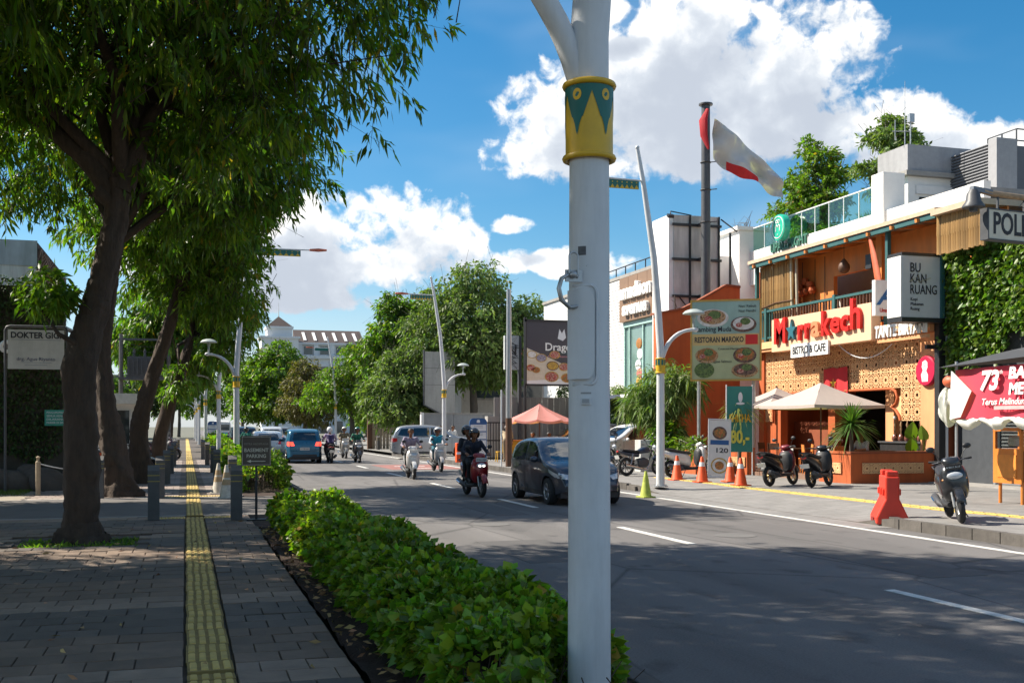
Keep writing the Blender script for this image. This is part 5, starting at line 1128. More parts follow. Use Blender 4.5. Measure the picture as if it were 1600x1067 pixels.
MB().b2((-W2/2+.01, -.056, z0+.01), (W2/2-.01, -.051, z0+1.12)).build('lower_print', mat('faded_green', (.42, .45, .25), .6, var=.15, scale=1.5), p); MB().b2((-W2/2+.01, -.06, z0+1.12), (W2/2-.01, -.052, z0+1.5)).build('title_band', mat('faded_straw', (.60, .43, .17), .6, var=.1), p)
f = MB()
for a in ((-W2/2-.06, -W2/2, z0-.06, z1+.06), (W2/2, W2/2+.06, z0-.06, z1+.06), (-W2/2, W2/2, z1, z1+.06), (-W2/2, W2/2, z0-.06, z0)): f.b2((a[0], -.07, a[2]), (a[1], .07, a[3]))
f.build('frame', mat('frame_ochre', (.50, .30, .06), .6, var=.15), t)
text('RESTORAN MAROKO', .25, Mink, p, (-.22, -.062, z0+1.3), width=1.6, bold=.006); MB().b2((.64, -.066, z0+1.14), (1.04, -.061, z0+1.46)).build('red_block', M_red, p); text('Kambing Muda', .24, Mink, p, (-.42, -.056, z0+1.65), width=1.2, bold=.003); text('Nasi Kebuli', .12, Mink, p, (.7, -.056, z1-.18), width=.55); text('Nasi Mandhi', .12, Mink, p, (.7, -.056, z1-.34), width=.55); text('Couscous Maroko', .1, Mink, p, (.1, -.062, z0+1.0), width=.7); text('Tagine Salmon', .12, Mink, p, (-.15, -.062, z0+.58), width=.7)
for (x, z, rx, rz, ms) in ((-.42, z1-.55, .52, .3, (Mfw, Mfd)), (.58, z1-.78, .42, .26, (Mfk, Mfw)), (-.62, z0+.78, .38, .26, (Mfd, Mfo)), (.62, z0+.78, .38, .26, (Mfk, Mfo)), (-.7, z0+.3, .33, .26, (Mfg, Mfg)), (.62, z0+.28, .44, .24, (Mfd, Mfk))):
    disc(p, x, z, rx, rz, ms[0], -.062); disc(p, x, z+.03, rx*.82, rz*.8, ms[1], -.067); disc(p, x+.06, z+.1, rx*.4, rz*.45, Mfg, -.072); disc(p, x-.14, z-.02, rx*.25, rz*.3, Mfr if ms[1] is not Mfg else Mfg, -.073)
for x in (-.9, .9): MB().cyl((x, .2, 0), (x, .2, 5.7), .06, n=8).build('post', M_galv, t)
t = thing('gable_wall', 'terracotta gable wall behind the food billboard', 'wall', (18.2, 37.3, 0)); MB().prism([(-1.4, 0), (2.08, 0), (2.08, 7.0), (1.5, 7.05), (.5, 6.5), (-.3, 6.1), (-1.4, 5.9)], 0, .25).build('masonry', M_terra, t); MB().prism([(-1.5, 5.95), (-.3, 6.18), (.5, 6.58), (1.5, 7.13), (2.08, 7.08), (2.08, 7.0), (1.5, 7.05), (.5, 6.5), (-.3, 6.1), (-1.5, 5.88)], -.06, .3).build('coping', M_terrad, t)
MB().b2((.6, -.02, 6.2), (.9, .02, 6.24)).build('wall_iron', M_black, t)

# ---- box sign with letters, and the blue lettered sign behind it
t = thing('box_sign', 'grey illuminated style box sign on the black post', 'sign', (19.4, 25.45, 0))
p = MB().b2((-.62, 0, 4.72), (.62, .62, 6.42)).build('box', M_sgrey, t, bevel=.01); MB().b2((-.655, .01, 4.74), (-.625, .61, 6.40)).build('side_panel', M_cwhite2, t); MB().b2((-.64, -.02, 6.42), (.66, .64, 6.5)).build('top_frame', M_black, t); MB().b2((-.64, -.02, 4.6), (.66, .64, 4.72)).build('bottom_frame', M_black, t)
for i, s_ in enumerate(('BU', 'KAN', 'RUANG')): text(s_, .36, Mink, p, (-.38, -.012, 6.08-.3*i), align='LEFT', width=(.33, .52, .86)[i], bold=.003)
for i, s_ in enumerate(('Kopi', 'Makanan', 'Ruang')): text(s_, .12, Mink, p, (-.36, -.012, 5.22-.13*i), align='LEFT')
MB().tube([(-.4, -.015, 5.7), (-.1, -.015, 5.86), (-.1, -.015, 5.7), (.3, -.015, 5.82)], .008, 5).build('scribble', mat('scribble_gold', (.45, .40, .25), .5), p)
MB().b2((.66, .1, 0), (.86, .3, 6.5)).build('post', M_black, t); MB().cyl((.98, .2, 0), (.98, .2, 6.2), .05, n=10).build('downpipe', M_panel, t); MB().b2((.3, .15, 3.88), (.66, .25, 4.0)).build('bracket', M_black, t)
t = thing('small_sign', 'white sign with a blue letter behind the grey box sign', 'sign', (19.78, 27.2, 0)); p = MB().b2((-.62, 0, 4.95), (.4, .15, 5.98)).build('panel', M_cwhite2, t); text('A', .75, mat('logo_blue', (.015, .12, .33), .5), p, (-.3, -.012, 5.5), bold=.02, shear=.35); text('Ummah Phone', .16, M_red, p, (-.05, -.012, 5.1), width=.85, bold=.004); MB().b2((-.02, .15, 4.3), (.04, .25, 5.6)).build('bracket', M_black, t); MB().b2((.04, .16, 5.2), (.3, .24, 5.28)).build('arm', M_black, t)

# ---- ivy clad neighbour with shutters
t = thing('ivy_building', 'dark building right of the restaurant overgrown with ivy', 'building', (20.6, 25.6, 0)); MB().b2((0, -14, 0), (6, -.02, 6.2)).build('wall', mat('charcoal_wall', (.035, .037, .042), .8, var=.15, stain=.1), t)
n = 17000; yy = -RNG.uniform(.0, 9, n); top = 6.75+.25*np.sin(yy*2.1)+.15*np.sin(yy*5); bot = 4.0+.5*np.sin(yy*1.7+1)+.7*np.clip((yy+1.3), 0, 1)*-1.2+.25*np.sin(yy*7); zz = bot+(top-bot)*RNG.random(n)**.8
P = np.stack([-.05-np.abs(RNG.normal(0, .16, n))-.25*np.exp(-((yy+.9)/.8)**2)*RNG.random(n), yy, zz], 1); D = np.stack([np.full(n, -.6), RNG.normal(0, .6, n), RNG.normal(-.35, .5, n)], 1)
inst('ivy', leaves_mesh('ivy', P, D, RNG.uniform(.1, .2, n), RNG.uniform(.08, .15, n), mat('ivy_fresh', (.10, .185, .025), .45, var=.25, scale=.9, island=.45, transl=.35)), t)
sh = MB().b2((-.03, -3.3, .15), (0, -1.9, 3.0)).build('shutter', mat('shutter_dark', (.03, .032, .036), .5), t); sm = MB().box((0, 0, 0), (.05, 1.36, .05), (0, .5, 0)).mesh('slat', M_dgrey)
for k in range(30): inst('slat', sm, sh, (-.05, -2.6, .22+.092*k))
MB().cyl((-.12, -1.75, 0), (-.12, -1.75, 4.2), .045, n=8).build('downpipe', M_galv, t); MB().b2((-.06, -1.65, .15), (0, -.4, 2.9)).build('door', mat('slate_door', (.06, .066, .075), .5, var=.1), t)
t2 = tag(MB().b2((20.6-.9, 11.6, .14), (20.6, 25.55, .2)).build('doorstep', M_conc), 'pale concrete step along the ivy building', 'step')

# ---- rooftop bar behind: parapet, glass, round sign
t = thing('rooftop_bar', 'white rooftop bar with glass balustrade above the restaurant', 'building', (22.6, 26.3, 0)); T = t
def tb(name, a, b, m, par=None): return MB().b2(a, b).build(name, m, par or T)
tb('wall', (0.55, 0, 4.75), (8, 16, 7.9), M_cwhite2); tb('parapet', (0, .5, 7.6), (.25, 14.4, 9.0), M_cwhite2); tb('pillar', (-.1, 5.2, 7.4), (.75, 5.85, 10.3), M_cwhite2); tb('end_pillar', (-.5, 14.4, 5.0), (1.2, 16.3, 9.9), M_cwhite2); tb('end_cap', (-.65, 14.3, 9.9), (1.3, 16.4, 10.05), M_cwhite2)
gp = clear_glass('green_glass', (.72, .90, .82), .12)
for i in range(9):
    y = 5.95+.93*i; tb('glass_panel', (.1, y, 9.0), (.115, y+.9, 9.95), gp); tb('mullion', (.085, y-.03, 9.0), (.13, y-.005, 9.98), M_panel)
tb('glass_rail', (.07, 5.9, 9.95), (.145, 14.35, 9.99), M_panel)
rs = MB(); rs.lathe([(0, -.15), (.5, -.15), (.52, -.1), (.52, .1), (0, .1)], 30, (-.25, 11.5, 9.5), 'x'); rs = rs.build('round_sign', mat('mint', (.02, .42, .28), .4), t, smooth=40)
b = MB(); b.torus((-.405, 11.5, 9.5), .42, .018, 30, 6, 'x'); b.tube([(-.405, 11.35, 9.35), (-.405, 11.35, 9.55), (-.405, 11.42, 9.6), (-.405, 11.5, 9.52), (-.405, 11.58, 9.6), (-.405, 11.65, 9.55), (-.405, 11.65, 9.35)], .025, 6); b.torus((-.405, 11.57, 9.73), .06, .02, 12, 5, 'x'); b.torus((-.405, 11.43, 9.73), .06, .02, 12, 5, 'x'); b.ball((-.405, 11.5, 9.22), .03, 8, 5); b.build('logo', M_cwhite2, rs, smooth=50)
tb('sign_bracket', (-.1, 11.45, 8.9), (.0, 11.55, 9.2), M_galv, rs)
text('UPALLMIGHT', .5, mat('letter_green', (.05, .17, .12), .5), t, (-.03, 11.3, 8.84), RX, .04, .012, 'CENTER', 2.7)
n = 2600; P = np.stack([RNG.uniform(.4, 1.6, n), RNG.choice([6.4, 7.0, 9.2, 9.8, 13], n)+RNG.normal(0, .35, n), np.full(n, 8.85)], 1); inst('roof_grass', leaves_mesh('roof_grass', P, np.stack([RNG.normal(0, .35, n), RNG.normal(0, .35, n), np.ones(n)], 1), RNG.uniform(.5, .95, n), .03, M_lf4, droop=.35), t)
tb('terrace_deck', (.25, .6, 8.6), (8, 15.9, 8.85), M_conc)
def rtree(label, loc, blobs, seed, m, ncl=700): 
    return tree('rooftop_tree', label, loc, [(0, 0, 0), (.05, 0, 1.5), (0, .05, 3)], [.16, .13, .1], blobs, ncl, 12, .16, .26, .4, m, seed, .2, .0, M_bark2, 'rooftop trees', nb=14, shell=.3)
rtree('dense bright green rooftop tree above the round mint sign', (27.6, 44.2, 8.2), [(0, 0, 4.6, 1.2, .9), (.3, -.6, 5.8, .9, .6), (-.4, .6, 3.6, 1.2, .6), (.4, -1.0, 3.7, 1.0, .6), (0, 0, 2.6, 1.3, .6), (0, .1, 6.5, .5, .4), (.6, -1.2, 5.0, .6, .4)], 41, M_lf4)
rtree('layered airy rooftop tree beside the white stair tower', (28.2, 38.8, 8.2), [(0, 0, 5.6, 1.2, .3), (.3, -.5, 4.9, 1.1, .25), (-.3, .5, 4.3, 1.2, .3), (0, 0, 3.4, 1.0, .3), (0, .2, 6.2, .7, .25)], 42, M_lf3, 420)
# dead twigs left of the round sign
b = MB()
for k in range(14): 
    y = 41.6+random.uniform(-.8, .8); a = Vector((22.8, y, 10.0)); b.tube([a, a+Vector((0, random.uniform(-.4, .4), .35)), a+Vector((0, random.uniform(-.9, .9), random.uniform(.4, .8)))], [.015, .01, .004], 4, False)
tag(b.build('bare_shrub', M_bark2), 'bare twiggy shrub above the white end pillar', 'plant')
# ---- stair tower, louvre wall, tank house
t = thing('stair_tower', 'white and grey stair tower with two grilled windows on the roof', 'building', (24.0, 32.2, 6)); T = t
tb('wall', (0, 0, 0), (3, 1.6, 4.4), M_cwhite2); tb('ledge', (-.22, -.22, 4.4), (3.1, 1.8, 4.56), M_conc); tb('parapet', (-.05, -.05, 4.56), (3, 1.65, 5.5), mat('grey_render', (.32, .32, .33), .85, var=.1, stain=.2))
for x in (.45, 1.25):
    w = tb('window', (x, -.04, 1.6), (x+.42, .02, 3.7), glass('dark_glass')); b = MB()
    for k in range(-6, 14): 
        z = 1.6+.2*k
        for s in (1, -1):
            p0, p1 = Vector((x, -.06, z if s > 0 else z+.42)), Vector((x+.42, -.06, z+.42 if s > 0 else z))
            if 1.58 < p0.z < 3.72 and 1.58 < p1.z < 3.72: b.tube([p0, p1], .008, 4, False)
    b.build('grille', M_black, w)
tb('lintel', (.3, -.08, 3.8), (1.9, 0, 4.1), M_wpaint); tb('sill', (.2, -.1, 1.4), (1.9, 0, 1.55), M_wpaint)
b = MB(); b.cyl((.1, .3, 5.5), (.1, .3, 7.8), .02, .008, 5); b.cyl((.4, .4, 5.5), (.4, .4, 6.5), .025, n=6); b.box((.42, .4, 6.55), (.2, .15, .3)); b.tube([(-.4, .3, 6.0), (.3, .3, 6.05)], .015, 5); b.tube([(-.3, .3, 5.7), (-.3, .3, 6.4)], .015, 5); b.build('antenna', M_galv, t)
t = thing('louvre_wall', 'slate grey louvred wall block behind the box sign', 'building', (25.75, 30.0, 6)); T = t
tb('core', (.06, .3, 0), (2.5, 2.2, 5.2), mat('slate_wall', (.13, .135, .15), .75, var=.08, stain=.12)); tb('end_fin', (-.02, -.1, 0), (.8, .3, 5.3), mat('grey_render', (.32, .32, .33)))
lm = MB().box((0, 0, 0), (.08, 1.9, .045), (0, .5, 0)).mesh('louvre', mat('slate_louvre', (.16, .165, .18), .6, var=.08))
for k in range(16): inst('louvre', lm, t, (.02, 1.25, 5.15-.105*k))
tb('shadow_strip', (-.01, .5, 3.2), (.05, 2.2, 3.32), M_black)  # black strip coloured as the shade of a gap
t = thing('tank_house', 'white roof house with a pipe railing at the right edge', 'building', (27.5, 31.0, 6)); T = t
tb('wall', (0, 0, 0), (4, 1.4, 4.75), mat('mouldy_white', (.62, .60, .56), .8, var=.1, stain=.35)); tb('roof_edge', (-.1, -.1, 4.75), (4.1, 1.5, 4.9), M_conc); b = MB()
for p_ in ((0, 1.4), (0, .7), (0, 0), (1.1, 0), (2.2, 0)): b.tube([(*p_, 4.9), (*p_, 6.0)], .03, 6)
for z in (5.2, 5.6, 6.0): b.tube([(0, 1.4, z), (0, 0, z), (3.5, 0, z)], .025, 6)
b.build('railing', M_dgrey, t); tb('vent', (.3, -.02, 4.2), (.7, .02, 4.5), M_black)
# ================================================================== hanging sign and food cart at the right edge
t = thing('police_sign', 'cream hanging sign with bold black lettering at the right edge', 'sign', (14.16, 16.66, 0), RAD(8.3))
p = MB().b2((0, 0, 5.2), (1.3, .16, 5.74)).build('box', mat('sign_ivory', (.62, .58, .47), .6, var=.08, scale=3, stain=.15), t, bevel=.008); f = MB()
for a in ((-.02, 1.32, 5.74, 5.76), (-.02, 1.32, 5.18, 5.2)): f.b2((a[0], -.015, a[2]), (a[1], .175, a[3]))
f.b2((-.03, -.012, 5.18), (-.001, .172, 5.76)); f.build('frame', M_dgrey, p); text('POLISI', .56, Mink, p, (.1, -.006, 5.47), align='LEFT', width=1.08, bold=.01)
b = MB(); b.tube([(-.28, .08, 6.1), (.15, .08, 6.05), (4.2, .08, 6.02)], [.05, .055, .06], 10); b.build('pipe', mat('rusty_pipe', (.36, .24, .14), .7, var=.4, scale=9), t, smooth=50); b = MB(); b.lathe([(.0, .3), (.07, .3), (.12, .22), (.14, .08), (.2, 0), (.2, -.03), (.08, -.04), (.07, -.1), (0, -.12)], 18, (-.3, .08, 5.78)); b.build('bell_lamp', M_dgrey, t, smooth=40)
b = MB(); b.box((-.1, .08, 6.08), (.5, .1, .09), (0, .06, 0)); b.build('pipe_head', mat('slate_steel', (.14, .16, .19), .5), t)
for x in (.3, 1.0): MB().b2((x, .06, 5.74), (x+.03, .1, 6.0)).build('hanger', M_dgrey, t)
MB().cyl((4.2, .08, 0), (4.2, .08, 6.5), .1, n=12).build('post', M_galv, t)
MB().tube([(1.0, .05, 6.0), (.8, .02, 5.83), (.95, 0, 5.84)], .008, 4).build('wire', M_black, t)
# food cart under its red banner
M_cartw = mat('cart_wood', (.62, .20, .03), .45, var=.2, scale=3, coat=.3); M_pinkb = mat('banner_crimson', (.62, .05, .085), .6, var=.06, scale=2); M_drape = mat('drape_white', (.68, .67, .66), .8, var=.06, transl=.2)
t = thing('food_cart', 'orange wooden food cart with a dark wheel under the red banner', 'food cart', (16.0, 17.9, .16))
def cb2(name, a, b, m, par=t): return MB().b2(a, b).build(name, m, par)
lo = cb2('lower_cabinet', (0, 0, .42), (1.9, .8, 1.12), M_cartw); cb2('side_panel', (.05, -.008, .46), (1.85, -.0, 1.08), mat('cart_dark', (.03, .03, .032), .6), lo); cb2('door_panel', (-.012, .14, .54), (-.001, .66, 1.0), mat('cart_wood_light', (.70, .25, .04), .45, var=.15), lo)
for a in ((0, 0), (0, .74), (.62, 0), (.62, .74), (1.84, 0), (1.84, .74)): cb2('upright', (a[0], a[1], 1.12), (a[0]+.06, a[1]+.06, 1.98), M_cartw)
cb2('shelf', (0, 0, 1.5), (.68, .8, 1.54), M_cartw); cb2('top_board', (-.03, -.03, 1.98), (1.95, .83, 2.04), M_cartw); cb2('glass_pane', (.01, .06, 1.14), (.016, .74, 1.96), clear_glass('cart_glass', (.85, .88, .86), .15)); cb2('mid_rail', (-.005, 0, 1.48), (.03, .8, 1.55), M_cartw)
MB().lathe([(0, 0), (.13, .02), (.14, .16), (.1, .22), (0, .23)], 14).build('jar', M_cwhite2, t, loc=(.2, .4, 1.16)); cb2('red_tray', (.8, .1, 1.13), (1.7, .7, 1.3), M_red)
for a in ((.08, .06), (.08, .68)): MB().cyl((a[0], a[1], 0), (a[0], a[1], .42), .035, n=8).build('leg', M_cartw, t)
w = MB(); w.torus((1.15, -.1, .34), .33, .025, 26, 8, 'y'); w = w.build('wheel', M_rubber, t, smooth=50); b = MB()
for k in range(10): b.tube([(1.15, -.1, .34), (1.15+.32*math.cos(k*PI/5), -.1, .34+.32*math.sin(k*PI/5))], .006, 4, False)
b.build('spoke', M_galv, w); MB().tube([(.3, -.1, .5), (.75, -.1, .36), (1.15, -.1, .34)], .02, 6).build('axle_arm', M_black, t)
t = thing('stall_canopy', 'dark stall roof carrying the red anniversary banner', 'canopy', (15.1, 14.75, .16))
b = MB(); b.add([(-.25, -.6, 2.95), (-.25, 4.2, 2.78), (2.8, 4.2, 3.0), (2.8, -.6, 3.35), (.9, -.6, 3.5), (.9, 3.6, 3.1)], [(0, 1, 5, 4), (1, 2, 5), (2, 3, 4, 5)]); b.build('roof', mat('tarpaulin_dark', (.05, .052, .056), .7, var=.2), t)
for a in ((0, 0), (0, 3.95), (2.6, 0), (2.6, 3.95)): MB().cyl((a[0], a[1], 0), (a[0], a[1], 2.9), .03, n=8).build('post', M_galv, t)
t = thing('stall_banner', 'crimson banner with white lettering on the food stall', 'banner', (15.02, 14.75, .16)); vs = []; ny, nz = 26, 8
for j in range(nz):
    for i in range(ny):
        y = 3.9*i/(ny-1); z = 1.72+1.0*j/(nz-1)-.0*i; vs.append((-.03*math.sin(y*3.1+z*2)-.02*math.sin(y*7), y, z+.05*(1-i/(ny-1))))
b = MB(); b.add(vs, [(j*ny+i, j*ny+i+1, (j+1)*ny+i+1, (j+1)*ny+i) for j in range(nz-1) for i in range(ny-1)]); p = b.build('cloth', M_pinkb, t, smooth=True)
text('73', .52, M_cwhite2, p, (-.07, 2.85, 2.45), RX, .004, .018, 'CENTER', .52, shear=.25); text('th', .11, M_cwhite2, p, (-.07, 2.5, 2.62), RX, .004); text('BAKTI', .30, M_cwhite2, p, (-.07, 1.85, 2.58), RX, .004, .012, 'CENTER', .95, shear=.15); text('METRO', .30, M_cwhite2, p, (-.07, 1.82, 2.28), RX, .004, .012, 'CENTER', 1.0, shear=.15)
text('Terus Melindungi, Mengayomi', .18, M_cwhite2, p, (-.07, 1.95, 2.05), RX, .003, .002, 'CENTER', 2.2, shear=.3); MB().b2((-.07, .6, 1.9), (-.055, 2.7, 1.97)).build('print_bar', mat('banner_pale', (.75, .38, .38), .6), p); text('1 DESEMBER', .07, M_red, p, (-.075, 1.6, 1.935), RX, .002); text('PRESISI', .11, M_cwhite2, p, (-.07, 1.3, 1.81), RX, .003, .002)
MB().add([(-.09, 3.9, 2.72), (-.09, 3.3, 2.28), (-.09, 3.62, 1.76), (-.09, 3.95, 1.72)], [(0, 1, 2, 3)]).build('white_corner', M_drape, t)
d = MB(); n1, n2 = 40, 6; vs = []
for j in range(n2):
    for i in range(n1): y = 3.95*i/(n1-1); s_ = abs(math.sin(y*PI/.78)); vs.append((.03-.09*math.sin(j/(n2-1)*PI)+.03*math.sin(y*20), y, 1.76-(.06+.2*s_)*j/(n2-1)))
d.add(vs, [(j*n1+i, j*n1+i+1, (j+1)*n1+i+1, (j+1)*n1+i) for j in range(n2-1) for i in range(n1-1)]); d.build('scalloped_drape', M_drape, t, smooth=True)
b = MB(); b.ball((.05, 4.15, 1.98), .3, 28, 14, (.6, .6, 1.25))
for i, v in enumerate(b.v): q = math.atan2(v[1]-4.15, v[0]-.05); k = 1+.2*math.sin(q*8+v[2]*5)+.1*math.sin(q*5-v[2]*9); b.v[i] = (.05+(v[0]-.05)*k, 4.15+(v[1]-4.15)*k, v[2]+.05*math.sin(q*3))
b.build('gathered_drape', M_drape, t, smooth=True); MB().ball((.05, 4.1, 2.5), .16, 10, 8, (.8, 1.2, .8)).build('orange_bundle', M_orange, t, smooth=True)

# ================================================================== pole billboard, flag, shop row beyond
t = thing('pole_billboard', 'tall dark steel mast with the bare back of a billboard', 'billboard', (20.0, 39.6, 0)); b = MB(); b.cyl((0, 0, 0), (0, 0, 14.6), .22, .17, 16); b.lathe([(.28, 14.6), (.28, 14.66), (0, 14.7)], 16); b.build('mast', M_dgrey, t, smooth=40)
b = MB()
for z in (9.9, 11.2, 12.3): b.torus((0, 0, z), .2, .025, 14, 6, 'z'); b.tube([(0, 0, z), (.45, -.1, z+.05)], .02, 5)
b.build('clamp', M_black, t)
for i in range(3): MB().b2((-1.05+.68*i, .75+.0*i, 4.8), (-1.05+.68*i+.665, .82, 10.3)).build('panel', mat('billboard_back', (.55, .53, .50), .85, var=.12, scale=1.2, stain=.4), t)
b = MB()
for z in (9.9, 8.5, 7.0, 5.6): b.box((-.05, .68, z), (2.2, .08, .1)); b.box((0, .35, z), (.1, .7, .1))
for x in (-.35, .35, .95): b.box((x, .7, 7.6), (.07, .07, 5.4))
b.tube([(-.9, .62, 7), (.5, .62, 5.4)], .03, 5); b.tube([(-.9, .62, 5.4), (.5, .62, 7)], .03, 5); b.tube([(1.05, .7, 10.2), (1.4, 0, 9.6)], .03, 5); b.box((1.25, .3, 7.6), (.07, .07, 4)); b.build('frame', M_black, t)
b = MB(); b.tube([(-.3, .7, 10.3), (-1.35, .4, 10.35), (-1.45, .2, 10.2)], .025, 6); b.box((-1.5, .1, 10.1), (.25, .18, .12), (.5, 0, 0)); b.build('floodlight', M_black, t)
t = thing('white_pylon', 'narrow white pylon wall left of the billboard mast', 'pylon', (18.75, 40.4, 0)); MB().b2((0, 0, 0), (.2, 1.6, 10.3)).build('shaft', M_wpaint, t); MB().b2((.35, -.3, 0), (.85, .1, 5.6)).build('lower_wall', M_wpaint, t)
b = MB()
for k in range(16): a = Vector((.28+random.uniform(-.1, .1), -.35, 3.2+.22*k)); b.tube([a, a+Vector((random.uniform(-.2, .2), -.05, .2)), a+Vector((random.uniform(-.35, .35), -.08, random.uniform(.1, .5)))], [.02, .014, .005], 4, False)
b.tube([(.25, -.33, .5), (.33, -.35, 2.5), (.2, -.35, 4.5), (.1, -.35, 7)], .03, 6); b.build('dry_vine', M_bark2, t)
# flag
t = thing('mast_flag', 'red and white flag blowing from the top of the dark mast', 'flag', (20.0, 39.4, 0)); nu, nv = 26, 10
def fpt(u, v):
    l = .12+2.75*u; h = 1.95*(1-.62*u)*(1 if u > .15 else .75+1.6*u); zc = 13.1-1.6*u-.35*u*u; w = .16*math.sin(u*9+v*4)+.12*math.sin(u*17-v*7)+.08*math.sin(v*11+u*4)
    return (l*CT+w*ST, -l*ST+w*CT-.2, zc+h*(v-.5)+.06*math.sin(u*13+v*2))
V = [fpt(i/(nu-1), j/(nv-1)) for j in range(nv) for i in range(nu)]; w_ = MB(); r_ = MB(); k0 = 2
F = [(j, i) for j in range(nv-1) for i in range(nu-1)]
for mbx, sel in ((w_, lambda j, i: not (j < 2 and 4 < i < 16)), (r_, lambda j, i: j < 2 and 4 < i < 16)): mbx.add(V, [(j*nu+i, j*nu+i+1, (j+1)*nu+i+1, (j+1)*nu+i) for j, i in F if sel(j, i)])
w_.build('white_field', mat('flag_white', (.46, .43, .48), .8, var=.08, scale=3, transl=.12), t, smooth=True); r_.build('red_field', mat('flag_crimson', (.45, .02, .03), .8, transl=.3), t, smooth=True)
b = MB(); b.tube([(-.1, -.15, 14.35), (-.26*CT, -.26*-ST-.15, 13.9), (-.24*CT, -.1, 13.3), (-.08, -.2, 12.75)], [.08, .24, .2, .06], 10, flat=.6); b.build('red_fold', MATS['flag_crimson'], t, smooth=True)
# shop with brown fascia
t = thing('shop_building', 'white shop with brown fascia sign and tall display window', 'building', (20.3, 43.4, 0)); T = t
tb('body', (.1, -2, 0), (9, 18, 8.9), M_wpaint); M_brick = mat('white_rib_tile', (.68, .67, .66), .7, var=.08, scale=2)
rib = MB(); rib.box((0, 0, 0), (.06, 2.55, .13)); rib = rib.mesh('wall_slat', M_brick)
for k in range(36): inst('wall_slat', rib, t, (.07, 6.75, 3.3+.157*k))
for k in range(36): inst('wall_slat', rib, t, (.07, 9.4, 3.3+.157*k))
tb('roof_edge', (-.0, -2, 8.9), (.4, 18, 9.05), M_conc); b = MB()
for k in range(10): b.tube([(.2, -1.5+1.2*k, 9.05), (.2, -1.5+1.2*k, 9.5)], .03, 5)
b.tube([(.2, -1.5, 9.5), (.2, 9.3, 9.5)], .03, 5); b.build('roof_rail', M_black, t)
fs = tb('fascia', (-.25, 1.0, 6.7), (.08, 5.4, 8.8), mat('fascia_brown', (.22, .135, .085), .6, var=.06))
for y in (2.1, 3.2, 4.3): tb('fascia_joint', (-.256, y, 6.72), (-.25, y+.02, 8.78), M_woodd, fs)
tb('fascia_joint', (-.256, 1.02, 7.75), (-.25, 5.38, 7.77), M_woodd, fs)
text('amadison', .95, M_cwhite2, fs, (-.34, 3.2, 8.05), RX, .08, .035, 'CENTER', 3.7, name='letters'); text('avenue', .85, M_cwhite2, fs, (-.34, 3.25, 7.25), RX, .08, .035, 'CENTER', 2.9, name='letters')
w = tb('display_window', (.02, 1.3, 3.4), (.08, 5.2, 6.5), mat('shop_glass', (.16, .26, .24), .08, var=.3, scale=.6, spec=.8))
for y in (1.2, 3.0, 4.6, 5.2): tb('mullion', (-.06, y, 3.3), (.1, y+.09, 6.7), mat('aqua_frame', (.35, .52, .48), .5), w)
tb('window_head', (-.1, 1.2, 6.45), (.1, 5.3, 6.69), mat('aqua_frame', (.35, .52, .48)), w)
for k, (y, z, m_) in enumerate(((3.6, 5.6, Mfo), (3.5, 5.1, M_panel), (3.7, 4.6, M_panel), (3.55, 4.2, Mfr), (3.6, 3.8, Mfy))): MB().ball((0, 0, 0), .28, 10, 8, (.15, 1.2, .9)).build('poster_print', m_, w, loc=(.0, y, z))
text('off', 1.1, mat('letter_black', (.03, .03, .03), .5), t, (-.05, -.3, 8.0), RX, .05, .02, 'CENTER', 1.3, shear=.2); text('everyday', .3, mat('letter_black', (.03, .03, .03)), t, (-.05, -.3, 7.0), RX, .03, .004)
for z in (4.6, 3.9): tb('dark_window', (.05, -.6, z), (.09, -.1, z+.55), M_black)
tb('canopy', (-1.6, 0, 3.0), (.1, 14, 3.15), M_wpaint); tb('porch_shade', (.04, 0, .2), (.1, 14, 2.9), M_dark)  # near-black sheet stands in for the shade under the canopy
t = thing('green_wall', 'low wall overgrown with green below the shop window', 'wall', (18.4, 41.5, 0)); MB().b2((0, 0, 0), (.3, 14, 2.1)).build('masonry', M_concd, t); n = 7000; P = np.stack([-np.abs(RNG.normal(0, .12, n)), RNG.uniform(0, 14, n), RNG.uniform(.5, 2.3, n)], 1); inst('creeper', leaves_mesh('creeper', P, np.stack([np.full(n, -.6), RNG.normal(0, .6, n), RNG.normal(-.2, .5, n)], 1), RNG.uniform(.1, .2, n), .1, M_lf5), t)
for i in range(5): MB().b2((-.32, 1+2.8*i, 0), (-.05, 1.3+2.8*i, 1.9)).build('pier', M_conc, t)

# ---- banner billboard with bowls
t = thing('dark_billboard', 'dark food billboard on black posts left of the foreground pole', 'billboard', (16.1, 47.4, 0))
p = MB().b2((-1.2, -.06, 3.65), (1.25, .06, 6.5)).build('panel', mat('billboard_slate', (.05, .047, .06), .5, var=.08), t); f = MB(); 
for a in ((-1.27, -1.2, 3.6, 6.6), (1.25, 1.32, 3.6, 6.6), (-1.27, 1.32, 6.5, 6.6), (-1.27, 1.32, 3.57, 3.65)): f.b2((a[0], -.09, a[2]), (a[1], .09, a[3]))
for x in (-1.24, 1.28): f.cyl((x, .05, 0), (x, .05, 6.7), .07, n=8)
f.build('frame', M_black, t); MB().prism([(-1.19, 3.66), (1.24, 3.66), (1.24, 4.3), (-.2, 4.9), (-1.19, 5.3)], -.068, -.061).build('tablecloth_print', mat('print_cream', (.62, .55, .42), .6, var=.12), p); MB().prism([(-1.19, 3.66), (1.24, 3.66), (1.24, 3.95), (-1.19, 3.8)], -.072, -.069).build('white_strip', M_cwhite2, p)
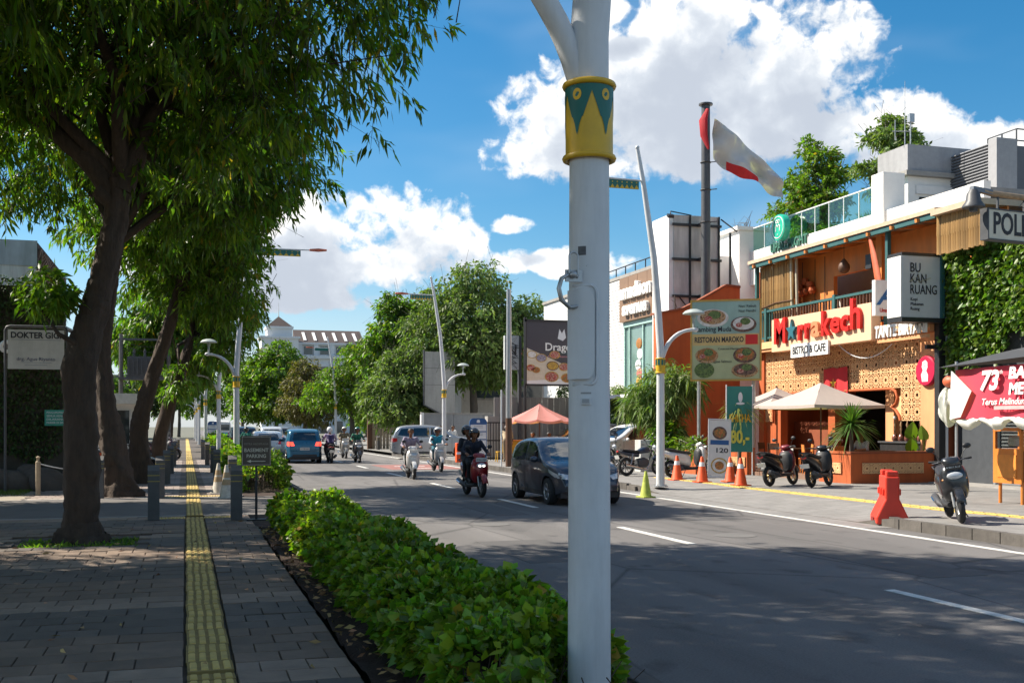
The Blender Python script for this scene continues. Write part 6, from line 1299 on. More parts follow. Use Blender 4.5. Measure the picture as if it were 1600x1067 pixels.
text('Dragon', .5, M_cwhite2, p, (.45, -.066, 5.35), bold=.008, width=1.5); text('Hot Pot', .16, M_teal, p, (.5, -.066, 5.08)); text('A Shabu Restaurant', .12, mat('print_pink', (.6, .25, .28), .6), p, (.45, -.066, 4.93), width=1.3); MB().prism([(.3, 5.75), (.38, 6.2), (.5, 6.0), (.62, 6.2), (.7, 5.8), (.55, 5.65)], -.068, -.061).build('mark', M_panel, p)
for (x, z, r, m_) in ((-.95, 5.0, .24, Mfw), (-.5, 4.85, .27, Mfp), (.15, 5.0, .26, Mfr), (.05, 4.5, .3, Mfy), (-1.0, 4.4, .22, Mfr), (.6, 4.45, .26, Mfr), (.0, 4.0, .34, Mfr), (.75, 3.95, .3, Mfo), (-.75, 4.3, .2, Mfo)):
    disc(p, x, z, r, r*.72, Mfy if m_ is not Mfy else Mfk, -.075); disc(p, x, z, r*.86, r*.6, m_, -.08)
t = thing('letter_sign', 'small white vertical sign with one letter beside the dark billboard', 'sign', (14.75, 49.2, 0)); p = MB().b2((-.35, 0, 4.4), (.35, .2, 6.0)).build('panel', mat('sign_pale_grey', (.45, .47, .46), .6), t); text('N', .7, Mink, p, (0, -.01, 5.3)); MB().b2((.35, .05, 0), (.5, .2, 6)).build('post', M_dgrey, t)  # panel in one even pale grey
t = thing('plank_fence', 'grey vertical plank fence below the dark billboard', 'fence', (14.0, 49.6, 0)); pm = MB().b2((-.14, 0, 0), (.14, .05, 3.0)).mesh('plank', mat('grey_plank', (.22, .21, .20), .8, var=.2, objrand=.25, stretch=(1, 1, .2)))
for i in range(17): inst('plank', pm, t, (.14+.3*i, 0, .1))
MB().b2((0, .05, 2.2), (5.1, .12, 2.3)).build('rail', M_dgrey, t); MB().b2((-.4, -.3, 0), (.15, .2, 2.2)).build('gate_pier', M_conc, t)
t = thing('iron_gate', 'black barred iron gate beside the bus stop board', 'gate', (12.5, 47.2, .16)); bmm = MB().box((0, 0, .85), (.035, .03, 1.7)).mesh('bar', M_black)
for i in range(11): inst('bar', bmm, t, (.13*i, 0, .04))
for z in (.1, .9, 1.7): MB().b2((-.04, -.03, z), (1.4, .0, z+.06)).build('rail', M_black, t)
t = thing('grey_wall', 'long grey rendered wall behind the silver car', 'wall', (12.9, 60.4, 0)); M_gw = mat('grey_render2', (.27, .28, .29), .85, var=.1, stain=.2)
for i in range(3): MB().b2((1.75*i+.01, 0, 0), (1.75*i+1.74, .2, 2.4)).build('wall_bay', M_gw, t)
MB().b2((-.15, -.05, 0), (.0, .25, 2.5)).build('end_pier', M_wpaint, t); MB().b2((-.15, -.04, 2.4), (5.3, .24, 2.48)).build('coping', M_conc, t)
t = thing('utility_pole', 'pale utility pole with dark wrapped foot beside the pink umbrella', 'pole', (12.05, 40.6, .15)); MB().tube([(0, 0, 1.9), (0, 0, 3), (.01, 0, 4.6), (.0, 0, 6.9)], [.12, .12, .11, .09], 12).build('shaft', M_galv, t, smooth=40); MB().cyl((0, 0, 0), (0, 0, 1.9), .13, .13, 12).build('wrap', M_woodd, t, smooth=40); b = MB()
for k in range(18): z = 4.0+.05*k; b.tube([(.12, 0, z), (.3+.1*random.random(), random.uniform(-.2, .2), z+random.uniform(-.3, .4)), (-.1, .1, z+.1)], .008, 4, False)
b.build('cable_tangle', M_black, t); MB().cyl((-.3, 0, 0), (-.3, 0, 3.0), .03, n=8).build('side_conduit', M_panel, t)
t = thing('old_billboard', 'grey concrete sign slab in front of the big tree', 'billboard', (14.6, 64, 0)); MB().prism([(-.9, 3.0), (-.9, 6.2), (1.0, 6.2), (1.0, 2.3), (.2, 2.45)], 0, .3).build('slab', mat('slab_grey', (.36, .35, .33), .85, var=.1, stain=.3), t); MB().tube([(-.92, -.02, 6.3), (-.92, -.02, 3.0), (.2, -.02, 2.4), (1.0, -.02, 2.2)], .06, 6).build('edge_trim', M_dgrey, t); MB().b2((-.2, .05, 0), (.5, .25, 2.5)).build('post', M_conc, t)
for i in range(2): MB().b2((-.88, -.012, 4.2+1.0*i), (.98, -.001, 4.22+1.0*i)).build('joint', M_dgrey, t)
t = thing('orange_box', 'orange road work box next to the bus stop board', 'box', (11.62, 46.3, .15)); MB().b2((-.3, -.15, 0), (.3, .15, .85)).build('body', M_corange, t, bevel=.03); MB().b2((-.3, -.17, .35), (.3, -.15, .45)).build('band', M_refl, t)
umbrella('pink market umbrella over the street stall', 14.75, 45.0, .16, .7, 1.3, M_pinkc, 2.55, 'market_umbrella', 8, 0, .25)
t = thing('yellow_stall', 'small yellow street stall under the pink umbrella', 'stall', (13.7, 46.6, .16)); MB().b2((0, 0, .35), (1.1, .6, .9)).build('box', mat('stall_yellow', (.62, .36, .03), .5, var=.15), t); MB().b2((-.05, -.05, .9), (1.15, .65, .95)).build('top', M_cartw, t)
for a in ((.05, .05), (1.0, .05), (.05, .5), (1.0, .5)): MB().b2((a[0], a[1], 0), (a[0]+.06, a[1]+.06, .35)).build('leg', MATS['stall_yellow'], t)
t = thing('stool', 'yellow plastic stool beside the street stall', 'stool', (13.3, 46.2, .16)); MB().box((0, 0, .44), (.3, .3, .04)).build('seat', MATS['stall_yellow'], t)
for sx in (-1, 1):
    for sy in (-1, 1): MB().tube([(sx*.16, sy*.16, 0), (sx*.12, sy*.12, .43)], .02, 6).build('leg', MATS['stall_yellow'], t)
# side street gate, gatehouse
t = thing('timber_gate', 'pale slatted gate across the side street', 'gate', (12.2, 74, 0)); gm_ = MB().b2((-.1, 0, 0), (.1, .05, 2.0)).mesh('slat', mat('gate_tan', (.36, .28, .2), .8, var=.15, objrand=.2))
for i in range(9): inst('slat', gm_, t, (.12+.24*i, 0, .15))
MB().b2((-.3, -.1, 0), (0, .2, 2.6)).build('pier', M_woodd, t); MB().b2((2.25, -.1, 0), (2.6, .2, 2.6)).build('pier', M_conc, t)
t = thing('meter_pole', 'concrete post with meter boxes left of the silver car', 'pole', (12.6, 66, 0)); MB().cyl((0, 0, 0), (0, 0, 5.2), .12, .1, 10).build('post', M_conc, t); MB().box((-.3, 0, 2.9), (.35, .25, .5)).build('meter_box', M_conc, t); MB().box((.3, .0, 3.1), (.25, .25, .9)).build('meter_box', M_galv, t); MB().box((.35, -.15, 1.2), (.4, .05, 1.1)).build('poster', M_panel, t)

# ---- trees of the right side and the background
def btree(label, x, y, h, blobs, m, seed, ncl=900, per=10, lf=.4, trunk=.25, bark=None, w=.42, sp=.28, shell=.5, down=.25):
    return tree('shade_tree', label, (x, y, 0), [(0, 0, 0), (.1, 0, h*.3), (.0, .1, h*.62)], [trunk, trunk*.8, trunk*.6], blobs, ncl, per, sp, lf, w, m, seed, .3, down, bark or M_bark2, 'trees beyond the road', nb=14, shell=shell)
btree('large olive tree towering behind the grey wall', 17.2, 66, 8, [(0, 0, 8.4, 2.9, 2.2), (-2.4, .4, 7.0, 2.3, 2.0), (2.4, 0, 7.6, 2.2, 1.9), (.3, 0, 10.7, 1.9, 1.2), (-1, 0, 5.6, 2.4, 1.3), (1.8, -.5, 5.4, 2.0, 1.1), (3.6, 0, 8.8, 1.4, 1.1), (-2.0, 0, 9.4, 1.5, 1.1), (0, -1.5, 7, 2.2, 1.6), (4.3, .2, 7.4, 1.3, 1.0)], M_lf3, 51, 2600, 11, .32, .3)
btree('dark dense tree left of the big olive tree', 14.2, 74, 7, [(0, 0, 8, 2.0, 2.0), (-1.4, 0, 6.6, 1.6, 1.5), (1, 0, 9.6, 1.3, 1.1), (.5, 0, 6, 2, 1.4), (-.6, 0, 10, 1, .9)], M_lf2, 52, 1300, 11, .34)
btree('pale green bushy tree over the small clipped bush', 13.2, 66.5, 4, [(-.4, 0, 4.3, 2.0, 1.5), (-1.8, .4, 3.6, 1.3, 1.1), (.9, 0, 3.6, 1.4, 1.2), (-.6, 0, 5.6, 1.2, .9), (-.5, -.5, 2.6, 1.8, .9), (1.5, -.3, 2.6, 1, .8)], M_lf3, 53, 1700, 11, .27)
btree('flat topped layered tree left of the silver car', 13.4, 92, 5, [(0, 0, 6.2, 2.9, .7), (-1.6, 0, 5.0, 2.5, .6), (1.2, 0, 7.2, 2.2, .7), (-2.4, 0, 3.8, 2.3, .5), (.6, 0, 4.4, 2.8, .6), (.3, 0, 8.2, 1.4, .6), (1.5, 0, 3.4, 2.4, .5)], M_lf4, 54, 1500, 11, .3, shell=.25)
btree('round tree standing left of the white hotel', 10.9, 140, 8, [(0, 0, 8.0, 4.0, 3.2), (-3, 0, 6.6, 2.8, 2.8), (3, 0, 6.8, 2.8, 2.8), (.6, 0, 11, 2.2, 1.4), (0, -1, 4.6, 4.2, 2.2), (-1.6, 0, 10, 1.8, 1.2), (3.4, -1, 4, 2.4, 1.8), (-3.4, -1, 4, 2.4, 1.8)], M_lf4, 55, 2000, 11, .5, .3)
btree('darker tree beside the round tree below the hotel tower', 7.2, 150, 7, [(0, 0, 7.6, 2.4, 2.4), (-1, 0, 9.4, 1.8, 1.4), (.4, 0, 5.4, 2.2, 1.4)], M_lf2, 56, 700, 11, .5)
btree('reddish tinged tree right of the round tree', 13.2, 128, 7, [(0, 0, 6.4, 2.4, 2.4), (.4, 0, 8.4, 1.6, 1.2), (-.4, 0, 4.2, 2.6, 1.8), (1.5, 0, 3.2, 2, 1.5)], mat('leaf_rusty', (.13, .12, .03), .6, var=0, island=.4, transl=.3), 57, 700, 11, .45)
btree('clipped round green tree in front of the hotel', 19.8, 118, 6, [(.6, 0, 6.0, 3.2, 2.9), (-.8, 0, 4.4, 2.6, 2.4), (2.2, 0, 6.8, 2.6, 2.4), (.6, 0, 3, 3.2, 2)], M_lf4, 58, 1300, 11, .42)
far_l = [(-9, 120, 8, 'leafy tree mass far left of the road'), (-4.5, 135, 9, 'tree closing the far end of the left sidewalk'), (3.2, 190, 10, 'hazy tree at the far end of the road'), (-1, 175, 10, 'second hazy tree at the far end of the road'), (24, 150, 9, 'tree behind the clipped round one'), (30, 110, 9, 'tree behind the big olive tree'), (22, 82, 8, 'tree behind the old sign slab'), (27, 76, 9, 'tree right of the big olive tree'), (-7, 70, 6, 'tree behind the transformer'), (-8, 52, 5, 'low tree behind the white guardhouse'), (-14, 95, 9, 'tree beyond the left buildings')]
for i, (x, y, h, lb) in enumerate(far_l): btree(lb, x, y, h, [(0, 0, h*.72, h*.34, h*.26), (-h*.2, 0, h*.55, h*.26, h*.22), (h*.22, 0, h*.58, h*.26, h*.22), (0, 0, h*.92, h*.2, h*.14)], (M_lf2, M_lf5, M_lf4)[i % 3], 70+i, 650, 10, .05*h)
# ---- white hotel with corner tower
t = thing('white_hotel', 'large white colonial style hotel with a pointed corner tower', 'building', (17.5, 262, -3.2)); T = t; M_hw = mat('hotel_white', (.66, .66, .66), .8, var=.05, scale=.3); M_hr = mat('hotel_roof', (.055, .038, .035), .8, var=.2, scale=.6)
tb('body', (1, 4, 0), (40, 24, 21.2), M_hw); tb('cornice', (-.3, 3.3, 21.2), (40.5, 24, 21.9), M_hw); tb('loggia', (8, 5.2, 21.9), (40, 24, 24.6), M_hw); tb('loggia_roof', (7.6, 4.2, 24.6), (40.4, 24, 25.1), M_hw)
for i in range(9): tb('column', (8.4+3.9*i, 4.3, 21.9), (9.5+3.9*i, 5.2, 24.6), M_hw); 
for i in range(8): w = tb('window', (10.0+3.9*i, 5.1, 22.2), (12.0+3.9*i, 5.2, 24.2), glass('dark_glass')); tb('sill', (9.9+3.9*i, 4.95, 22.0), (12.1+3.9*i, 5.1, 22.2), M_hw, w)
for r in range(4):
    for i in range(10): w = tb('window', (3+3.6*i, 3.93, 3.2+4.4*r), (4.8+3.6*i, 4.0, 6.0+4.4*r), glass('dark_glass')); MB().prism([(3.9+3.6*i+1.25*math.cos(k*PI/8), 6.1+4.4*r+.8*math.sin(k*PI/8)) for k in range(9)], 3.8, 3.98).build('arch_head', M_hw, w)
tb('tower_base', (-.4, 0, 0), (8.2, 9, 25.6), M_hw); tb('tower_ledge', (-.8, -.4, 25.6), (8.6, 9.4, 26.1), M_hw); tb('tower_top', (1, 1, 26.1), (6.8, 8, 28.0), M_hw); tb('tower_ledge', (.7, .7, 28.0), (7.1, 8.3, 28.5), M_hw)
b = MB(); b.add([(.9, .9, 28.5), (6.9, .9, 28.5), (6.9, 8.1, 28.5), (.9, 8.1, 28.5), (3.9, 4.5, 31.2)], [(0, 1, 4), (1, 2, 4), (2, 3, 4), (3, 0, 4)]); b.build('tower_roof', M_hr, t); MB().cyl((3.9, 4.5, 31), (3.9, 4.5, 34.5), .12, .04, 6).build('finial', M_hw, t); w = tb('tower_window', (2.6, -.06, 23.0), (5.2, 0, 25.0), glass('dark_glass')); tb('mullion', (3.85, -.1, 23.0), (3.95, -.06, 25.0), M_hw, w)
b = MB(); b.add([(8.2, 6, 25.1), (25, 6, 25.1), (25, 15, 29.0), (8.2, 15, 29.0), (8.2, 15, 25.1), (25, 15, 25.1)], [(0, 1, 2, 3), (0, 3, 4), (1, 5, 2)]); b.build('roof', M_hr, t)
for i in range(6): MB().box((10.5+2.5*i, 10, 27.0), (.7, 6, .12), (RAD(23.4), 0, 0)).build('skylight', M_hw, t)
b = MB(); b.add([(26, 5.5, 25.1), (41, 5.5, 25.1), (41, 20, 25.1), (26, 20, 25.1), (31, 12, 28.6), (39, 12, 28.6)], [(0, 1, 5, 4), (1, 2, 5), (2, 3, 4, 5), (3, 0, 4)]); b.build('roof', M_hr, t); tb('chimney', (38, 12, 25.1), (40.5, 15, 30.4), M_hw)
# mid distance buildings closing the gaps
for i, (x0, x1, y0, y1, h, c_, lb) in enumerate(((-30, -9, 62, 80, 5.5, (.5, .5, .48), 'pale low building beyond the guardhouse'), (22, 40, 96, 110, 7.5, (.52, .40, .3), 'tan building behind the trees on the right'), (-26, -6, 150, 170, 8, (.45, .47, .5), 'grey building at the far left'), (36, 60, 52, 70, 9.5, (.5, .5, .5), 'pale block behind the shop'), (17.5, 24, 70, 78, 6, (.45, .42, .4), 'house with an orange tiled roof hidden in the big tree'))):
    t = thing('distant_building', lb, 'building', (x0, y0, 0)); T = t; tb('wall', (0, 0, 0), (x1-x0, y1-y0, h), mat('far_wall_%d' % i, c_, .85, var=.1, stain=.2))
    if i == 4:
        b = MB(); b.add([(-.6, -.6, h), (7, -.6, h), (7, 8, h), (-.6, 8, h), (3.2, 4, h+2)], [(0, 1, 4), (1, 2, 4), (2, 3, 4), (3, 0, 4)]); b.build('roof', mat('orange_tile', (.40, .12, .05), .8, var=.2), t)
    else: tb('roof', (-.3, -.3, h), (x1-x0+.3, y1-y0+.3, h+.35), M_concd)
    for k in range(int((x1-x0)/3)): w = tb('window', (1+3*k, -.06, h-2.4), (2.6+3*k, 0, h-1.0), glass('dark_glass')); tb('sill', (.9+3*k, -.15, h-2.55), (2.7+3*k, 0, h-2.41), M_conc, w)
# ================================================================== vehicles
def sec(y, zc, w, h, n=16, p=2.6, x=0.):
    out = []
    for k in range(n):
        a = 2*PI*k/n; c, s = math.cos(a), math.sin(a)
        out.append((x+w/2*math.copysign(abs(c)**(2/p), c), y, zc+h/2*math.copysign(abs(s)**(2/p), s)))
    return out
def paint(name, col, metal=.3, rough=.3): return mat(name, col, rough, metal, var=.03, scale=4, coat=.6)
M_plast = mat('black_plastic', (.022, .022, .024), .55, var=.15, scale=12); M_seat = mat('seat_vinyl', (.02, .02, .022), .5, var=.15, scale=20); M_alloy = mat('alloy', (.32, .32, .33), .35, .8, var=.1)
M_lens = mat('lens_clear', (.55, .57, .60), .12, .2, var=0, coat=.5); M_tail = mat('lens_red', (.50, .015, .012), .2, var=0, coat=.6); M_amber = mat('lens_amber', (.6, .2, .02), .25, var=0, coat=.5); M_plate = mat('plate_white2', (.62, .62, .60), .5); M_plateb = mat('plate_black', (.03, .03, .032), .5)
M_lit = mat('headlight_on', (1.0, .92, .8), .3, var=0, emit=1.6); M_brake = mat('tail_on', (1.0, .07, .04), .3, var=0, emit=1.2)
M_brz = mat('bronze_rim', (.28, .18, .06), .4, .6, var=.1)
def wheel_m(parent, y, z, R_, r, rim_m, spokes=6, x=0., w=1.0):
    t_ = MB(); t_.torus((0, 0, 0), R_-r, r, 28, 10, 'x')
    for i, v in enumerate(t_.v): t_.v[i] = (v[0]*w, v[1], v[2])
    o = t_.build('wheel', M_rubber, parent, smooth=60, loc=(x, y, z)); b = MB(); b.torus((0, 0, 0), R_-2*r+.008, .014, 24, 6, 'x'); b.lathe([(.045, -.05), (.045, .05)], 12, axis='x')
    for k in range(spokes):
        a = 2*PI*k/spokes; b.tube([(.0, .03*math.cos(a), .03*math.sin(a)), (.0, (R_-2*r+.01)*math.cos(a+.12), (R_-2*r+.01)*math.sin(a+.12))], .014, 5, False)
    b.build('rim', rim_m, o, smooth=50); MB().lathe([(.09, .04), (.09, .045)], 16, axis='x').build('brake_disc', M_galv, o); return o
def scooter(label, x, y, z, rz, col, seat=None, rim=None, plate=None, lit=False, lean=0., steer=0., metal=.2, front_col=None, group='scooters', name='scooter', cat='scooter', bigbody=1.):
    t = thing(name, label, cat, (x, y, z), rz, group, rot=(0, lean, rz)); pm = paint('scooter_paint_%s' % str(col), col, metal); fm = paint('scooter_paint_%s' % str(front_col), front_col, metal) if front_col else pm; rim = rim or M_alloy
    wheel_m(t, .63, .275, .275, .052, rim); wheel_m(t, -.60, .275, .275, .06, rim)
    for s in (-1, 1): MB().tube([(s*.075, .63, .275), (s*.075, .56, .5), (s*.06, .46, .74)], [.022, .024, .024], 8).build('fork', M_galv, t, smooth=50)
    f = MB(); secs = []
    for k in range(11):
        a = RAD(15+k*14); r = .315; secs.append([(sx*.075, .63+r*math.cos(a)*1.02, .275+r*math.sin(a)+dz) for sx, dz in ((-1, -.045), (-.8, .0), (0, .012), (.8, 0), (1, -.045))])
    f.loft(secs, False, False); fo = f.build('front_fender', fm if not front_col else pm, t, smooth=50); so2 = fo.modifiers.new('s', 'SOLIDIFY'); so2.thickness = .008
    # apron: leg shield with nose
    a = MB(); a.loft([sec(.60, .62, .06, .05, p=2.2), sec(.60, .66, .20, .22), sec(.565, .70, .34, .40), sec(.50, .68, .43, .60), sec(.44, .66, .46, .66), sec(.39, .64, .44, .62), sec(.36, .62, .38, .55)]); a.build('front_apron', fm, t, smooth=50)
    i = MB(); i.loft([sec(.37, .64, .40, .56), sec(.30, .62, .34, .5), sec(.27, .6, .26, .44)]); i.build('inner_shield', M_plast, t, smooth=50)
    MB().loft([sec(.40, .30, .30, .10), sec(.2, .28, .34, .09), sec(-.1, .28, .34, .1), sec(-.25, .32, .30, .16)]).build('floorboard', M_plast, t, smooth=50)
    b = MB(); b.loft([sec(.02, .50, .20, .34), sec(-.10, .54, .30, .40), sec(-.30, .58, .36, .38), sec(-.55, .64, .35, .30), sec(-.75, .71, .27, .22), sec(-.90, .77, .17, .13), sec(-.97, .80, .08, .07)]); b.build('rear_body', pm, t, smooth=50)
    sm = MB(); sm.loft([sec(.06, .74, .16, .05), sec(-.02, .76, .25, .1), sec(-.22, .765, .30, .11), sec(-.42, .80, .31, .11), sec(-.62, .845, .27, .1), sec(-.78, .87, .18, .07)]); sm.build('seat', seat or M_seat, t, smooth=50)
    g = MB(); g.tube([(-.12, -.72, .84), (-.13, -.9, .88), (0, -.98, .9), (.13, -.9, .88), (.12, -.72, .84)], .016, 7); g.build('grab_rail', M_plast, t, smooth=50)
    e = MB(); e.loft([sec(-.05, .34, .18, .2), sec(-.3, .3, .26, .2), sec(-.58, .28, .14, .16)]); e.tube([(.1, -.3, .3), (.12, -.6, .275)], .05, 8); e.build('engine', M_dgrey, t, smooth=50)
    x_ = MB(); x_.tube([(.1, -.05, .25), (.14, -.25, .24), (.165, -.35, .27), (.17, -.8, .37), (.17, -.84, .375)], [.018, .02, .055, .065, .04], 10); x_.build('exhaust', M_dgrey, t, smooth=50); MB().tube([(.235, -.45, .31), (.238, -.72, .365)], .022, 6).build('heat_shield', M_chrome, t)
    s_ = MB(); s_.tube([(-.12, -.55, .3), (-.11, -.5, .6)], .03, 8); s_.build('shock', M_alloy, t)
    MB().loft([sec(-.45, .57, .10, .03), sec(-.75, .58, .13, .03), sec(-.9, .44, .12, .03)]).build('rear_fender', M_plast, t, smooth=50)
    h = MB(); h.loft([sec(.52, .98, .10, .08), sec(.47, 1.0, .28, .14), sec(.40, 1.02, .30, .13), sec(.34, 1.0, .16, .08)]); h.build('handlebar_cover', fm, t, smooth=50)
    hb = MB(); hb.tube([(-.33, .34, 1.03), (-.2, .39, 1.02), (0, .41, 1.0), (.2, .39, 1.02), (.33, .34, 1.03)], .013, 8); hb.build('handlebar', M_dgrey, t)
    for s in (-1, 1):
        MB().tube([(s*.21, .385, 1.02), (s*.335, .338, 1.03)], .019, 8).build('grip', M_rubber, t); MB().tube([(s*.2, .43, 1.01), (s*.3, .42, 1.0)], .007, 5).build('brake_lever', M_alloy, t)
        mo = MB().tube([(s*.17, .41, 1.05), (s*.22, .40, 1.15), (s*.27, .38, 1.2)], .007, 6).build('mirror', M_black, t); MB().ball((s*.285, .37, 1.235), .062, 12, 8, (1.1, .35, .75)).build('mirror_head', M_black, mo, smooth=True)
    MB().ball((0, .608, .78), .10, 14, 8, (1.25, .3, .6)).build('headlight', M_lens, t, smooth=True)
    if lit:
        for s in (-1, 1): MB().ball((s*.05, .632, .77), .035, 10, 6, (1.1, .4, .8)).build('lamp_bulb', M_lit, t, smooth=True)
    for s in (-1, 1): MB().ball((s*.15, .53, .72), .05, 10, 6, (1.0, .6, .5)).build('indicator', M_amber, t, smooth=True)
    MB().ball((0, -.94, .77), .06, 12, 6, (1.4, .5, .6)).build('tail_light', M_tail, t, smooth=True)
    pr = MB().box((0, .585, .92), (.26, .012, .10), (-.25, 0, 0)).build('number_plate', plate or M_plate, t); 
    if plate is not None or lit: text('B 4821 SUA' if plate is None else 'B 6071 KTP', .06, M_plateb if plate is None else M_plate, pr, (0, .5945, .925), (PI/2-.25, 0, PI), .001, .001, 'CENTER', .22)
    MB().box((0, -.93, .56), (.24, .012, .12), (.4, 0, 0)).build('number_plate', M_plate, t)
    MB().tube([(-.1, -.05, .26), (-.22, -.12, .02)], .012, 6).build('side_stand', M_dgrey, t)
    return t
def hdg(hx, hy): return math.atan2(-hx, hy)
def motorbike(label, x, y, z, rz, col, lean=.08, group='parked motorbikes'):
    """geared motorbike with tank and open frame"""
    t = thing('motorbike', label, 'motorbike', (x, y, z), rz, group, rot=(0, lean, rz)); pm = paint('bike_paint_%s' % str(col), col)
    wheel_m(t, .64, .3, .3, .045, M_alloy, 10); wheel_m(t, -.62, .3, .3, .055, M_alloy, 10)
    for s in (-1, 1): MB().tube([(s*.08, .64, .3), (s*.08, .44, .85)], .022, 8).build('fork', M_chrome, t); MB().tube([(s*.09, -.62, .3), (s*.1, -.05, .38)], .022, 6).build('swing_arm', M_dgrey, t); MB().tube([(s*.11, -.5, .36), (s*.1, -.4, .7)], .026, 8).build('shock', M_alloy, t)
    MB().loft([sec(.30, .80, .14, .12), sec(.2, .82, .26, .22), sec(.0, .80, .27, .2), sec(-.15, .76, .16, .12)]).build('tank', pm, t, smooth=50)
    MB().loft([sec(-.08, .77, .16, .07), sec(-.3, .77, .24, .09), sec(-.6, .81, .22, .08), sec(-.75, .83, .14, .06)]).build('seat', M_seat, t, smooth=50); MB().loft([sec(-.15, .66, .2, .14), sec(-.5, .69, .2, .13), sec(-.9, .78, .1, .06)]).build('side_panel', pm, t, smooth=50)
    MB().loft([sec(.22, .42, .16, .2), sec(.05, .42, .28, .34), sec(-.2, .4, .26, .3)]).build('engine', M_dgrey, t, smooth=50); fr = MB(); fr.tube([(0, .42, .82), (0, .3, .55), (0, .15, .28), (0, -.25, .26)], .022, 7); fr.tube([(0, .42, .82), (0, -.2, .68), (0, -.8, .76)], .02, 7); fr.build('frame', M_black, t)
    MB().tube([(.1, .2, .35), (.13, .1, .2), (.15, -.2, .22), (.16, -.75, .34)], [.02, .022, .045, .05], 10).build('exhaust', M_chrome, t, smooth=50); MB().tube([(-.36, .28, 1.02), (-.15, .4, 1.0), (0, .42, .95), (.15, .4, 1.0), (.36, .28, 1.02)], .012, 8).build('handlebar', M_dgrey, t)
    for s in (-1, 1): MB().tube([(s*.2, .385, 1.01), (s*.36, .28, 1.02)], .018, 7).build('grip', M_rubber, t); mo = MB().tube([(s*.2, .38, 1.02), (s*.26, .36, 1.15)], .007, 6).build('mirror', M_black, t); MB().ball((s*.28, .35, 1.18), .055, 10, 8, (1.1, .35, .8)).build('mirror_head', M_black, mo, smooth=True)
    MB().ball((0, .52, .88), .1, 14, 8, (1, .6, 1)).build('headlight', M_lens, t, smooth=True); MB().ball((0, -.92, .78), .045, 10, 6, (1.3, .6, .8)).build('tail_light', M_tail, t, smooth=True); MB().box((0, -.95, .6), (.22, .012, .12), (.35, 0, 0)).build('number_plate', M_plate, t)
    f = MB(); secs = []
    for k in range(9): a = RAD(25+k*14); secs.append([(sx*.06, .64+.34*math.cos(a), .3+.34*math.sin(a)+dz) for sx, dz in ((-1, -.03), (0, .01), (1, -.03))])
    f.loft(secs, False, False); f.build('front_fender', pm, t, smooth=50); return t
# parked two-wheelers
scooter('black scooter with bronze wheels parked nearest the terrace corner', 15.85, 24.85, zr(15.8, 24.9), hdg(.80, .6), (.012, .012, .014), rim=M_brz, lean=-.12, group='scooters parked by the restaurant'); scooter('black scooter with red tail panel parked left of its twin by the terrace', 15.15, 25.6, zr(15.1, 25.6), hdg(.86, .5), (.014, .012, .013), rim=M_brz, lean=-.12, group='scooters parked by the restaurant', front_col=(.16, .01, .015))
scooter('dark grey scooter with black front wheel parked on the right kerb', 12.42, 15.4, .165, hdg(-.50, -.86), (.035, .037, .042), plate=M_plateb, lean=.14, group='scooters parked by the restaurant', metal=.5)
scooter('white and black scooter parked behind the orange cones', 14.85, 30.5, .16, hdg(1, .1), (.66, .65, .62), lean=-.1, group='scooters parked by the restaurant'); motorbike('dark blue motorbike parked left of the white scooter', 13.95, 32.0, .16, hdg(.95, .2), (.02, .03, .06), -.1); motorbike('black motorbike parked behind the leaning lamp post', 13.2, 33.4, .16, hdg(.9, .35), (.015, .015, .015), -.1)
scooter('white scooter parked between the left tree trunks', -1.75, 37.2, SW, hdg(.9, .3), (.6, .6, .6), lean=.1, group='scooters parked on the left sidewalk'); scooter('pink scooter parked farther along the left sidewalk', -1.5, 47.5, SW, hdg(.9, -.2), (.5, .08, .18), lean=.1, group='scooters parked on the left sidewalk'); scooter('black scooter parked beside the third left tree', -1.9, 34.0, SW, hdg(.7, .6), (.02, .02, .02), lean=.1, group='scooters parked on the left sidewalk'); scooter('dark scooter last in the left sidewalk row', -1.1, 53, SW, hdg(.9, 0), (.05, .02, .03), lean=.1, group='scooters parked on the left sidewalk')
t = thing('utility_cabinet', 'pale grey utility cabinet behind the parked motorbikes', 'cabinet', (15.0, 34.6, .16)); MB().b2((0, 0, 0), (.95, .5, 1.1)).build('body', mat('cabinet_grey', (.5, .5, .48), .6, var=.08, stain=.2), t, bevel=.01); MB().b2((.46, -.006, .05), (.475, .0, 1.05)).build('door_seam', M_dgrey, t)

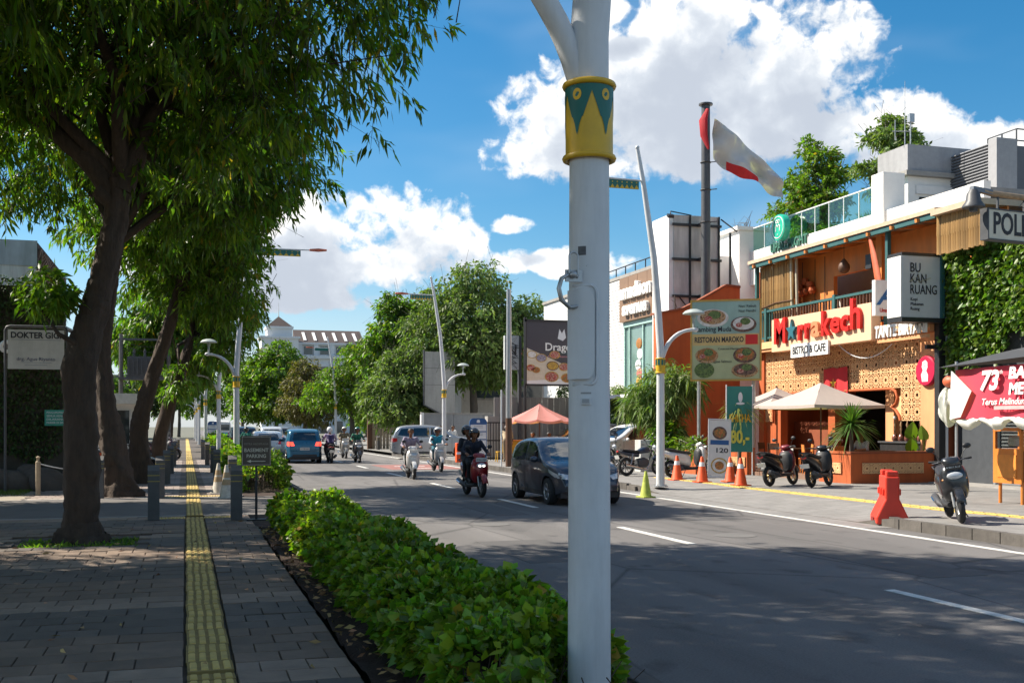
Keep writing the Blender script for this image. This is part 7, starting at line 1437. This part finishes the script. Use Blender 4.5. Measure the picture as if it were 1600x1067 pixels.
# ---- cars
def interp(pts, y):
    for (a, za), (b, zb) in zip(pts, pts[1:]):
        if a <= y <= b: u = (y-a)/(b-a) if b > a else 0; return za+(zb-za)*u
    return pts[0][1] if y < pts[0][0] else pts[-1][1]
def smooth_pts(pts, it=2):
    for _ in range(it):
        q = [pts[0]]
        for a, b in zip(pts, pts[1:]): q += [(a[0]*.75+b[0]*.25, a[1]*.75+b[1]*.25), (a[0]*.25+b[0]*.75, a[1]*.25+b[1]*.75)]
        pts = q+[pts[-1]]
    return pts
CARS = {
 'hatch': dict(L=3.8, W=1.68, belt=.93, top=[(-1.9, .62), (-1.89, .72), (-1.84, .92), (-1.66, 1.18), (-1.38, 1.36), (-.9, 1.455), (-.2, 1.475), (.22, 1.40), (1.0, .97), (1.45, .88), (1.72, .76), (1.84, .62), (1.88, .5)], wy=(-1.18, 1.22), wr=.3,
   sw=[[(.72, .95), (.22, 1.36), (-.32, 1.39), (-.32, .95)], [(-.40, .95), (-.40, 1.38), (-.95, 1.33), (-1.34, 1.10), (-1.30, 1.0), (-1.1, .96)]], ws=(.62, 1.0, .50, 1.37), rw=(.58, 1.0, .46, 1.34)),
 'box': dict(L=3.72, W=1.68, belt=1.0, top=[(-1.86, .7), (-1.85, .9), (-1.80, 1.06), (-1.68, 1.42), (-1.5, 1.55), (-.9, 1.595), (-.1, 1.59), (.3, 1.5), (.86, 1.08), (1.5, 1.0), (1.76, .86), (1.85, .66), (1.87, .5)], wy=(-1.2, 1.2), wr=.32,
   sw=[[(.62, 1.04), (.25, 1.42), (-.3, 1.48), (-.3, 1.03)], [(-.38, 1.03), (-.38, 1.48), (-1.1, 1.45), (-1.2, 1.08)]], ws=(.62, 1.1, .52, 1.46), rw=(.55, 1.08, .48, 1.45)),
 'suv': dict(L=4.45, W=1.75, belt=1.02, top=[(-2.22, .7), (-2.21, .95), (-2.14, 1.15), (-1.98, 1.50), (-1.7, 1.64), (-.9, 1.69), (-.1, 1.67), (.45, 1.56), (1.05, 1.12), (1.85, 1.0), (2.1, .84), (2.2, .62), (2.22, .5)], wy=(-1.38, 1.38), wr=.335,
   sw=[[(.85, 1.06), (.4, 1.48), (-.2, 1.55), (-.2, 1.05)], [(-.28, 1.05), (-.28, 1.55), (-1.1, 1.53), (-1.1, 1.06)], [(-1.18, 1.06), (-1.18, 1.53), (-1.75, 1.48), (-1.92, 1.16)]], ws=(.64, 1.14, .54, 1.52), rw=(.6, 1.16, .52, 1.5)),
}
def car(label, x, y, rz, kind, col, group='cars on the road', tail=False, plate='B 1738 SQA', metal=.35, rough=.3, roof_col=None, z=0., seams=True):
    C = CARS[kind]; top = smooth_pts(C['top']); L_, W_, belt = C['L'], C['W'], C['belt']; H_ = max(p[1] for p in top); wr = C['wr']; pm = paint('car_paint_%s' % str(col), col, metal, rough)
    t = thing('car', label, 'car', (x, y, z), rz, group); y0, y1 = top[0][0], top[-1][0]
    def plan(yy):
        f = max(0, (yy-(y1-.95))/.95); r = max(0, ((y0+.8)-yy)/.8); return W_/2*(1-.26*f**2.4-.2*r**2.6)
    def zbot(yy):
        zb = .22+.10*max(0, (abs(yy)-(y1-.35))/.35)
        for yc in C['wy']:
            d_ = abs(yy-yc); Ra = wr+.055
            if d_ < Ra: zb = max(zb, wr+math.sqrt(Ra*Ra-d_*d_)-.01)
        return zb
    ys = sorted(set([y0, y0+.01, y0+.03, y0+.06, y1-.06, y1-.03, y1-.01, y1]+[y0+(y1-y0)*k/76 for k in range(77)]+[yc+s*(wr+.055)*math.cos(a*PI/16) for yc in C['wy'] for s in (-1, 1) for a in range(9)]+[yc+s*(wr+.0565) for yc in C['wy'] for s in (-1, 1)]))
    secs = []
    for yy in ys:
        zt = interp(top, yy); zb = min(zbot(yy), zt-.12); hw = plan(yy); r = min(.10, (zt-zb)*.4); half = []; J = 12
        def wz(zz):
            k = 1.0
            if zz > belt: k *= 1-.20*((zz-belt)/(H_-belt))**1.1
            else: k *= 1-.05*((belt-zz)/belt)**2+.018*math.exp(-((zz-.72)/.08)**2)
            return hw*k
        for j in range(J+1): zz = zb+(zt-r-zb)*j/J; half.append((wz(zz), zz))
        wr_ = wz(zt-r)
        for j in range(1, 6): a = PI/2*j/5; half.append((wr_-r*1.3*(1-math.cos(a)), zt-r+r*math.sin(a)))
        half.append((wr_*.5, zt+.018)); half.append((0, zt+.024))
        secs.append([(-p[0], yy, p[1]) for p in half]+[(p[0], yy, p[1]) for p in reversed(half[:-1])])
    m = MB(); m.loft(secs, False, False); n = len(secs[0]); m.f.append(tuple(range(n))); m.mi.append(0); m.f.append(tuple(reversed(range((len(secs)-1)*n, len(secs)*n)))); m.mi.append(0)
    bo_ = m.build('body', pm, t, smooth=32); bv = BVHTree.FromPolygons([Vector(v) for v in m.v], m.f)
    MB().b2((-W_*.40, y0+.12, .17), (W_*.40, y1-.12, belt-.25)).build('underbody', M_black, t)
    def decal(name, pts, axis, m_, off=.006, sub=4, par=None):
        bm = bmesh.new(); d_ = {'L': Vector((1, 0, 0)), 'R': Vector((-1, 0, 0)), 'F': Vector((0, -1, 0)), 'B': Vector((0, 1, 0)), 'T': Vector((0, 0, -1))}[axis]
        def w3(p): return {'L': Vector((-3, p[0], p[1])), 'R': Vector((3, p[0], p[1])), 'F': Vector((p[0], 6, p[1])), 'B': Vector((p[0], -6, p[1])), 'T': Vector((p[0], p[1], 4))}[axis]
        fc = bm.faces.new([bm.verts.new(w3(p)) for p in pts]); bmesh.ops.triangulate(bm, faces=[fc])
        for _ in range(2): bmesh.ops.subdivide_edges(bm, edges=[e for e in bm.edges if e.calc_length() > .12], cuts=2, use_grid_fill=True)
        bad = []
        for v in bm.verts:
            hit = bv.ray_cast(v.co, d_)
            if hit[0] is None: bad.append(v); continue
            v.co = hit[0]-d_*off
        bmesh.ops.delete(bm, geom=bad, context='VERTS'); bmesh.ops.recalc_face_normals(bm, faces=bm.faces)
        me = bpy.data.meshes.new(name); bm.to_mesh(me); bm.free(); me.materials.append(m_); me.polygons.foreach_set('use_smooth', [True]*len(me.polygons))
        return inst(name, me, par or t)
    gl = mat('car_glass', (.012, .016, .02), .04, var=0, spec=.9, coat=.6)
    for s in ('L', 'R'):
        for pts in C['sw']: decal('side_window', pts, s, gl)
        cy = sum(p[0] for p in C['sw'][0])/4
        if seams:
            for yy in (C['sw'][0][0][0]+.06, C['sw'][0][2][0]-.04, C['sw'][1][2][0]-.05): decal('door_seam', [(yy-.006, .32), (yy+.006, .32), (yy+.006, belt), (yy-.006, belt)], s, M_black, .003)
            for yy in (C['sw'][0][2][0]+.16, C['sw'][1][2][0]+.12): decal('door_handle', [(yy-.08, belt-.12), (yy+.08, belt-.12), (yy+.08, belt-.085), (yy-.08, belt-.085)], s, pm, .02)
        decal('sill', [(C['wy'][0]+wr+.1, .235), (C['wy'][1]-wr-.1, .235), (C['wy'][1]-wr-.1, .3), (C['wy'][0]+wr+.1, .3)], s, M_plast)
        f_ = y1
        decal('headlight', [(f_-.55, .80), (f_-.2, .69), (f_-.13, .60), (f_-.3, .62), (f_-.5, .72)], s, M_lens, .005); decal('tail_light', [(y0+.04, .78), (y0+.28, .84), (y0+.26, 1.0), (y0+.06, 1.02)], s, M_brake if tail else M_tail, .005)
        sg_ = -1 if s == 'L' else 1; mo = MB(); mo.ball((sg_*(W_/2+.09), C['sw'][0][0][0]-.05, belt+.06), .1, 12, 8, (1.05, .55, .7)); mo.tube([(sg_*(W_/2-.06), C['sw'][0][0][0], belt+.02), (sg_*(W_/2+.04), C['sw'][0][0][0]-.04, belt+.04)], .025, 6); mo.build('side_mirror', pm, t, smooth=60)
        for yc in C['wy']:
            w = MB(); w.lathe([(wr-.115, -.1), (wr-.02, -.1), (wr, -.07), (wr, .07), (wr-.02, .1), (wr-.115, .1)], 30, axis='x', cap=False); wo = w.build('wheel', M_rubber, t, smooth=40, loc=(sg_*(W_/2-.115), yc, wr)); rm = MB(); rm.lathe([(wr-.115, .1), (wr-.135, .08), (wr-.14, -.05)], 26, axis='x', cap=False) if sg_ > 0 else rm.lathe([(wr-.115, -.1), (wr-.135, -.08), (wr-.14, .05)], 26, axis='x', cap=False)
            rm.lathe([(.05, -.02), (.05, .07*1)], 12, (sg_*.0+(.0 if sg_ > 0 else -.05), 0, 0), 'x')
            for k in range(5):
                a = 2*PI*k/5+.3
                for da in (-.12, .12): rm.tube([(sg_*.06, .04*math.cos(a), .04*math.sin(a)), (sg_*.075, (wr-.12)*math.cos(a+da), (wr-.12)*math.sin(a+da))], .018, 5, False)
            rm.build('rim', M_alloy, wo, smooth=40); MB().lathe([(0, -.03), (wr-.13, -.03)], 20, (sg_*-.02, 0, 0), 'x').build('brake', M_black, wo)
    wx = C['ws']; decal('windscreen', [(-wx[0], wx[1]), (wx[0], wx[1]), (wx[2], wx[3]), (-wx[2], wx[3])], 'F', gl); wx = C['rw']; decal('rear_window', [(-wx[0], wx[1]), (wx[0], wx[1]), (wx[2], wx[3]), (-wx[2], wx[3])], 'B', gl)
    hwf = W_/2
    for s in (-1, 1):
        decal('headlight', [(s*hwf*.50, .66), (s*hwf*.84, .72), (s*hwf*.86, .60), (s*hwf*.6, .57)], 'F', M_lens, .008); decal('fog_lamp', [(s*hwf*.56, .42), (s*hwf*.74, .44), (s*hwf*.72, .34), (s*hwf*.6, .32)], 'F', M_plast, .006); MB().ball((s*hwf*.64, y1-.08, .38), .035, 10, 6).build('fog_light', M_lens, t, smooth=True)
        decal('tail_light', [(s*hwf*.55, .82), (s*hwf*.84, .80), (s*hwf*.82, 1.0), (s*hwf*.64, 1.0)], 'B', M_brake if tail else M_tail, .008)
    decal('grille', [(-hwf*.48, .60), (hwf*.48, .60), (hwf*.46, .665), (-hwf*.46, .665)], 'F', M_plast, .008); decal('lower_grille', [(-hwf*.5, .28), (hwf*.5, .28), (hwf*.52, .42), (-hwf*.52, .42)], 'F', M_plast, .006); decal('bumper_trim', [(-hwf*.7, .28), (hwf*.7, .28), (hwf*.66, .42), (-hwf*.66, .42)], 'B', M_plast, .006)
    pf = decal('number_plate', [(-.22, .45), (.22, .45), (.22, .55), (-.22, .55)], 'F', M_plateb if tail is None else M_plate, .03); pb = decal('number_plate', [(-.22, .62), (.22, .62), (.22, .74), (-.22, .74)], 'B', M_plate, .02)
    hit = bv.ray_cast(Vector((0, -6, .68)), Vector((0, 1, 0)))[0]
    if plate and hit: text(plate, .085, M_plateb, pb, (0, hit.y-.028, .68), (PI/2, 0, 0), .001, .001, 'CENTER', .38)
    return t
car('dark grey hatchback driving towards the camera, half hidden by the foreground pole', 8.5, 24.15, PI, 'hatch', (.045, .055, .075), metal=.6)
car('teal blue hatchback seen from behind with glowing tail lights', 5.3, 53.0, 0, 'box', (.012, .105, .19), tail=True); car('white small car left of the blue hatchback', 4.05, 58.5, 0, 'hatch', (.60, .58, .54), tail=False, seams=False)
car('dark car far ahead left of the white one', 3.5, 72, 0, 'suv', (.02, .025, .03), seams=False); car('white people carrier beyond the blue hatchback', 5.8, 80, 0, 'suv', (.62, .62, .62), tail=True, seams=False); car('grey car queuing right of the white people carrier', 7.4, 92, 0, 'suv', (.2, .21, .22), seams=False)
car('silver people carrier pulling out of the side street', 12.6, 56.6, hdg(1, -.12), 'suv', (.42, .43, .45), metal=.6, z=.1); car('white car parked nose out behind the motorbikes', 16.4, 38.6, hdg(-1, -.15), 'suv', (.62, .62, .62), group='cars parked before the shop', z=.16); car('dark car parked behind the white one before the shop', 17.4, 41.6, hdg(-1, 0), 'hatch', (.03, .035, .04), group='cars parked before the shop', z=.16); car('dark blue car parked farthest before the shop', 16.6, 44.6, hdg(-1, 0), 'suv', (.02, .03, .05), group='cars parked before the shop', z=.16)
t = thing('minibus', 'white and light blue minibus at the far end of the left kerb', 'minibus', (3.9, 128, 0)); MB().loft([sec(-2.3, 1.25, 1.9, 1.9, 20, 6), sec(0, 1.3, 2.0, 2.0, 20, 7), sec(2.2, 1.2, 1.95, 1.8, 20, 6)]).build('body', M_wpaint, t, smooth=40); MB().b2((-.85, -2.34, .5), (.85, -2.3, 1.0)).build('blue_panel', mat('sky_blue_paint', (.05, .35, .45), .4), t); MB().b2((-.8, -2.34, 1.25), (.8, -2.3, 1.9)).build('rear_window', glass('dark_glass'), t)
for s in (-1, 1):
    for yy in (-1.5, 1.5): MB().lathe([(.2, -.1), (.36, -.1), (.36, .1), (.2, .1)], 16, axis='x').build('wheel', M_rubber, t, loc=(s*.9, yy, .36))
    MB().b2((s*.75-.1, -2.36, .7), (s*.75+.1, -2.31, 1.0)).build('tail_light', M_tail, t)

# ---- water filled barrier
t = thing('plastic_barrier', 'red plastic water filled barrier on the dropped kerb', 'barrier', (11.98, 16.6, .03), RAD(-28)); prof = [(-.27, 0), (.27, 0), (.27, .12), (.15, .38), (.12, .44), (.12, .84), (-.12, .84), (-.12, .44), (-.15, .38), (-.27, .12)]
b = MB(); b.prism(prof, -.42, .42, 'y'); bb = b.build('body', mat('barrier_red', (.62, .04, .018), .45, var=.1, scale=4, bump=.05), t, bevel=.03)
for yy in (-.28, 0, .28): MB().b2((-.16, yy-.035, .5), (.16, yy+.035, .62)).build('rib', MATS['barrier_red'], t, bevel=.02)
for yy in (-.3, .3): MB().b2((-.1, yy-.1, .84), (.1, yy+.1, .93)).build('crest', MATS['barrier_red'], t, bevel=.02)
MB().b2((-.29, -.15, .03), (.29, .15, .1)).build('fork_slot', mat('barrier_shadow', (.2, .015, .01), .6), t)  # solid block in darker red, painted as the shade inside a slot

# ================================================================== people
def person(label, x, y, z, rz, pose, shirt, trousers, skin='#8a5a3c', shoes=(.02, .02, .02), helmet=None, hair=None, cat='person', group=None, voxel=.011, dec=.3, scale=1., sleeves=None, back=None, bag=None, vest=None):
    t = thing('person', label, cat, (x, y, z), rz, group)
    if isinstance(skin, str): skin = srgb(skin)
    ms = [mat('cloth_%s' % str(shirt), shirt, .85, var=.15, scale=9, bump=.3, bscale=18), mat('cloth_%s' % str(trousers), trousers, .85, var=.15, scale=9, bump=.3, bscale=18), mat('skin_%s' % str(tuple(round(v, 3) for v in skin)), skin, .55, var=.06), mat('shoe_%s' % str(shoes), shoes, .6), mat('cloth_%s' % str(sleeves or shirt), sleeves or shirt, .85, var=.15, scale=9, bump=.3, bscale=18)]
    J = pose; sg = []     # (p0,p1,r0,r1,material)
    V = lambda k: Vector(J[k])
    hip, chest, neck, head = V('hip'), V('chest'), V('neck'), V('head')
    hx = Vector(J.get('side', (1, 0, 0)))
    for s, q in ((-1, 'l'), (1, 'r')):
        sg += [(hip+hx*s*.07, hip+hx*s*.07+Vector((0, 0, .02)), .115, .115, 1), (hip+hx*s*.06+Vector((0, 0, .08)), chest+hx*s*.085-Vector((0, 0, .03)), .105, .115, 0), (chest+hx*s*.08, V('sh_'+q), .10, .062, 0)]
        sg += [(V('sh_'+q), V('el_'+q), .058, .046, 4), (V('el_'+q), V('wr_'+q), .043, .03, 4 if J.get('long', True) else 2)]
        sg += [(hip+hx*s*.09, V('kn_'+q), .09, .062, 1), (V('kn_'+q), V('an_'+q), .058, .042, 1), (V('an_'+q), V('to_'+q), .042, .034, 3), (V('an_'+q)-Vector((0, 0, .03)), V('an_'+q)*1.0+(V('an_'+q)-V('to_'+q))*.25, .038, .034, 3)]
        w = V('wr_'+q); hd = Vector(J['hand_'+q]).normalized(); up = Vector(J.get('palm_'+q, (0, 0, 1))).normalized(); lt = hd.cross(up).normalized()
        pc = w+hd*.055; sg += [(w, pc, .03, .033, 2), (pc+lt*.022, pc+hd*.02+lt*.02, .022, .02, 2), (pc-lt*.022, pc+hd*.02-lt*.02, .022, .02, 2)]
        curl = J.get('curl', .55)
        for i, ln in enumerate((.068, .078, .072, .056)):
            b0 = pc+hd*.035+lt*(-.03+.02*i); b1 = b0+hd*ln*.5*math.cos(curl*.5)-up*ln*.5*math.sin(curl*.5); b2_ = b1+hd*ln*.5*math.cos(curl*2)-up*ln*.55*math.sin(curl*2); sg += [(b0, b1, .0105, .0098, 2), (b1, b2_, .0098, .0085, 2)]
        th = -lt*s if True else lt; b0 = w+hd*.03+th*.028; b1 = b0+th*.025+hd*.025-up*.012; sg += [(b0, b1, .014, .012, 2), (b1, b1+hd*.03-up*.012, .012, .009, 2)]
    sg += [(neck-Vector((0, 0, .02)), head-Vector((0, 0, .06)), .052, .05, 2)]
    fd = Vector(J.get('face', (0, 1, 0))).normalized(); hu = Vector(J.get('headup', (0, 0, 1))).normalized(); hl_ = fd.cross(hu).normalized()
    sg += [(head+hu*.02-fd*.012, head+hu*.03+fd*.01, .094, .09, 2), (head-hu*.045+fd*.035, head-hu*.075+fd*.05, .062, .045, 2), (head+fd*.088+hu*.0, head+fd*.104-hu*.028, .012, .016, 2), (head+hl_*.09-hu*.0, head+hl_*.094-hu*.025, .016, .013, 2), (head-hl_*.09, head-hl_*.094-hu*.025, .016, .013, 2), (head+fd*.082-hu*.066-hl_*.015, head+fd*.082-hu*.066+hl_*.015, .012, .012, 2)]
    m = MB()
    for p0, p1, r0, r1, k in sg:
        if (p1-p0).length < 1e-5: p1 = p0+Vector((0, 0, 1e-3))
        m.tube([p0, p1], [r0, r1], 12); m.ball(p0, r0, 12, 8); m.ball(p1, r1, 12, 8)
    me = bpy.data.meshes.new('body'); me.from_pydata(m.v, [], m.f); o = bpy.data.objects.new('body', me); COL.objects.link(o)
    r = o.modifiers.new('r', 'REMESH'); r.mode = 'VOXEL'; r.voxel_size = voxel
    s2 = o.modifiers.new('s', 'SMOOTH'); s2.factor = .5; s2.iterations = 2
    d_ = o.modifiers.new('d', 'DECIMATE'); d_.ratio = dec
    me2 = bpy.data.meshes.new_from_object(o.evaluated_get(bpy.context.evaluated_depsgraph_get())); bpy.data.objects.remove(o)
    for q in ms: me2.materials.append(q)
    nf = len(me2.polygons); C_ = np.empty(nf*3); me2.polygons.foreach_get('center', C_); C_ = C_.reshape(-1, 3); best = np.full(nf, 9.); mi = np.zeros(nf, int)
    for p0, p1, r0, r1, k in sg:
        a = np.array(p0); d__ = np.array(p1)-a; L2 = max(d__@d__, 1e-9); u = np.clip(((C_-a)@d__)/L2, 0, 1); ds = np.linalg.norm(C_-a-u[:, None]*d__, axis=1)-(r0+(r1-r0)*u); w = ds < best; best[w] = ds[w]; mi[w] = k
    me2.polygons.foreach_set('material_index', mi); me2.polygons.foreach_set('use_smooth', [True]*nf); bo2 = inst('body', me2, t)
    for s in (-1, 1): MB().ball(head+hl_*s*.034+fd*.088+hu*.012, .011, 8, 6, (1.2, 1, .8)).build('eye', M_black, t, smooth=True)
    if hair is not None:
        b = MB(); b.ball((0, 0, 0), .108, 20, 14, (1, 1.05, 1.02)); keep = [f for f in b.f if not (sum(b.v[i][1] for i in f)/len(f) > .035 and sum(b.v[i][2] for i in f)/len(f) < .045) and sum(b.v[i][2] for i in f)/len(f) > -.055]
        b.f = keep; b.mi = [0]*len(keep); ho = b.build('hair', mat('hair_%s' % str(hair), hair, .6, var=.2, scale=30), t, smooth=True, loc=head+hu*.022-fd*.008); ho.rotation_euler = (0, 0, math.atan2(-fd.x, fd.y))
    if helmet is not None:
        b = MB(); b.ball((0, 0, 0), .148, 24, 18, (.95, 1.08, 1.0)); cz = lambda f: sum(b.v[i][2] for i in f)/len(f); cy = lambda f: sum(b.v[i][1] for i in f)/len(f)
        b.f = [f for f in b.f if cz(f) > -.115 and not (cy(f) > .03 and -.125 < cz(f) < .035)]; b.mi = [0]*len(b.f); ho = b.build('helmet', paint('helmet_%s' % str(helmet), helmet, .1), t, smooth=True, loc=head+hu*.015); ho.rotation_euler = (0, 0, math.atan2(-fd.x, fd.y)); sm_ = ho.modifiers.new('s', 'SOLIDIFY'); sm_.thickness = .018
        b = MB(); b.ball((0, 0, 0), .152, 24, 18, (.95, 1.08, 1.0)); b.f = [f for f in b.f if (sum(b.v[i][1] for i in f)/len(f) > .05 and .02 < sum(b.v[i][2] for i in f)/len(f) < .085)]; b.mi = [0]*len(b.f); vo = b.build('visor', mat('visor_smoke', (.02, .02, .025), .1, spec=.8), ho, smooth=True)
    if vest is not None:
        b = MB(); c = (hip+chest)/2+Vector((0, 0, .03)); b.loft([[(c.x+.185*math.cos(a)*kx, c.y+.135*math.sin(a)+yy, zz) for a in [2*PI*k/18 for k in range(18)]] for zz, kx, yy in ((hip.z+.06, .95, hip.y-c.y), (c.z, 1, 0), (chest.z+.05, 1.05, chest.y-c.y))], True, False); b.build('vest', mat('vest_%s' % str(vest), vest, .8, var=.1), t, smooth=True)
    t.scale = (scale,)*3
    return t
def ride_pose(back=0., dz=0., lean=.0): 
    y = -.22-back; z = dz
    return dict(hip=(0, y, .88+z), chest=(0, y+.10+lean, 1.25+z), neck=(0, y+.15+lean, 1.40+z), head=(0, y+.2+lean, 1.53+z), sh_l=(-.19, y+.11+lean, 1.32+z), sh_r=(.19, y+.11+lean, 1.32+z), el_l=(-.31, .06-back, 1.10+z), el_r=(.31, .06-back, 1.10+z), wr_l=(-.29, .27-back, 1.06+z), wr_r=(.29, .27-back, 1.06+z),
        hand_l=(.05, 1, -.2), hand_r=(-.05, 1, -.2), kn_l=(-.2, .20-back*.9, .80+z), kn_r=(.2, .20-back*.9, .80+z), an_l=(-.17, .08-back, .42+z*.5), an_r=(.17, .08-back, .42+z*.5), to_l=(-.17, .23-back, .375+z*.5), to_r=(.17, .23-back, .375+z*.5), curl=.9)
def stand_pose(step=.0, arm=.1, bend=0.):
    return dict(hip=(0, 0, .92), chest=(0, .03+bend*.35, 1.26-bend*.06), neck=(0, .04+bend*.5, 1.42-bend*.12), head=(0, .08+bend*.62, 1.55-bend*.14), sh_l=(-.19, .02+bend*.45, 1.36-bend*.1), sh_r=(.19, .02+bend*.45, 1.36-bend*.1), el_l=(-.25, arm+bend*.5, 1.1-bend*.08), el_r=(.25, arm*.5+bend*.5, 1.1-bend*.08), wr_l=(-.24, .12+arm*2+bend*.6, .93), wr_r=(.25, .1+arm+bend*.6, .9),
        hand_l=(.1, .7, -.6), hand_r=(-.1, .3, -1), palm_l=(1, .2, 0), palm_r=(-1, .2, 0), kn_l=(-.1, .05+step, .5), kn_r=(.1, .04-step*.5, .5), an_l=(-.1, step*1.1, .085), an_r=(.1, -step*1.2, .085), to_l=(-.11, step*1.1+.16, .045), to_r=(.11, -step*1.2+.16, .045), long=False, curl=.4)
def sit_pose():
    return dict(hip=(0, 0, .52), chest=(0, .06, .9), neck=(0, .09, 1.05), head=(0, .13, 1.18), sh_l=(-.18, .06, .98), sh_r=(.18, .06, .98), el_l=(-.24, .2, .78), el_r=(.24, .2, .78), wr_l=(-.14, .42, .76), wr_r=(.14, .42, .76), hand_l=(.4, 1, 0), hand_r=(-.4, 1, 0), kn_l=(-.13, .44, .52), kn_r=(.13, .44, .52), an_l=(-.12, .42, .09), an_r=(.12, .42, .09), to_l=(-.12, .57, .045), to_r=(.12, .57, .045), long=False, curl=.4)
def rider(sl, pl, x, y, rz, col, shirt, trousers, helmet=None, hair=None, lit=True, dz=0., pillion=None, back=0., sk='#7d5238', sleeves=None, face=None, vest=None, voxel=.011, front_col=None, metal=.2, **kw):
    scooter(sl, x, y, 0, rz, col, lit=lit, group='scooters riding on the road', front_col=front_col, metal=metal)
    ps = ride_pose(lean=.04); 
    if face: ps['face'] = face
    person(pl, x, y, .01, rz, ps, shirt, trousers, sk, helmet=helmet, hair=hair, sleeves=sleeves, vest=vest, voxel=voxel, group='riders', **kw)
    if pillion:
        ps = ride_pose(.36, .06); ps.update(wr_l=(-.16, -.26, 1.08), wr_r=(.16, -.26, 1.08), el_l=(-.28, -.38, 1.14), el_r=(.28, -.38, 1.14)); ps['head'] = (.07, ps['head'][1], ps['head'][2]+.01)
        person(pillion, x, y, .01, rz, ps, (.02, .022, .03), (.02, .02, .025), '#7d5238', helmet=(.012, .012, .014), group='riders')
rider('deep red scooter with lit headlight ridden in the middle of the road', 'rider in dark navy jacket and black helmet on the red scooter', 6.9, 26.3, PI+.05, (.24, .008, .012), (.014, .017, .03), (.015, .015, .018), (.012, .012, .014), pillion='passenger in black helmet behind the red scooter rider', voxel=.009)
rider('white and red scooter ridden by the bareheaded rider', 'bareheaded rider in lilac grey shirt on the white scooter', 7.15, 35.5, PI-.05, (.60, .60, .60), (.24, .20, .27), (.02, .018, .018), hair=(.012, .01, .009), lit=False, front_col=(.6, .58, .57))
rider('white scooter ridden by the rider in bright blue', 'rider in bright blue top and white helmet near the lamp post', 9.25, 40.8, PI, (.50, .46, .44), (.02, .25, .36), (.02, .10, .14), (.55, .55, .55), lit=False, sleeves=(.55, .57, .6))
rider('dark scooter riding away beside the blue hatchback', 'rider with white helmet and purple vest riding away', 6.5, 51.5, 0, (.03, .03, .03), (.35, .28, .42), (.02, .02, .03), (.62, .62, .62), lit=False, vest=(.03, .02, .08), voxel=.014)
rider('old scooter of the rider in khaki', 'rider in khaki with a pale helmet farther back', 8.15, 58.5, PI, (.25, .24, .22), (.16, .13, .08), (.05, .04, .03), (.55, .52, .46), lit=False, voxel=.014)
rider('black scooter of the rider in green', 'rider in green jacket and green helmet coming closer', 7.8, 51.5, PI, (.03, .03, .035), (.015, .13, .075), (.02, .02, .025), (.015, .1, .06), lit=False, voxel=.014)
rider('dark scooter riding ahead by the far bus stop', 'rider in green jacket seen from behind by the far bus stop', 2.9+.35, 62.5, 0, (.03, .03, .035), (.015, .14, .10), (.02, .02, .025), (.02, .02, .02), lit=False, voxel=.014)
person('pedestrian in red shirt by the grey wall', 13.6, 59.2, .1, PI-.4, stand_pose(.05), (.50, .02, .05), (.03, .03, .05), hair=(.012, .01, .009), voxel=.014); person('pedestrian in white shirt by the grey wall', 14.2, 58.9, .1, PI+.3, stand_pose(.08), (.6, .6, .6), (.05, .06, .1), hair=(.012, .01, .009), voxel=.014)
person('man in beige shirt and cap bending over the yellow stall', 13.5, 45.8, .16, -.3, stand_pose(0, .15, .4), (.42, .34, .22), (.22, .17, .11), hair=(.2, .18, .16), voxel=.014)
person('person in black seated under the pink umbrella', 14.9, 46.3, .16, PI-.6, sit_pose(), (.015, .014, .016), (.02, .02, .025), hair=(.012, .01, .009), voxel=.014); person('second person in dark clothes under the pink umbrella', 15.6, 46.5, .16, PI+.5, sit_pose(), (.03, .012, .014), (.02, .02, .025), hair=(.012, .01, .009), voxel=.014)
for x, y, lb in ((14.9, 46.3, 'low stool under the person in black'), (15.6, 46.5, 'low stool under the second seated person'), (19.15, 27.75, 'dark stool of the seated guest at the terrace')):
    t = thing('low_stool', lb, 'stool', (x, y, .16 if y > 40 else .28), 0, 'low stools'); MB().box((0, 0, .38), (.34, .34, .04)).build('seat', M_woodd, t)
    for sx in (-1, 1):
        for sy in (-1, 1): MB().b2((sx*.13-.02, sy*.13-.02, 0), (sx*.13+.02, sy*.13+.02, .36)).build('leg', M_woodd, t)
person('guest in grey shirt seated at the terrace by the black counter', 19.15, 27.75, .28, 1.9, sit_pose(), (.36, .35, .36), (.03, .03, .04), hair=(.012, .01, .009)); person('attendant in green jacket by the left parked scooters', -2.35, 38.5, SW, -1.2, stand_pose(.03), (.03, .12, .08), (.03, .03, .04), hair=(.4, .25, .04), voxel=.014)
